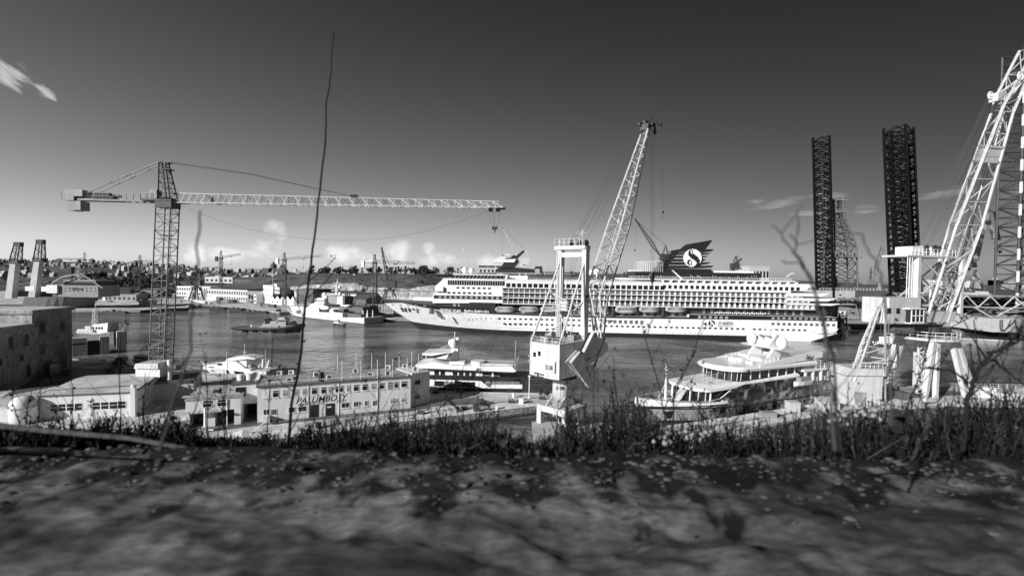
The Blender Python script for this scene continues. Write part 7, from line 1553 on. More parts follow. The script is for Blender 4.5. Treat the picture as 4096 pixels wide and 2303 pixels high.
    # pilot boat
    a, b = G(1326, 1297, 0), G(1375, 1300, 0); f2 = Fr(a-V((0, 1.5, 0)), b-V((0, 1.5, 0))); t = thing('pilot_boat', 'small pilot boat with white cabin alongside the naval ship', 'boat', f2.o, f2.rz); L2 = (b-a).length
    mb = simple_hull(f2, L2, 3, [(0, 1.6), (L2, 1.1)], [0], .8, 3, .25, .9); mb.build('hull', [LGREY, BLACK], t); mb = MB(f2); mb.box(2.2, 5, .6, 2.4, 1.1, 2.9); mb.build('cabin', WHITE, t); mb = MB(f2); mb.box(2.3, 4.9, .55, .65, 2., 2.6); mb.build('cabin_window', GLASS, t); mb = MB(f2); mb.bar((4.6, 1.5, 2.9), (4.6, 1.5, 6), .06, 4); mb.build('mast', STEEL, t)
navy_ship()
def tug():
    bow = G(1204, 1331, 0); st = G(928, 1332, 0); fr = Fr(st, bow); q = lambda u, v, ly=0.: fr.pt(820+u/3.14, 900+v/3.14, ly); L = (bow-st).length
    T = thing('tugboat', 'dark tugboat with white wheelhouse crossing the harbour, wake at its stern', 'tugboat', fr.o, fr.rz)
    f2 = Fr(bow, st); Z = lambda u, v: q(u, v).z; X = lambda u: q(u, 1280).x
    mb = simple_hull(f2, L, 9, [(0, Z(1200, 1252)), (6, Z(1100, 1275)), (12, Z(1000, 1292)), (L, Z(360, 1290))], [0], 1.5, 9, .3, None, -9); mb.build('hull', [DGREY, BLACK], T)
    mb = MB(fr); z = Z(700, 1298); mb.tube([(X(330), .4, Z(330, 1298)), (X(440), -.1, Z(440, 1312)), (X(760), -.15, Z(760, 1318)), (X(1000), -.1, Z(1000, 1300)), (X(1150), .6, Z(1150, 1268)), (X(1212), 4, Z(1212, 1250))], .42, 8); mb.build('rubbing_strake', RUBBER, T)
    mb = MB(fr)
    for u in (500, 620, 752, 850, 925, 950, 975, 1000): mb.ring((X(u), -.35, Z(u, 1328)), (0, 1, 0), .75, .3, 12, 6)
    for k in range(4): mb.ring((X(1165+k*15), 1+k, Z(1170, 1268)), (0, 1, 0), .7, .3, 12, 6)
    each(mb, 'tyre_fender', RUBBER, T)
    mb = MB(fr); pl = [(650, 1300), (720, 1248), (1000, 1240), (1015, 1300)]; mb.prism([(X(u), 1.2, Z(u, v)) for u, v in pl], (0, 6.6, 0)); mb.build('deckhouse', LGREY, T)
    mb = MB(fr); mb.box(X(895), X(998), 2, 7, Z(950, 1240), Z(950, 1188)); mb.box(X(905), X(975), 2.6, 6.4, Z(950, 1188), Z(950, 1165)); mb.build('wheelhouse', LGREY, T)
    mb = MB(fr)
    for i in range(4): mb.box(X(900+i*24), X(918+i*24), 1.92, 2.05, Z(950, 1218), Z(950, 1200))
    for i in range(5): mb.box(X(745+i*40), X(752+i*40), 1.12, 1.25, Z(800, 1278), Z(800, 1270))
    each(mb, 'wheelhouse_window', GLASS, T)
    mb = MB(fr); mb.box(X(910), X(935), 1.1, 1.25, Z(920, 1298), Z(920, 1262)); mb.build('deckhouse_door', BLACK, T)
    mb = MB(fr); mb.wheel((X(755), 4.5, Z(755, 1222)), (0, 1, 0), 1.7, 3, 16); mb.wheel((X(1075), 4.5, Z(1075, 1252)), (0, 1, 0), 1.5, 3, 16); each(mb, 'towing_winch', BLACK, T)
    mb = MB(fr); mb.bar((X(700), 2.5, Z(700, 1270)), (X(735), 2.5, Z(735, 1215)), .2, 4); mb.bar((X(885), 4.5, Z(885, 1240)), (X(885), 4.5, Z(885, 1085)), .16, 5); mb.box(X(860), X(910), 4.2, 4.8, Z(885, 1180), Z(885, 1175)); mb.box(X(800), X(880), 2, 7, Z(830, 1240), Z(830, 1215)); mb.build('mast', LGREY, T)
    mb = MB(fr); mb.rail([(X(560), .6, Z(560, 1295)), (X(1100), .6, Z(1100, 1283))], 1.0, .06, 1.8); mb.build('deck_railing', LGREY, T)
    mb = MB(fr); mb.lathe([(.3, Z(560, 1295)), (.5, Z(560, 1275)), (.2, Z(560, 1255))], (X(555), 3, 0), 8); mb.build('covered_gear', WHITE, T)
    m = mat('wake_foam', .6, .8, .5, .8, dirt=.6); mb = MB(); 
    for k in range(60):
        t = rnd.random(); c = fr.w((X(360)+t*L*.55, -.3-rnd.random()**2*1.6, .03+rnd.random()*.05)); w = rnd.uniform(.2, .9); mb.add([(c.x-w, c.y-.12, c.z), (c.x+w, c.y-.15, c.z), (c.x+w*.5, c.y+.2, c.z+.05)], [(0, 1, 2)])
    struct(mb, 'wake_foam', m, 'stuff')
tug()
# ------------------------------------------------------------ jack-up rigs, camouflaged crane on the right
RIGB = mat('black_rig_steel', .008, .9, .3, .4, spec=.05)
def leg(T, fr, cx, cy, z0, z1, w, lean, m=BLACK, tri=False, nseg=34, rc=.5, rb=.17, white=None, name='leg'):
    pts = [(-1, -1), (1, -1), (1, 1), (-1, 1)] if not tri else [(-1, -.6), (1, -.6), (0, 1.1)]
    sh = lean*(z1-z0)
    ch = [[(cx+x*w/2, cy+y*w/2, z0), (cx+x*w/2-sh, cy+y*w/2, z1)] for x, y in pts]
    mb = MB(fr); mb.truss(ch, nseg, rc, rb); 
    # chevron bracing in every bay of the faces turned to the harbour
    for k in range(nseg):
        za, zb = z0+(z1-z0)*k/nseg, z0+(z1-z0)*(k+1)/nseg; s = lean*(za-z0)
        mb.bar((cx-w/2-s, cy+pts[0][1]*w/2, za), (cx-s, cy+pts[0][1]*w/2, zb), rb, 3); mb.bar((cx+w/2-s, cy+pts[0][1]*w/2, za), (cx-s, cy+pts[0][1]*w/2, zb), rb, 3)
    return mb.build(name, m, T)
def rig_a():
    fr = Fr(V((190, 300, 0)), V((260, 306, 0))); q = lambda x, y, ly=0.: fr.pt(x, y, ly)
    T = thing('jackup_rig', 'jack-up drilling rig with dark square lattice legs and derrick behind the cruise ship stern', 'drilling rig', fr.w((20, 10, 0)), fr.rz)
    def place(x0, x1, xt, ytop, ybot, ly, turn=0., sc=1., **k):
        a, b = q(x0, ybot, ly), q(x1, ybot, ly); t = q(xt, ytop, ly); w = b.x-a.x; zb = -2.; zt = t.z; lean = ((a.x+b.x)/2-t.x)/(t.z-a.z); c = fr.w(((a.x+b.x)/2, ly, 0)); th = math.atan2(c.x, c.y)+turn; w2 = w*math.cos(math.atan2(c.x, c.y))*sc; d = V((math.cos(th), -math.sin(th), 0)); f = Fr(c, c+d); return leg(T, f, lean*(a.z-zb)*.8, w2/2, zb, zt, w2, lean*.8, **k)
    place(3268, 3330, 3285, 541, 1140, 5, m=RIGB, nseg=40, rc=.8, rb=.34)
    place(3550, 3660, 3580, 492, 1140, 10, R(20), .8, m=RIGB, nseg=34, rc=.95, rb=.42)
    place(3585, 3650, 3592, 560, 1140, 50, R(10), m=RIGB, nseg=36, rc=.8, rb=.36)
    z = lambda y, x=3400: q(x, y).z; X = lambda x: q(x, 1150).x
    mb = MB(fr); mb.box(X(3285), X(3432), 2, 30, z(1197), z(1163)); mb.build('accommodation_block', LGREY, T)
    mb = MB(fr); mb.box(X(3432), X(3486), 3, 30, z(1195), z(1166)); mb.build('dark_module', DGREY, T)
    mb = MB(fr); p = X(3372); mb.box(p-.7, p+.7, 1.9, 2.05, z(1184), z(1178)); mb.build('block_window', BLACK, T)
    mb = MB(fr); mb.box(X(3350), X(3445), 4, 40, z(1222), z(1205)); mb.box(X(3255), X(3700), 12, 70, z(1270), z(1222)); mb.build('rig_hull', MGREY, T)
    mb = MB(fr)
    for i in range(14): s = X(3320)+i*3.2; mb.box(s, s+rnd.uniform(.8, 2.6), 1, 5, z(1200)+rnd.uniform(-1, 1), z(1200)+rnd.uniform(1.2, 2.4))
    for i in range(16): s = X(3400)+i*2.6; mb.box(s, s+rnd.uniform(.8, 2), 8, 11, z(1222), z(1222)+rnd.uniform(1, 3.5))
    each(mb, 'deck_equipment', LSTEEL, T)
    mb = MB(fr); mb.rail([(X(3290), 2.2, z(1163)), (X(3560), 2.2, z(1163))], 1.6, .12, 2.2); mb.rail([(X(3350), 4, z(1205)), (X(3445), 4, z(1205))], 1.3, .1, 2); mb.build('deck_railing', LGREY, T)
    # derrick
    zb, zm, zt = z(1160), z(1010, 3390), z(795, 3390); b0, b1 = X(3338), X(3462); m0, m1 = q(3345, 975).x, q(3452, 975).x; t0, t1 = q(3362, 830).x, q(3412, 830).x; dw = (b1-b0); sf = dw*.24; b0 += sf; t0 += sf*.5
    lv = [(b0, b1, zb, 0, dw*.4), (q(3340, 980).x+sf, q(3456, 980).x, z(980), 0, dw*.38), (t0, t1, z(845), dw*.08, dw*.28), (t0+.5, t1-.5, zt, dw*.08, dw*.28)]
    ch = [[(a if sx < 0 else b, (y0 if sy < 0 else y1)+6, z_) for a, b, z_, y0, y1 in lv] for sx, sy in ((-1, -1), (1, -1), (1, 1), (-1, 1))]
    mb = MB(fr); mb.truss(ch, [5, 5, 2], .55, .27, xb=True); mb.bar((X(3385), 12, zb), (q(3385, 800).x, 12, zt), .55, 6); mb.bar((X(3400), 12, zb), (q(3392, 800).x, 12, zt), .4, 6); mb.build('derrick', DGREY, T)
    mb = MB(fr); zc = z(1028); m0 += sf; mb.box(m0-2.5, m1+3.5, 3.5, 16, zc, zc+.5); mb.rail([(m0-2.5, 3.5, zc+.5), (m1+3.5, 3.5, zc+.5)], 3.5, .16, 2.2, 3); mb.box(t0-2, t1+2.5, 7, 14, z(845), z(845)+.5); mb.rail([(t0-2, 7, z(845)), (t1+2.5, 7, z(845))], 2.2, .14, 1.8); mb.box(t0-3, t1+2, 7, 13, zt, zt+.8); mb.bar((t1+2, 11, z(845)), (t1+2, 11, z(770)), .25, 5); each(mb, 'derrick_platform', LSTEEL, T)
    mb = MB(fr)
    for i in range(20): mb.bar((m0+rnd.uniform(0, m1-m0), 5+rnd.uniform(0, 12), zc), (m0+rnd.uniform(0, m1-m0), 5+rnd.uniform(0, 12), zc+rnd.uniform(2, 5)), .25, 4)
    mb.lathe([(1.2, z(1150)), (1.5, z(1120)), (.6, z(1105))], (q(3378, 1120).x, 8, 0), 8); mb.build('drill_equipment', STEEL, T)
    # two pedestal crane booms
    mb = MB(fr)
    for (x0, y0), (x1, y1), r in (((3492, 1090), (3528, 958), .5), ((3500, 1100), (3533, 985), 1.1)): mb.bar(q(x0, y0, 4), q(x1, y1, 4), r, 4)
    p = q(3487, 1130, 4); mb.box(p.x-4, p.x+3, 3, 7, z(1136), z(1122)); mb.truss([[q(3470, 1122, 4), q(3482, 1062, 4)], [q(3500, 1122, 4), q(3484, 1062, 4)], [q(3484, 1122, 8), q(3483, 1062, 5)]], 3, .3, .15); mb.bar(q(3520, 1160, 4), q(3520, 1130, 4), 1.6, 10); mb.build('pedestal_crane', LSTEEL, T)
    # hull alongside, below the rig
    f2 = Fr(V((186, 288, 0)), V((270, 296, 0))); U = thing('dry_dock_hull', 'long dark hull with grey upper strake lying under the rig at right', 'ship', f2.o, f2.rz); qq = lambda x, y: f2.pt(x, y)
    x0, x1 = qq(3385, 1290).x, qq(3790, 1300).x; zt_, zm_ = qq(3400, 1275).z, qq(3400, 1295).z
    mb = MB(f2); mb.loft([[(x0, 1, zt_), (x0+3, 9, zm_), (x0+8, 12, -1)], [(x0+50, 0, zt_), (x0+50, 0, zm_), (x0+50, 8, -1)], [(x1, 0, zt_), (x1, 0, zm_), (x1, 8, -1)]], caps=False, closed=False); mb.build('hull', DGREY, U)
    mb = MB(f2); mb.prism([(x0-.1, .8, zm_+.1), (x1, -.1, zm_+.1), (x1, -.1, zt_), (x0-.1, .8, zt_)], (0, .5, 0)); mb.box(x0, x1, .2, 25, zt_-.3, zt_); mb.build('upper_strake', MGREY, U)
    mb = MB(f2); mb.rail([(x0, .3, zt_), (x1, .3, zt_)], 1.4, .1, 2); mb.build('deck_railing', LGREY, U)
    mb = MB(f2)
    for i in range(26): s = x0+4+rnd.random()*55; h = rnd.uniform(1, 7); mb.box(s, s+rnd.uniform(1, 4), 3+rnd.random()*8, 14, zt_, zt_+h)
    for i in range(18): s = x0+4+rnd.random()*55; mb.bar((s, 2, zt_), (s+rnd.uniform(-5, 5), 6, zt_+rnd.uniform(3, 9)), .2, 4)
    each(mb, 'deck_equipment', LSTEEL, U)
    # mooring frame at the cruise ship stern
    f3 = Fr(V((163, 262, 0)), V((180, 263, 0))); p0, p1 = f3.pt(3350, 1300), f3.pt(3392, 1250); W = thing('fender_tower', 'dark cross-braced steel tower with a diamond sign just behind the cruise ship stern', 'tower', f3.w((p0.x+2, 0, 0)), f3.rz)
    mb = MB(f3); mb.truss([[(p0.x, 0, -1), (p0.x+1, 0, p1.z)], [(p1.x, 0, -1), (p1.x-1, 0, p1.z)], [(p1.x, 5, -1), (p1.x-1, 5, p1.z)], [(p0.x, 5, -1), (p0.x+1, 5, p1.z)]], 4, .4, .2, xb=True); mb.build('frame', STEEL, W)
    s0 = f3.pt(3353, 1258); s1 = f3.pt(3380, 1243); mb = MB(f3); mb.box(s0.x, s1.x, -.6, -.4, s0.z, s1.z); pl = mb.build('sign_board', WHITE, W); mb = MB(f3); c = (s0+s1)/2; mb.prism([(c.x-1, -.66, c.z), (c.x, -.66, c.z-.9), (c.x+1, -.66, c.z), (c.x, -.66, c.z+.9)], (0, .04, 0)); mb.build('diamond_mark', BLACK, pl)
rig_a()
def rig_b():
    fr = Fr(V((262, 268, 0)), V((330, 262, 0))); q = lambda x, y, ly=0.: fr.pt(x, y, ly)
    T = thing('jackup_rig', 'jack-up rig at the right edge with pale pontoon hull and banded lattice leg', 'drilling rig', fr.w((10, 5, 0)), fr.rz)
    x0 = q(3968, 1300).x; x1 = x0+75; z0, z1 = q(3980, 1328).z, q(3980, 1273).z
    mb = MB(fr); mb.box(x0, x1, 0, 40, z0, z1); mb.build('pontoon_hull', LGREY, T)
    mb = MB(fr); s = q(4080, 1300).x; mb.box(s, s+1.2, -.3, .0, z0, z1); mb.box(x0-.3, x1, -.2, 40.2, z1, z1+.5)
    for i in range(14): mb.box(x0+1+i*2.6, x0+2.6+i*2.6, .2, 2, z1+.5, z1+1.2+.4*(i % 3))
    mb.build('deck_fittings', MGREY, T)
    mb = MB(fr)
    for xs in ((4002, 4010, 4060), (4010, 4015, 4045), (4060, 4075, 4095)):
        a, c = q(xs[0], 1278, -.5), q(xs[2], 1278, -.5); m_ = q(xs[1], 1322, -.6); mb.tube(curve(a, m_, c, 10), .28, 5)
    mb.build('mooring_chain', STEEL, T)
    cx, w = q(4068, 1180, 6).x+4.5, 13; zt = q(4068, 190, 6).z
    leg(T, fr, cx+2, 12, -3, zt, 14, .012, m=STEEL, nseg=30, rc=.65, rb=.3)
    mb = MB(fr)
    for i in range(26):
        if i % 2: za, zb = zt*i/26, zt*(i+1)/26; mb.bar((cx+2-7-.012*za, 5, za), (cx+2-7-.012*zb, 5, zb), .72, 6)
    each(mb, 'leg_band', WHITE, T)
    # cantilever deck on trusses
    zd = q(3900, 1183).z; a, b = q(3690, 1180).x, x1
    mb = MB(fr); mb.box(a, b, 2, 24, zd-.5, zd+.5); mb.build('cantilever_deck', LSTEEL, T)
    mb = MB(fr)
    for ly in (2, 22):
        n = 9
        for i in range(n):
            s0, s1 = a+(b-a)*i/n, a+(b-a)*(i+1)/n; zl = zd-6.5; mb.bar((s0, ly, zd), ((s0+s1)/2, ly, zl), .32, 5); mb.bar(((s0+s1)/2, ly, zl), (s1, ly, zd), .32, 5)
        mb.bar((a+6, ly, zd-6.5), (b, ly, zd-6.5), .3, 5); mb.bar((x0+2, ly, z1), (x0-8, ly, zd-6.5), .4, 5); mb.bar((x0+2, ly, z1), (x0+18, ly, zd-3), .4, 5); mb.bar((x0+30, ly, z1), (x0+16, ly, zd-3), .4, 5); mb.bar((x0+4, ly, z1+3), (x0+40, ly, z1+6), .25, 4); mb.bar((x0+2, ly, z1+6), (x0+40, ly, z1+2), .22, 4)
    mb.build('deck_truss', LGREY, T)
    mb = MB(fr)
    for i in range(30): s = a+rnd.random()*(b-a); mb.box(s, s+rnd.uniform(.6, 2.5), 3+rnd.random()*12, 18, zd+.5, zd+rnd.uniform(1, 3.2))
    each(mb, 'deck_equipment', LGREY, T)
    mb = MB(fr)
    for i in range(22): s = x0+rnd.random()*50; zz = z1+rnd.uniform(0, 8); mb.box(s, s+rnd.uniform(2, 7), 8+rnd.random()*10, 30, zz, zz+rnd.uniform(.6, 2.5))
    each(mb, 'under_deck_module', DGREY, T)
    mb = MB(); 
    for i in range(44): c = G(3815+i*6.2, 1354+i*.28, .0); mb.sph((c.x, c.y, .15), .32, 6, 4)
    solo(mb, 'floating_boom', WHITE, 'line of small white floats strung across the water at right', 'float line')
    m = bpy.data.materials.new('camouflage_paint'); m.use_nodes = True; N = m.node_tree.nodes; Lk = m.node_tree.links; tc = N.new('ShaderNodeTexCoord'); nz = N.new('ShaderNodeTexNoise'); nz.inputs['Scale'].default_value = .16; nz.inputs['Detail'].default_value = 1.5; nz.inputs['Distortion'].default_value = 1.2; Lk.new(tc.outputs['Object'], nz.inputs['Vector'])
    cr = N.new('ShaderNodeValToRGB'); cr.color_ramp.interpolation = 'CONSTANT'; e = cr.color_ramp.elements; e[0].position = 0; e[0].color = (.02,)*3+(1,); e[1].position = .46; e[1].color = (.09,)*3+(1,); w_ = e.new(.56); w_.color = (.26,)*3+(1,); Lk.new(nz.outputs[0], cr.inputs[0]); Lk.new(cr.outputs[0], N['Principled BSDF'].inputs['Base Color']); N['Principled BSDF'].inputs['Roughness'].default_value = .6
    f = Fr(V((258, 296, 0)), V((320, 292, 0))); Q = lambda x, y, ly=0.: f.pt(x, y, ly)
    T = thing('camouflage_crane', 'camouflage-painted portal crane with hooked jib behind the white crane boom', 'crane', f.w((Q(3865, 1330).x, 10, 0)), f.rz)
    l, r = Q(3780, 1310), Q(3962, 1310); zt = Q(3860, 1205).z; zb = 2
    mb = MB(f)
    for ly in (0, 16):
        for s0, s1 in ((l.x, l.x+4), (r.x-4, r.x)): mb.loft([[(s0-1, ly, zb), (s1+1, ly, zb), (s1+1, ly+2.5, zb), (s0-1, ly+2.5, zb)], [(s0+(5 if s0 < l.x+2 else -5), ly, zt), (s1+(5 if s0 < l.x+2 else -5), ly, zt), (s1+(5 if s0 < l.x+2 else -5), ly+2.5, zt), (s0+(5 if s0 < l.x+2 else -5), ly+2.5, zt)]])
        c = (l.x+r.x)/2; mb.box(c-2, c+2, ly, ly+2.5, zb, zt); mb.box(l.x+5, r.x-5, ly-.1, ly+2.6, zt-7, zt+4)
        for sg in (-1, 1): mb.bar((c+sg*1.5, ly+1, zt-6), (c+sg*10, ly+1, zb+1), 1.3, 4)
    mb.build('portal', m, T)
    p = Q(3802, 1230); text('PALUMBO', 'yard_lettering', BLACK, T, wallM(f, p.x, p.z, -.15), 2.1, 0, .05, .06, .95)
    mb = MB(f); c = Q(3868, 1100).x; mb.lathe([(6, zt+4), (3.4, Q(3868, 1130).z), (3, Q(3868, 1085).z)], (c, 8, 0), 10); mb.build('tower', m, T)
    h0, h1 = Q(3850, 1085), Q(3912, 1058); mb = MB(f); mb.prism([(h0.x-3, 4, h0.z), (h1.x-2, 4, h0.z), (h1.x, 4, h0.z+2), (h1.x-1, 4, h1.z), (h0.x-3, 4, h1.z)], (0, 8, 0)); mb.prism([(h0.x-2, 5, h1.z), (h1.x-6, 5, h1.z), (h1.x-9, 5, Q(3880, 1000).z), (h1.x-12, 5, Q(3880, 1000).z)], (0, 6, 0)); mb.build('slewing_house', m, T)
    mb = MB(f); mb.bar(Q(3893, 1068, 8), Q(3950, 838, 8), 1.9, 4, 1.2); mb.bar(Q(3950, 838, 8), Q(3980, 850, 8), .6, 4); mb.bar(Q(3978, 850, 8), Q(3998, 952, 8), .55, 4); mb.bar(Q(3944, 850, 8), Q(3976, 948, 8), 1.2, 4, .9); mb.bar(Q(3966, 950, 8), Q(4003, 957, 8), .9, 4); mb.bar(Q(3870, 1000, 8), Q(3948, 845, 8), .4, 4)
    for (x0_, y0_), (x1_, y1_) in (((3905, 1080), (3880, 1170)), ((3905, 1085), (3940, 1165))): mb.bar(Q(x0_, y0_, 3), Q(x1_, y1_, 3), 1., 6)
    mb.build('jib', m, T)
    mb = MB(f)
    for x0_, x1_ in ((3974, 3982), (3980, 3984), (3986, 3988), (3999, 4000)): mb.bar(Q(x0_, 955, 8), Q(x1_, 990 if x1_ < 3995 else 1002, 8), .08, 3)
    mb.build('hoist_cable', ROPE, T)
    for x, y in ((3985, 998), (4000, 1008)):
        mb = MB(f); p = Q(x, y, 8); mb.lathe([(.2, p.z+1.2), (1., p.z+.8), (.8, p.z-.3), (.3, p.z-.6)], (p.x, 8, 0), 8); mb.ring((p.x, 8, p.z-1.1), (0, 1, 0), .5, .15, 8, 4); mb.build('hook_block', BLACK, T)
    mb = MB(); mb.prism([(f.w((l.x-8, -4, 0)).x, f.w((l.x-8, -4, 0)).y, 2), (f.w((r.x+8, -4, 0)).x, f.w((r.x+8, -4, 0)).y, 2), (f.w((r.x+8, 40, 0)).x, f.w((r.x+8, 40, 0)).y, 2), (f.w((l.x-40, 40, 0)).x, f.w((l.x-40, 40, 0)).y, 2), (f.w((l.x-30, -4, 0)).x, f.w((l.x-30, -4, 0)).y, 2)], (0, 0, -6)); struct(mb, 'camouflage_crane_quay', DGREY)
    # small tug among the legs of the white crane
    bow = G(3592, 1392, 0); st = G(3488, 1378, 0); f = Fr(bow, st); T = thing('tugboat', 'small white tug with tyre fenders glimpsed left of the portal crane legs', 'tugboat', f.o, f.rz); L = (bow-st).length
    mb = simple_hull(f, L, 6, [(0, 2.6), (4, 2.), (L, 1.6)], [0], 1, 5, .3, .8, -6); mb.build('hull', [WHITE, BLACK], T); mb = MB(f); mb.box(3.5, 9, -4.6, -1.4, 1.7, 4.2); mb.box(4, 7, -4.2, -1.8, 4.2, 6.2); mb.build('wheelhouse', WHITE, T); mb = MB(f); mb.box(4.2, 6.8, -1.78, -1.7, 5, 5.9); mb.build('wheelhouse_window', GLASS, T); mb = MB(f); mb.bar((6, -3, 6.2), (6, -3, 11), .14, 5); mb.build('mast', LGREY, T)
    mb = MB(f)
    for i in range(5): mb.ring((2.5+i*2.4, .15, 1.1), (0, 1, 0), .55, .24, 10, 5)
    each(mb, 'tyre_fender', RUBBER, T)
rig_b()
# ------------------------------------------------------------ far buildings, church, houses, trees
def facade_building(name, lab, a, b, H, D, cols, rows, m=FARW, z=1.9, win=GLASS, cat='building', wz=(.25, .7), endm=None, roofm=None, gable=0.):
    fr = Fr(a, b); L = (V((b.x, b.y, 0))-V((a.x, a.y, 0))).length; T = thing(name, lab, cat, fr.w((0, 0, z)), fr.rz)
    mb = MB(fr); mb.box(0, L, 0, D, z, z+H); mb.build('wall', m, T)
    mb = MB(fr)
    if gable: mb.prism([(0-.2, -.3, z+H), (-.2, D+.3, z+H), (-.2, D/2, z+H+gable)], (L+.4, 0, 0))
    else: mb.box(-.3, L+.3, -.3, D+.3, z+H, z+H+.6)
    mb.build('roof', roofm or m, T)
    if cols:
        mb = MB(fr)
        for r in range(rows):
            for c in range(cols):
                s = L*(c+.5)/cols; w = L/cols*.26; h = H/rows; mb.box(s-w, s+w, -.12, .06, z+h*(r+wz[0]), z+h*(r+wz[1]))
        ws = each(mb, 'window', win, T) if cols*rows <= 60 else None
        if ws is None: o = mb.build('window', win, T); o['kind'] = 'stuff'; o['label'] = 'rows of tall dark windows'
    return T, fr
far = MGREY
facade_building('arcaded_warehouse', 'long white two-storey arcaded warehouse on the far quay', P(828, 1199, 458), P(990, 1207, 438), 10.6, 26, 24, 2, WALLW, roofm=DGREY, wz=(.12, .74))
facade_building('barracks', 'white three-block barracks building behind the dark portal crane', P(706, 1170, 520), P(842, 1172, 515), 10, 14, 14, 2, WALLW)
facade_building('warehouse', 'dark long warehouse roof behind the arcaded warehouse', P(860, 1160, 490), P(1075, 1165, 470), 11, 30, 0, 0, DGREY, gable=3.5)
facade_building('warehouse', 'dark end wall of the arcaded warehouse, beside the white tower building', P(992, 1207, 438), P(1050, 1209, 432), 9.5, 20, 5, 1, MGREY)  # the arcade's end wall, stood up as a separate darker block
def tower_building():
    a, b = P(1053, 1213, 428), P(1091, 1215, 418); fr = Fr(a, b); L = (V((b.x, b.y, 0))-V((a.x, a.y, 0))).length
    T = thing('tower_office', 'tall white harbour office with flagpole beside the gabled sheds', 'building', fr.w((0, 0, 1.9)), fr.rz)
    mb = MB(fr); mb.box(0, L, 0, 12, 1.9, 17.6); mb.box(L*.88, L+3, 2, 12, 16, 19.5); mb.box(L, L+8.5, 1.5, 11, 11, 16.6); mb.build('wall', WALLW, T); mb = MB(fr); mb.box(-.8, L+.5, -.8, 12, 11.4, 11.9); mb.box(-.2, L+.2, -.2, 12.2, 17.6, 18); mb.build('cornice', WHITE, T)
    mb = MB(fr)
    for z in (4, 8, 13):
        for i in range(5): s = .7+i*L/5.2; mb.box(s, s+.55, -.1, .05, z, z+2.4)
    for i in range(5): s = L+.8+i*1.6; mb.box(s, s+.8, 1.4, 1.55, 12.5, 15)
    each(mb, 'window', GLASS, T)
    mb = MB(fr); mb.bar((L*.66, 3, 18), (L*.66, 3, 33), .12, 5); mb.bar((L*.5, 3, 28), (L*.82, 3, 28), .08, 4); mb.build('flagpole', WHITE, T)
    fr2 = Fr(P(1015, 1211, 424), P(1033, 1212, 420)); U = thing('gatehouse', 'small white two-storey house left of the harbour office', 'building', fr2.w((0, 0, 1.9)), fr2.rz); mb = MB(fr2); mb.box(0, 4.2, 0, 8, 1.9, 9.2); mb.build('wall', WALLW, U); mb = MB(fr2); mb.box(-.2, 4.4, -.2, 8.2, 9.2, 9.5); mb.build('roof', WHITE, U); mb = MB(fr2)
    for z in (3, 6.6):
        for i in range(2): mb.box(.6+i*1.7, 1.8+i*1.7, -.1, .05, z, z+1.6)
    each(mb, 'window', GLASS, U)
tower_building()
gl = ['first', 'second', 'third', 'fourth', 'fifth']
for i in range(5):
    x0, x1 = 1079+i*20.5, 1099+i*20.5; a, b = P(x0, 1218+i*.4, 412-i*2.2), P(x1, 1218+i*.4, 410-i*2.2); fr = Fr(a, b); L = (V((b.x, b.y, 0))-V((a.x, a.y, 0))).length
    T = thing('gabled_shed', gl[i]+' from the left of the row of white gabled boat sheds', 'shed', fr.w((0, 0, 1.9)), fr.rz, 'white gabled boat sheds')
    mb = MB(fr); mb.prism([(.05, 0, 1.9), (L-.05, 0, 1.9), (L-.05, 0, 6.2), (L/2, 0, 9.6), (.05, 0, 6.2)], (0, 16, 0)); mb.build('wall', WALLW, T)
    mb = MB(fr); mb.prism([(.02, -.15, 6.25), (L/2, -.15, 9.65), (L/2, -.15, 9.95), (.02, -.15, 6.55)], (0, 16.3, 0)); mb.prism([(L-.02, -.15, 6.25), (L/2, -.15, 9.65), (L/2, -.15, 9.95), (L-.02, -.15, 6.55)], (0, 16.3, 0)); mb.build('roof', DGREY, T)
    mb = MB(fr)
    if i in (0, 1): mb.box(L*.45, L*.62, -.1, .05, 3.6, 5)
    else: mb.prism([(L*.18, -.08, 1.95), (L*.82, -.08, 1.95), (L*.82, -.08, 4.6), (L*.66, -.08, 5.5), (L*.34, -.08, 5.5), (L*.18, -.08, 4.6)], (0, .14, 0))
    mb.build('shed_door', LGREY if i > 1 else GLASS, T)
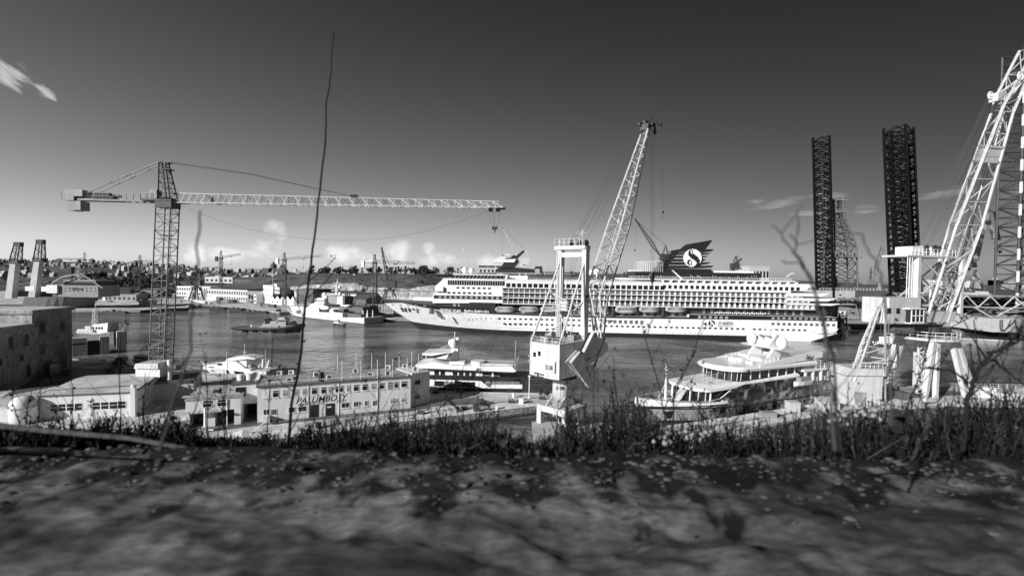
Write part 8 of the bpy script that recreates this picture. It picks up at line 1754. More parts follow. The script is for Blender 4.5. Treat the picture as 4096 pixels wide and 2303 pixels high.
for lab, a, b, H, D, m, g in (('big dark windowless block right of the gabled sheds', P(1187, 1220, 402), P(1252, 1222, 392), 13.5, 22, DGREY, 0), ('tall narrow white wall pier beside the dark windowless block', P(1178, 1220, 404), P(1187, 1220, 401), 11.5, 8, WALLW, 0),
    ('long low warehouse with dark flat roof behind the naval ship', P(1250, 1215, 400), P(1425, 1218, 385), 11.2, 40, LGREY, 0), ('dark gable-ended warehouse behind the naval ship stern', P(1396, 1222, 350), P(1464, 1222, 346), 9.5, 24, DGREY, 2.6),
    ('dark shed with open front left of the tallest crane', P(560, 1192, 470), P(628, 1193, 465), 8, 16, DGREY, 1.5), ('grey flat-roofed quay store left of the tallest crane', P(430, 1206, 420), P(545, 1206, 420), 5.5, 14, MGREY, 0), ('dark quay workshop right of the white-fronted supply ship', P(395, 1200, 440), P(520, 1195, 450), 9, 16, DGREY, 0),
    ('white warehouse wall on the ridge above the cruise ship bow', P(1640, 1112, 564), P(1815, 1112, 564), 5, 10, WALLW, 0), ('gabled dark warehouse on the ridge above the cruise ship bow', P(1656, 1097, 600), P(1740, 1097, 624), 5.5, 20, MGREY, 2.4), ('pale gabled warehouse on the ridge behind the radar domes', P(1915, 1092, 576), P(2010, 1092, 576), 7.8, 20, LGREY, 2.6),
    ('long low pale shed on the ridge left of the harbour crane', P(2165, 1100, 576), P(2310, 1100, 576), 3.6, 20, LGREY, 1.5), ('small white building on the ridge right of the lattice boom', P(2522, 1098, 564), P(2566, 1098, 564), 6.5, 12, WALLW, 0), ('pale square block behind the after deck of the cruise ship', P(2996, 1120, 420), P(3076, 1120, 420), 13, 20, LGREY, 0),
    ('low pale building on the far shore seen under the rig derrick', P(3150, 1160, 420), P(3260, 1160, 420), 5, 16, LGREY, 0), ('dark roofed hall on the hillside below the town, left of the church', P(935, 1140, 640), P(1000, 1140, 640), 9, 20, DGREY, 3), ('pale flat-roofed hall on the hillside left of the church', P(820, 1128, 660), P(930, 1130, 650), 8, 16, LGREY, 0)):
    p = V((a.x, a.y, 0)); z = 1.9 if a.z < 6 or a.y < 475 and a.z < 10 else a.z-1
    facade_building('warehouse' if 'shed' not in lab else 'shed', lab, a, b, H, D, 0 if H < 5 or 'wall' in lab else 6, 1, m, z, BLACK if m is not DGREY else STEEL, gable=g, roofm=DGREY if g or 'dark flat' in lab else None)
CHU = mat('shaded_church_stone', .11, .9, .3, .1)  # silhouette darkness put into the stone colour
def church():
    Y = 1080; fr = Fr(P(1044, 1090, Y), P(1130, 1091, Y)); q = lambda x, y, ly=0.: fr.pt(x, y, ly); b = q(1044, 1092).z; T = thing('church', 'large domed church with bell towers on the far hilltop', 'church', fr.w((20, 10, b-8)), fr.rz)
    X = lambda x: q(x, 1080).x; Z = lambda y: q(1085, y).z
    mb = MB(fr); mb.box(X(1046), X(1128), 0, 30, b-10, Z(1079)); mb.box(X(1052), X(1078), -4, 30, b-10, Z(1072)); mb.box(X(1092), X(1126), 3, 26, b-10, Z(1073)); mb.build('nave', CHU, T)
    c = X(1081); mb = MB(fr); mb.lathe([(7, Z(1079)), (7, Z(1064)), (7.6, Z(1063)), (6, Z(1058)), (4, Z(1053)), (1.6, Z(1050)), (1.2, Z(1047)), (.3, Z(1043))], (c, 14, 0), 16); mb.build('dome', CHU, T)
    for x in (1119, 1131):
        mb = MB(fr); s = X(x); mb.box(s-3.4, s+3.4, 4, 10.8, b-10, Z(1068)); mb.lathe([(3.2, Z(1068)), (3, Z(1063)), (1.6, Z(1060)), (.9, Z(1057)), (.2, Z(1054))], (s, 7.4, 0), 10); mb.build('bell_tower', CHU, T)
    mb = MB(fr)
    for i in range(6): mb.box(X(1054+i*12), X(1058+i*12), -4.2 if i < 2 else 2.8, 3.2, Z(1086), Z(1078))
    each(mb, 'church_window', STEEL, T)
    Y = 900; f2 = Fr(P(1390, 1090, Y), P(1406, 1090, Y)); q2 = lambda x, y: f2.pt(x, y); c = q2(1398, 1088); T = thing('minaret', 'slim stone minaret on the skyline between the trees', 'tower', f2.w((c.x, 2, c.z-6)), f2.rz); mb = MB(f2); z = lambda y: q2(1398, y).z
    mb.lathe([(1.7, c.z-6), (1.5, z(1078)), (2.2, z(1077)), (2.2, z(1075)), (1.2, z(1074)), (1.1, z(1069)), (1.5, z(1068.5)), (.1, z(1063.5))], (c.x, 2, 0), 10); mb.build('shaft', FARD, T); mb = MB(f2); mb.lathe([(2.4, z(1077.2)), (2.4, z(1076.8))], (c.x, 2, 0), 10); mb.build('balcony', FARD, T)
    f3 = Fr(P(1374, 1090, Y), P(1392, 1090, Y)); c = f3.pt(1383, 1090); T = thing('pavilion', 'small dark pyramid-roofed pavilion beside the minaret', 'building', f3.w((c.x, 2, c.z-4)), f3.rz); mb = MB(f3); mb.box(c.x-8, c.x+8, 0, 10, c.z-4, c.z+1.5); mb.build('wall', FARW, T); mb = MB(f3); mb.loft([[(c.x-5, 1, c.z+1.5), (c.x+5, 1, c.z+1.5), (c.x+5, 9, c.z+1.5), (c.x-5, 9, c.z+1.5)], [(c.x-.3, 4.8, c.z+4.5), (c.x+.3, 4.8, c.z+4.5), (c.x+.3, 5.2, c.z+4.5), (c.x-.3, 5.2, c.z+4.5)]]); mb.build('roof', DGREY, T)
church()
def light_masts():
    def ml(x, yt, yb, Y, lab, big=True):
        p = P(x, yb, Y); t = P(x, yt, Y); h = t.z-p.z; T = thing('light_mast', lab, 'light mast', tuple(p), 0, 'floodlight masts on the ridge'); b = MB(); b.M = _rootM[T]; b.bar((0, 0, 0), (0, 0, h), .28 if big else .18, 6, .16); b.build('pole', LGREY, T); b = MB(); b.M = _rootM[T]
        if big:
            for i in range(4): b.box(-1.6+.2*i, 1.2+.2*i, -.3, .3, h-1.2+i*1.4, h-.3+i*1.4)
            b.box(-1.8, 1.8, -1, 1, h-1.8, h-1.5)
        else: b.box(-1.2, 1.2, -.2, .2, h-.2, h+.25)
        b.build('lamp_head', LGREY, T)
    ml(1851, 1003, 1086, 540, 'tall floodlight mast above the cruise ship bow, left one'); ml(1951, 1022, 1098, 540, 'tall floodlight mast left of the radar mast'); ml(2178, 1070, 1102, 540, 'short lamp mast just left of the harbour crane', False)
    for x, yt, lab in ((1366, 1072, 'thin street lamp on the ridge left of the minaret'), (1404, 1069, 'thin street lamp right beside the minaret'), (1446, 1066, 'thin street lamp on the ridge, left of the white counterweight crane'), (1573, 1070, 'thin street lamp among trees right of the luffing crane'), (1607, 1069, 'thin street lamp on the ridge above the rubble slope')): ml(x, yt, 1098, 552, lab, False)
    p = P(1743, 1110, 546); mb = MB(); mb.box(p.x-1.6, p.x+1.6, p.y-1.5, p.y+1.5, p.z-3, P(1743, 1069, 546).z); solo(mb, 'concrete_pylon', LGREY, 'square pale concrete pylon on the ridge above the cruise ship bow', 'pylon')
    p = P(1417, 1124, 520); mb = MB(); mb.box(p.x-1., p.x+1., p.y-1, p.y+1, p.z-2, P(1417, 1096, 520).z); solo(mb, 'chimney', WALLW, 'pale square chimney standing on the grassy slope above the quarry', 'chimney')
light_masts()
def houses():
    protos = []
    for k in range(5):
        b = MB(); w, d, h = rnd.uniform(7, 12), rnd.uniform(8, 13), rnd.uniform(6, 9.5); b.m = 0; b.box(-w/2, w/2, -d/2, d/2, -5, h); b.box(-w*.2, w*.3, -d*.1, d*.4, h, h+2.6)
        b.box(-w/2, w/2, -d/2-.01, -d/2+.3, h, h+.9); b.box(-w/2-.01, -w/2+.3, -d/2, d/2, h, h+.9); b.m = 1
        for r in range(int(h//3)):
            for c in range(3): s = -w/2+w*(c+.5)/3; b.box(s-.6, s+.6, -d/2-.08, -d/2+.05, r*3+.9, r*3+2.4)
        protos.append(b)
    tone = [(FARW, 'white'), (mat('far_plaster_grey', .3, .9, .3, .05), 'pale grey'), (FARD, 'dark stone')]
    meshes = {}
    def house(p, k, ti, rz, s, area, grp):
        key = (k, ti)
        if key not in meshes: o = protos[k].build('hillside_house', [tone[ti][0], STEEL], None); meshes[key] = o
        else: o = meshes[key].copy(); COL.objects.link(o)
        o.matrix_world = Matrix.Translation(p) @ Matrix.Rotation(rz, 4, 'Z') @ Matrix.Scale(s, 4); tag(o, f'small {tone[ti][1]} flat-roofed house {area}', 'house', grp)
    n = 0
    for i in range(262):
        x = rnd.uniform(-20, 1260); Y = rnd.uniform(720, 1420)
        if x < 640 and Y < 950 and rnd.random() < .6: continue
        p = on_rows(HROWS, x, Y); area = 'on the hillside above the supply ship, far left' if x < 400 else 'on the hillside behind the tallest crane' if x < 760 else 'in the town left of the domed church' if x < 1040 else 'in the town below and right of the domed church'
        ti = rnd.choices((0, 1, 2), (.46, .32, .22))[0]; house(p, rnd.randrange(5), ti, rnd.uniform(-.5, .5), rnd.uniform(.5, .95), area, 'crowded houses '+area+', '+tone[ti][1]); n += 1
    for i in range(38):
        x = rnd.uniform(3560, 4300); Y = rnd.uniform(680, 1080); ti = rnd.choices((0, 1, 2), (.3, .4, .3))[0]; house(on_rows(RROWS, x, Y), rnd.randrange(5), ti, rnd.uniform(-.5, .5), 1, 'on the far shore at the right edge', 'far shore houses at right, '+tone[ti][1])
    for i, (x, Y, lab) in enumerate(((3905, 1060, 'fortress block left of the small cupola on the right skyline'), (3990, 1060, 'long fortress wall with a small cupola on the right skyline'))):
        p = P(x, 1136, Y); t = thing('fortress', lab, 'fortress', tuple(p)); b = MB(); b.M = _rootM[t]; b.box(-22, 60, 0, 20, -12, 9); b.build('wall', FARD, t)
        if i: b = MB(); b.M = _rootM[t]; b.lathe([(4, 9), (4, 13), (3.4, 15), (1.6, 17), (.3, 19)], (0, 6, 0), 12); b.build('cupola', FARW, t)
        else: b = MB(); b.M = _rootM[t]; b.box(-14, 10, 2, 14, 9, 18); b.build('keep', FARD, t)
houses()
def leafy(n, rx, rz, zc, clumps, size, cone=False):
    b = MB(); cl = []
    for _ in range(clumps):
        while True:
            p = V((rnd.uniform(-1, 1), rnd.uniform(-1, 1), rnd.uniform(-1, 1)))
            if p.length < 1: break
        if cone: t = (p.z+1)/2; p.x *= 1-t*.8; p.y *= 1-t*.8
        cl.append((V((p.x*rx, p.y*rx, zc+p.z*rz)), rnd.uniform(.5, 1)))
    for i in range(n):
        c, s = rnd.choice(cl); v = V((rnd.gauss(0, 1), rnd.gauss(0, 1), rnd.gauss(0, .8))).normalized(); p = c+v*rx*.42*s*rnd.random()**.4
        d = V((rnd.gauss(0, 1), rnd.gauss(0, 1), rnd.gauss(0, 1))).normalized(); e = d.cross(v).normalized() if d.cross(v).length > .01 else V((1, 0, 0)); L = size*rnd.uniform(.6, 1.4); b.add([p-e*L*.5, p+d*L, p+e*L*.5, p-d*L*.6], [(0, 1, 2, 3)])
    return b
def trees():
    P_ = []
    for k in range(4):
        t = thing('tree', '', 'tree', (0, 0, 0)); cone = k == 3
        b = MB(); b.tube([(0, 0, -1), (.1, 0, 2), (.05, .1, 5)], .35, 6, .15)
        for _ in range(5): a = rnd.uniform(0, 6.3); b.bar((0, 0, rnd.uniform(1.8, 4)), (math.cos(a)*1.8, math.sin(a)*1.8, rnd.uniform(4, 6.4)), .12, 4, .05)
        b.build('trunk', BARK, t)
        c = leafy(620, (3.6, 3.0, 4.4, 1.9)[k], (2.9, 3.3, 2.4, 4.4)[k], (3.6, 4.0, 3.7, 4.6)[k], (13, 11, 15, 11)[k], .62, cone); c.build('crown', (LEAF, LEAF2, LEAF, LEAF)[k], t); P_.append(t)
    used = set()
    def put(k, p, s, lab, grp):
        rz = rnd.uniform(0, 6.3)
        if k not in used:
            used.add(k); t = P_[k]; M = Matrix.Translation(p) @ Matrix.Rotation(rz, 4, 'Z') @ Matrix.Scale(s, 4); t.matrix_world = M; _rootM[t] = M; t['label'] = lab; t['group'] = grp
        else: dup(P_[k], p, rz, lab, grp, (s, s, s))
    kinds = ['broad dark', 'rounded olive', 'spreading dark', 'slim dark conifer-like']
    for i in range(64):
        x = rnd.uniform(1235, 1700) if i < 50 else rnd.uniform(1690, 1930); Y = rnd.uniform(530, 600); y = 1099-rnd.random()*4; k = rnd.choice((0, 1, 2, 3, 3)); put(k, P(x, y, Y), rnd.uniform(.8, 1.35), f'{kinds[k]} tree in the row along the quarry ridge', f'{kinds[k]} trees along the quarry ridge')
    for i in range(46):
        x = rnd.uniform(330, 680); Y = rnd.uniform(560, 720); k = rnd.choice((0, 1, 2)); put(k, on_rows(HROWS, x, Y)-V((0, 0, 1)), rnd.uniform(1.2, 2.1), f'{kinds[k]} tree in the wooded slope behind the tallest crane', f'{kinds[k]} trees in the wooded slope behind the tallest crane')
    for i in range(60):
        x = rnd.uniform(680, 1260); Y = rnd.uniform(560, 1000); k = rnd.choice((0, 1, 2)); put(k, on_rows(HROWS, x, Y)-V((0, 0, 1)), rnd.uniform(.6, 1.3), f'{kinds[k]} tree on the slope below the domed church', f'{kinds[k]} trees on the slope below the domed church')
    for i in range(26):
        x = rnd.uniform(-20, 330); Y = rnd.uniform(600, 1300); k = rnd.choice((0, 1, 2)); put(k, on_rows(HROWS, x, Y)-V((0, 0, 1)), rnd.uniform(.6, 1.2), f'{kinds[k]} tree on the hillside above the supply ship', f'{kinds[k]} trees on the hillside above the supply ship')
    for x, y, k, s, lab in ((2285, 1108, 3, .9, 'left of two dark trees on the ridge behind the gantry of the harbour crane'), (2312, 1108, 0, .9, 'right of two dark trees on the ridge behind the gantry of the harbour crane'), (2505, 1108, 0, .95, 'single dark tree behind the cruise ship, right of the lattice boom'), (2172, 1110, 3, .6, 'thin dark conifer behind the cruise ship, left of the gantry'), (1070, 1136, 0, 2.0, 'big dark round tree on the slope just below the domed church')):
        dup(P_[k], P(x, y, 552 if x > 1100 else 700), 0, lab, 'single trees', (s, s, s))
    for i in range(34):
        x = rnd.uniform(1240, 1800); y = rnd.uniform(1108, 1150); Y = 448+(1150-y)*1.7; k = rnd.choice((0, 1)); put(k, P(x, y+2, Y), rnd.uniform(.3, .7), f'low {kinds[k]} bush scattered on the slope above the quarry face', f'{kinds[k]} bushes on the slope above the quarry face')
trees()
def quay_clutter():
    # containers, caged racks, barges, cubes on the far quay
    n = 0
    for x, y, w, h, m, lab in ((1030, 1226, 5.8, 2.6, MGREY, 'grey container left of the pair near the naval ship bow'), (1050, 1227, 3.2, 2.6, BLACK, 'black container near the naval ship bow'), (1062, 1230, 5, 2.6, LSTEEL, 'mid-grey container of the pair near the naval ship bow'), (1084, 1231, 5, 2.6, DGREY, 'dark container of the pair near the naval ship bow'),
                               (590, 1222, 8, 4, WHITE, 'white cabin block at the far quay left of the tallest crane'), (565, 1222, 4, 4, WHITE, 'small white quay hut left of the white cabin block'), (820, 1188, 9, 6.5, MGREY, 'dark square store with white left side on the far quay'), (758, 1187, 6, 4.4, WHITE, 'white square kiosk on the far quay below the barracks'), (845, 1203, 9, 4, WHITE, 'low white canteen block before the arcaded warehouse'), (912, 1211, 10, 2.6, MGREY, 'grey container standing before the arcaded warehouse'), (448, 1197, 3, 4.6, WHITE, 'white box standing on the quay right of the supply ship'), (415, 1200, 2.5, 2.6, WHITE, 'small white box behind the supply ship bow')):
        c = G(x, y, 1.9); mb = MB(); mb.box(c.x-w/2, c.x+w/2, c.y, c.y+2.5+w*.3, 1.9, 1.9+h)
        for i in range(int(w/.8)): mb.box(c.x-w/2+i*.8+.1, c.x-w/2+i*.8+.4, c.y-.06, c.y, 2.1, 1.7+h)
        solo(mb, 'container' if 'container' in lab else 'quay_cabin', m, lab, 'container' if 'container' in lab else 'cabin')
    for i, (x0, x1) in enumerate(((1462, 1490), (1492, 1515), (1517, 1572))):
        fr = Fr(P(x0, 1268, 318-i*3), P(x1, 1270, 317-i*3)); L = fr.pt(x1, 1270).x; T = thing('steel_rack', ['left', 'middle', 'right and widest'][i]+' of the caged steel racks in front of the cruise ship bow', 'rack', fr.w((0, 0, 1.9)), fr.rz, 'caged steel racks by the cruise ship bow')
        mb = MB(fr); zt = fr.pt(x0, 1217).z; zm = fr.pt(x0, 1252).z
        for s in [L*j/max(3, int(L/1.6)) for j in range(max(3, int(L/1.6))+1)]: mb.bar((s, 0, zm), (s, 0, zt), .12, 4)
        for z in (zm, (zm+zt)/2, zt): mb.bar((0, 0, z), (L, 0, z), .16, 4)
        mb.build('bars', LGREY, T); mb = MB(fr); mb.box(0, L, .6, 6, zm, zt-.4); mb.build('stacked_sheets', MGREY, T); mb = MB(fr)
        for s in (.3, L-.3): mb.bar((s, 0, 1.9), (s, 0, zm), .25, 4); mb.bar((s, 5, 1.9), (s, 5, zm), .25, 4)
        mb.build('stand', STEEL, T)
    for x0, x1, y, lab in ((922, 974, 1240, 'small dark barge at the far quay left of the pontoons'), (985, 1072, 1252, 'long dark work pontoon at the far quay'), (840, 905, 1236, 'flat barge with tyres at the end of the ramp jetty'), (420, 512, 1252, 'dark flat barge along the far quay left of the tallest crane')):
        a, b = G(x0, y, 0), G(x1, y, 0); fr = Fr(a-V((0, 2, 0)), b-V((0, 2, 0))); L = (b-a).length; T = thing('barge', lab, 'barge', fr.o, fr.rz); mb = MB(fr); mb.prism([(0, 0, 1.3), (1, 0, -.5), (L-1, 0, -.5), (L, 0, 1.3)], (0, 6, 0)); mb.build('hull', STEEL, T); mb = MB(fr)
        for i in range(max(2, int(L/4))): s = 1+i*4*rnd.uniform(.8, 1); mb.box(s, min(L-.5, s+rnd.uniform(.6, 2.2)), 1, 4, 1.3, 1.3+rnd.uniform(.4, 1.3))
        each(mb, 'deck_load', LSTEEL, T)
    a, b = P(738, 1190, 430), P(868, 1219, 404); fr = Fr(a, b); L = (V((b.x, b.y, 0))-V((a.x, a.y, 0))).length; T = thing('ramp_jetty', 'sloping railed ramp jetty running down to the far water edge', 'jetty', fr.o, fr.rz); za = a.z; mb = MB(fr); mb.prism([(0, 0, za), (L, 0, b.z), (L, 0, b.z-1), (0, 0, za-1.4)], (0, 4, 0)); mb.build('deck', WHITE, T); mb = MB(fr)
    for i in range(15): s = L*i/14; z = za+(b.z-za)*i/14; mb.bar((s, .5, -1), (s, .5, z-.8), .2, 4)
    mb.build('piles', STEEL, T)
    mb = MB(fr); mb.rail([(0, .1, za), (L, .1, b.z)], 1.1, .08, 2); mb.build('railing', WHITE, T)
    for i in range(24):
        x = rnd.uniform(850, 1090) if i < 14 else rnd.uniform(430, 760); y = rnd.uniform(1206, 1214) if i < 14 else rnd.uniform(1196, 1212); c = G(x, y, 1.9)
        if i == 0: car = thing('parked_car', 'tiny car parked along the front of the arcaded warehouse', 'car', tuple(c), 0, 'cars parked along the far quay'); b = MB(); b.M = _rootM[car]; b.prism([(-2, -.8, .3), (2, -.8, .3), (2, -.8, .85), (1.1, -.8, .95), (.6, -.8, 1.45), (-1.1, -.8, 1.45), (-1.7, -.8, .95), (-2, -.8, .85)], (0, 1.6, 0)); b.build('body', MGREY, car); b = MB(); b.M = _rootM[car]; [b.wheel((s, sy, .32), (0, 1, 0), .32, .2, 8) for s in (-1.3, 1.3) for sy in (-.75, .75)]; each(b, 'wheel', BLACK, car)
        else: dup(car, c, rnd.uniform(-.4, .4), 'tiny car parked along the front of the arcaded warehouse' if i < 14 else 'tiny car parked on the far quay left of the barracks', 'cars parked before the arcaded warehouse' if i < 14 else 'cars parked on the far quay, left')
    car['group'] = 'cars parked before the arcaded warehouse'
quay_clutter()
# ------------------------------------------------------------ rampart in the foreground
ZL = 31.62
def ledge():
    m = bpy.data.materials.new('eroded_ledge_stone'); m.use_nodes = True; nt = m.node_tree; N = nt.nodes; L = nt.links; b = N['Principled BSDF']; b.inputs['Roughness'].default_value = .95; b.inputs['Specular IOR Level'].default_value = .2
    tc = N.new('ShaderNodeTexCoord'); out = None
    for sc, lo, hi, a, c in ((4.2, .38, .66, LEDGE*.4, LEDGE*1.6), (17, .3, .7, .45, 1.5), (70, .3, .7, .6, 1.4)):
        nz = N.new('ShaderNodeTexNoise'); nz.inputs['Scale'].default_value = sc; nz.inputs['Detail'].default_value = 6; nz.inputs['Roughness'].default_value = .6; mp = N.new('ShaderNodeMapping'); mp.inputs['Scale'].default_value = (.55, 1.3, 1); L.new(tc.outputs['Object'], mp.inputs[0]); L.new(mp.outputs[0], nz.inputs['Vector'])
        mr = N.new('ShaderNodeMapRange'); mr.inputs[1].default_value = lo; mr.inputs[2].default_value = hi; mr.inputs[3].default_value = a; mr.inputs[4].default_value = c; L.new(nz.outputs[0], mr.inputs[0])
        if out is None: out = mr.outputs[0]
        else:
            mm = N.new('ShaderNodeMath'); mm.operation = 'MULTIPLY'; L.new(out, mm.inputs[0]); L.new(mr.outputs[0], mm.inputs[1]); out = mm.outputs[0]
    # soil washed over the outer rim in patches
    sp = N.new('ShaderNodeSeparateXYZ'); L.new(tc.outputs['Object'], sp.inputs[0]); n3 = N.new('ShaderNodeTexNoise'); n3.inputs['Scale'].default_value = 13; n3.inputs['Detail'].default_value = 7; L.new(tc.outputs['Object'], n3.inputs['Vector'])
    ma = N.new('ShaderNodeMath'); ma.operation = 'MULTIPLY_ADD'; ma.inputs[1].default_value = .9; L.new(sp.outputs[1], ma.inputs[0]); L.new(n3.outputs[0], ma.inputs[2])
    mr = N.new('ShaderNodeMapRange'); mr.inputs[1].default_value = 1.19; mr.inputs[2].default_value = 1.3; mr.inputs[3].default_value = 1; mr.inputs[4].default_value = .12; L.new(ma.outputs[0], mr.inputs[0])
    mm = N.new('ShaderNodeMath'); mm.operation = 'MULTIPLY'; L.new(out, mm.inputs[0]); L.new(mr.outputs[0], mm.inputs[1]); out = mm.outputs[0]
    L.new(out, b.inputs['Base Color'])
    nx, ny = 420, 150; vs = []; fs = []
    for j in range(ny):
        for i in range(nx):
            x = -2.2+4.4*i/(nx-1); y = .2+.84*j/(ny-1)
            e = MN.noise(V((x*3.1, 3.3, 0)))*.035+MN.noise(V((x*11, 8, 0)))*.012
            yy = y if y < .75 else .75+(y-.75)*(1+(e-.02)/.29)
            z = ZL+MN.fractal(V((x*2.1, yy*3.2, .4)), 1., 2., 5)*.013+MN.noise(V((x*17, yy*17, 2)))*.007+MN.noise(V((x*43, yy*43, 5)))*.004
            p = MN.noise(V((x*4.3, yy*6.5, 9)));  z -= max(0, p-.3)**2*.12
            if j > ny-9: z -= ((j-ny+9)/8)**2*.05
            vs.append((x, yy, z))
    fs = [(j*nx+i, j*nx+i+1, (j+1)*nx+i+1, (j+1)*nx+i) for j in range(ny-1) for i in range(nx-1)]
    # outer face of the ledge
    o = len(vs)
    for i in range(nx): v = vs[(ny-1)*nx+i]; vs.append((v[0], v[1]+.02, ZL-.5))
    fs += [((ny-1)*nx+i, (ny-1)*nx+i+1, o+i+1, o+i) for i in range(nx-1)]
    mb = MB(); mb.add(vs, fs); s = struct(mb, 'stone_ledge_ground', m, smooth=True)
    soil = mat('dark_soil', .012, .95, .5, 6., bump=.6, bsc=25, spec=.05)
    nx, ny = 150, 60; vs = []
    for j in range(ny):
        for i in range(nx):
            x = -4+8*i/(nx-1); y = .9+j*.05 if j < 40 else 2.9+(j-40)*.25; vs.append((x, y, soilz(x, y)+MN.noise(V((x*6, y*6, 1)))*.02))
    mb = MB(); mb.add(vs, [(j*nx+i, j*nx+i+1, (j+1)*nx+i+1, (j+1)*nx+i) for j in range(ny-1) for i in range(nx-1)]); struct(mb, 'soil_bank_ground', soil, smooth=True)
def soilz(x, y):
    base = ZL-.03+.03*max(0, -x-.2)
    return base-.36*(y-.98) if y < 2.6 else base-.36*1.62-(y-2.6)*2.2
LEDGE = .10
ledge()
def gravel():
    r = random.Random(3); mb = MB()
    for i in range(2200):
        x = r.uniform(-1.5, 1.5); y = .98-abs(r.gauss(0, .11)); s = abs(r.gauss(0, .0028))+.0008; mb.m = r.randrange(2); n0 = len(mb.v); mb.sph((x, y, ZL+MN.fractal(V((x*2.1, y*3.2, .4)), 1., 2., 5)*.013+s*.2), s, 6, 4, .4)
        for k in range(n0, len(mb.v)): v = mb.v[k]; v.x = x+(v.x-x)*r.uniform(.8, 1.7)
    struct(mb, 'gravel', [mat('pale_pebble', .085, .95, .4, 60.), mat('dark_pebble', .035, .95, .4, 60.)], 'stuff')
gravel()
STALK = mat('dry_stalk', .016, .9, .3, 20., spec=.1); STALK2 = mat('pale_dry_stalk', .045, .9, .3, 20.)
WEED = mat('weed_leaf', .014, .9, .5, 9., spec=.08); WEED2 = mat('grey_green_leaf', .04, .9, .4, 9., spec=.08)
def env(x):
    pts = [(-200, 1670), (100, 1690), (300, 1668), (450, 1640), (620, 1620), (760, 1640), (860, 1780), (1000, 1790), (1120, 1720), (1300, 1670), (1450, 1645), (1700, 1620), (1900, 1625), (2030, 1720), (2180, 1725), (2280, 1620), (2450, 1575), (2620, 1600), (2760, 1650), (2950, 1680), (3150, 1650), (3320, 1610), (3550, 1580), (3800, 1550), (4000, 1530), (4300, 1510)]
    for (a, ya), (c, yc) in zip(pts, pts[1:]):
        if x <= c: return ya+(yc-ya)*(x-a)/(c-a)
    return 1600
def undergrowth():
    r = random.Random(5); mbs = [MB(), MB()]
    def leaf(mb, p, d, L, w):
        s = d.cross(V((r.uniform(-1, 1), r.uniform(-1, 1), .3))).normalized()*w; mb.add([p, p+d*L*.5+s, p+d*L, p+d*L*.5-s], [(0, 1, 2, 3)])
    for i in range(5600):
        x = r.uniform(-260, 4360); Y = r.uniform(1.0, 1.75)**1.0; X = (x-2048)/1900*Y; z0 = soilz(X, Y)-.01
        yt = env(x)+(1830-env(x))*r.random()**.55*.95; yt += r.gauss(0, 10)+MN.noise(V((x*.011, 0, 3)))*80+MN.noise(V((x*.05, 4, 3)))*40; zt = 32-Y*(yt-1093-.0155*(x-2048))/1900
        if zt < z0+.02: zt = z0+r.uniform(.02, .05)
        h = zt-z0; mb = mbs[1 if r.random() < .25 else 0]; lean = V((r.gauss(0, .22), r.gauss(0, .15), 1)).normalized(); p0 = V((X, Y, z0)); p1 = p0+lean*h
        mb.bar(p0, p1, .0011, 3)
        for k in range(int(9+h*75)):
            t = r.uniform(.12, 1.02); q = p0.lerp(p1, t); d = V((r.gauss(0, .8), r.gauss(0, .8), r.uniform(.4, 2.4))).normalized(); leaf(mb, q, d, r.uniform(.008, .030)*(1.3-t*.6), r.uniform(.0007, .0024))
    for mb, m, n in ((mbs[0], WEED, 'undergrowth'), (mbs[1], WEED2, 'pale_undergrowth')): struct(mb, n, m, 'stuff')
undergrowth()
def stalk(pts, Y, r0, r1, lab, m=STALK, twigs=0, buds=0, seed=1, grp=None, name='dry_stalk', lo=.12):
    r = random.Random(seed); Ys = Y if isinstance(Y, (list, tuple)) else [Y]*len(pts); p3 = [P(x, y, yy) for (x, y), yy in zip(pts, Ys)]
    # a little waviness
    q = []
    for a, b in zip(p3, p3[1:]):
        for k in range(4): t = k/4; q.append(a.lerp(b, t)+V((r.gauss(0, .0012), r.gauss(0, .0012), 0)))
    q.append(p3[-1]); T = thing(name, lab, 'plant stalk', tuple(q[-1]), 0, grp); mb = MB(); mb.tube(q, r0, 6, r1); mb.build('stem', m, T); bd = MB(); tw = MB(); nt_ = nb = 0
    for k in range(twigs):
        i = r.randrange(max(2, int(lo*len(q))), len(q)-1); a = q[i]; d = V((r.choice((-1, 1))*r.uniform(.4, 1), r.uniform(-.4, .4), r.uniform(.4, 1.2))).normalized(); L = r.uniform(.03, .10)*min(1, Ys[0]/1.1); b = a+d*L*.6+V((0, 0, L*.1)); c = b+d*L*.5+V((0, 0, L*.25)); tw.tube([a, b, c], r1*.4, 4, r1*.2)
        if buds and r.random() < .7:
            for _ in range(r.randint(1, 4)): e = c+V((r.gauss(0, .004), r.gauss(0, .004), r.gauss(0, .004))); bd.sph(e, r.uniform(.0016, .0034), 6, 4); nb += 1
    for k in range(buds):
        i = r.randrange(int(lo*len(q)), len(q)); bd.sph(q[i]+V((r.gauss(0, .004), 0, r.gauss(0, .003))), r.uniform(.002, .0045), 6, 4); nb += 1
    if tw.v: each(tw, 'side_twig', m, T)
    if bd.v: each(bd, 'seed_head', STALK, T)
    return T
stalk([(1335, 130), (1318, 330), (1308, 410), (1302, 560), (1282, 760), (1255, 960), (1242, 1090), (1218, 1230), (1205, 1400), (1165, 1620), (1150, 1850)], 1.3, .0013, .0042, 'very tall dark wavy stalk rising against the sky left of centre', STALK, 7, 8, 3, lo=.62)
stalk([(800, 842), (790, 960), (784, 1080), (770, 1250), (760, 1400), (705, 1580), (640, 1800)], .5, .0009, .0016, 'blurred pale stalk crossing the far cranes right of the tallest crane', STALK2, 0, 0, 4)
stalk([(3092, 898), (3130, 945), (3168, 1000), (3200, 1030), (3228, 1092), (3255, 1150), (3290, 1300), (3320, 1500), (3340, 1800)], .52, .0008, .0019, 'forked pale twig in front of the sky left of the first rig leg', STALK2, 2, 0, 8)
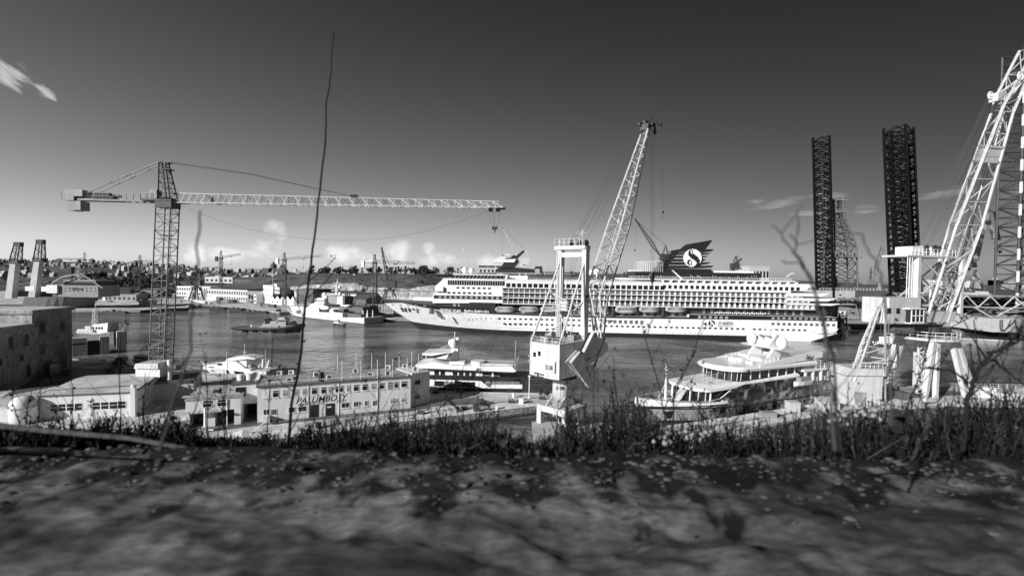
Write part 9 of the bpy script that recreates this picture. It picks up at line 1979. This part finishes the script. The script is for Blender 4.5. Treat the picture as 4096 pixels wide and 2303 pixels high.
stalk([(3193, 850), (3186, 960), (3182, 1000), (3205, 1045), (3260, 1150), (3330, 1420), (3360, 1800)], .53, .0007, .0017, 'upright bare twig beside the forked pale twig, by the rig leg', STALK2, 0, 0, 9)
stalk([(3262, 955), (3220, 975), (3190, 975), (3160, 940)], .52, .0006, .0009, 'short cross twig of the bare twigs left of the rig leg', STALK2, 0, 0, 10)
stalk([(3130, 1045), (3150, 1052), (3190, 1050), (3240, 1100), (3268, 1160)], .52, .0007, .0009, 'low hooked twig of the bare twigs left of the rig leg', STALK2, 0, 0, 11)
stalk([(3410, 935), (3450, 935), (3462, 990), (3500, 1040), (3530, 1150), (3560, 1350), (3560, 1700)], .52, .0007, .0014, 'hooked blurred twig in front of the rig derrick', STALK2, 0, 0, 12)
stalk([(2565, 1290), (2578, 1340), (2605, 1440), (2640, 1560), (2665, 1680), (2680, 1850)], 1.2, .0009, .0022, 'thin forked stalk in front of the cruise ship hull, left of the superyacht', STALK, 6, 4, 13)
stalk([(2608, 1270), (2606, 1290), (2585, 1345)], 1.2, .001, .0014, 'short left fork of the stalk before the cruise ship hull', STALK, 0, 1, 14)
stalk([(2830, 1250), (2800, 1310), (2780, 1400), (2740, 1480), (2700, 1560), (2690, 1700), (2680, 1850)], 1.25, .0009, .0022, 'thin stalk curving up to the small hull emblem of the cruise ship', STALK, 7, 5, 15)
stalk([(4140, 1340), (4060, 1370), (3965, 1412), (3925, 1460), (3890, 1530), (3870, 1600), (3850, 1800)], 1.0, .0022, .0050, 'thick dark arching branch in the lower right corner', STALK, 10, 8, 16)
stalk([(4120, 1560), (4020, 1480), (3960, 1430), (3930, 1450)], 1.05, .0014, .0024, 'lower drooping branch in the right corner', STALK, 6, 6, 17)
stalk([(4110, 1650), (4000, 1600), (3900, 1545), (3800, 1480), (3700, 1470)], 1.1, .0014, .0026, 'dark branch reaching left across the portal crane legs', STALK, 8, 6, 18)
stalk([(3560, 1830), (3640, 1600), (3690, 1480), (3720, 1330), (3740, 1220)], 1.1, .0010, .0020, 'dark stem crossing the portal crane cab', STALK, 6, 5, 19)
stalk([(1780, 1810), (1755, 1640), (1790, 1600), (1840, 1640)], 1.2, .0012, .0028, 'bent stalk in front of the pier cabinets', STALK, 4, 3, 20)
rs = random.Random(21)
def many():
    groups = (((480, 1100), (1330, 1560), 9, 'dark branching stalk in front of the yard sheds, lower left', 'dark stalks in front of the yard sheds'), ((1200, 1960), (1440, 1640), 8, 'dark seeded stalk standing up in front of the office block and pier', 'dark stalks in front of the pier'), ((2150, 2640), (1420, 1620), 9, 'dark seeded stalk standing up beside the harbour crane column', 'dark stalks beside the harbour crane'), ((2700, 3400), (1500, 1660), 7, 'dark stalk standing up in front of the superyacht hull', 'dark stalks in front of the superyacht'), ((3450, 4090), (1420, 1600), 6, 'dark stalk standing up in front of the portal crane base', 'dark stalks before the portal crane'), ((30, 450), (1480, 1640), 6, 'dark stalk in front of the rounded white tank and old building', 'dark stalks at the lower left edge'))
    for (xa, xb), (ya, yb), n, lab, grp in groups:
        for i in range(n):
            x = rs.uniform(xa, xb); y = rs.uniform(ya, yb); Y = rs.uniform(1.05, 1.6); dx = rs.gauss(0, 55); stalk([(x, y), (x+dx*.2+rs.gauss(0, 6), y+(1820-y)*.3), (x+dx*.5+rs.gauss(0, 10), y+(1820-y)*.65), (x+dx, 1860)], Y, .0008, .0018, lab, STALK, rs.randint(3, 7), rs.randint(2, 5), rs.randrange(9999), grp)
many()
def creeper():
    p = [P(x, y, Y) for x, y, Y in ((-220, 1690, .92), (0, 1702, .93), (250, 1728, .95), (520, 1752, .97), (760, 1795, .98), (1000, 1840, .99), (1200, 1868, 1.0), (1360, 1882, 1.0), (1450, 1872, 1.02))]
    mb = MB(); mb.tube(p, .0062, 8, .0032); solo(mb, 'creeping_stem', mat('grey_bark', .075, .9, .3, 30., bump=.4, bsc=60), 'long thick grey stem lying along the ledge at lower left', 'plant stem', tuple(p[3]))
    rr = random.Random(31)
    for i in range(22):
        x = rr.uniform(1700, 4000); y = rr.uniform(1835, 1885); Y = .98+rr.uniform(0, .06); a = P(x, y, Y); a.z = soilz(a.x, a.y)+.012; d = V((rr.uniform(-1, 1), rr.uniform(-.3, .3), rr.uniform(-.05, .25))).normalized()*rr.uniform(.03, .11); mb = MB(); mb.tube([a, a+d*.5+V((0, 0, rr.uniform(0, .008))), a+d], rr.uniform(.0012, .003), 5, .0009); solo(mb, 'fallen_twig', STALK2, 'broken dry twig lying on the dark soil behind the stone ledge', 'twig', tuple(a), 'fallen twigs behind the ledge')
    # snails clustered on the weeds at right
    t = thing('snail', 'small white snail clustered on the weeds before the derrick crane', 'snail', (0, 0, 0), 0, 'white snails clustered on the weeds'); sh = mat('snail_shell', .24, .5, .3, 120.)
    b = MB(); b.sph((0, 0, 0), .0062, 12, 8, .86); b.sph((.0012, -.0015, .0032), .0036, 10, 6, .8); b.sph((.0016, -.002, .0054), .0018, 8, 5); b.build('shell', sh, t, True); b = MB(); b.lathe([(.0030, -.0064), (.0034, -.005)], (.0015, -.001, 0), 10); b.build('opening', STALK, t)
    cl = ((3395, 1655, 60, 40, 22), (3480, 1650, 50, 30, 16), (2790, 1745, 70, 45, 20), (2660, 1760, 50, 30, 10), (3300, 1600, 60, 30, 8), (2150, 1820, 40, 25, 6), (2640, 1815, 60, 20, 6)); first = True
    for x, y, sx, sy, n in cl:
        for i in range(n):
            p = P(x+rr.gauss(0, sx*.6), y+rr.gauss(0, sy*.6), rr.uniform(1.0, 1.15)); lab = 'small white snail clustered on the weeds before the derrick crane' if x > 3200 else 'small white snail clustered on the weeds below the superyacht bow'; s = rr.uniform(.6, 1.05)
            if first: t.matrix_world = Matrix.Translation(p); _rootM[t] = t.matrix_world.copy(); first = False
            else: dup(t, p, rr.uniform(0, 6.3), lab, 'white snails '+('before the derrick crane' if x > 3200 else 'below the superyacht bow'), (s, s, s))
    t['group'] = 'white snails before the derrick crane'
    # broad leaves at right
    for i, (x, y, L) in enumerate(((3560, 1710, .035), (3640, 1690, .05), (3700, 1680, .05), (3550, 1640, .03), (3300, 1780, .04), (3480, 1770, .04), (2010, 1790, .03))):
        p = P(x, y, 1.0+.05*(i % 3)); mb = MB(); d = V((rr.uniform(-1, 1), rr.uniform(-.3, .3), rr.uniform(-.1, .35))).normalized(); s = d.cross(V((0, 1, .4))).normalized(); n_ = 7; vs = []
        for k in range(n_): t_ = k/(n_-1); w = L*.32*math.sin(math.pi*min(1, t_*.95+.03)); c = p+d*L*t_-V((0, 0, L*.3*t_*t_)); vs += [c-s*w, c+V((0, 0, -.002)), c+s*w]
        mb.add(vs, [(3*k+j, 3*k+j+1, 3*k+j+4, 3*k+j+3) for k in range(n_-1) for j in (0, 1)]); solo(mb, 'broad_leaf', WEED2, ['broad pale leaf low in front of the portal crane base', 'broad drooping leaf right of the snail cluster', 'longest broad leaf in the right-hand weeds', 'small rounded leaf above the broad pale leaf', 'broad leaf low in the weeds below the quay', 'curled leaf at the foot of the right-hand weeds', 'single leaf standing alone below the basin water'][i], 'leaf', tuple(p))
creeper()
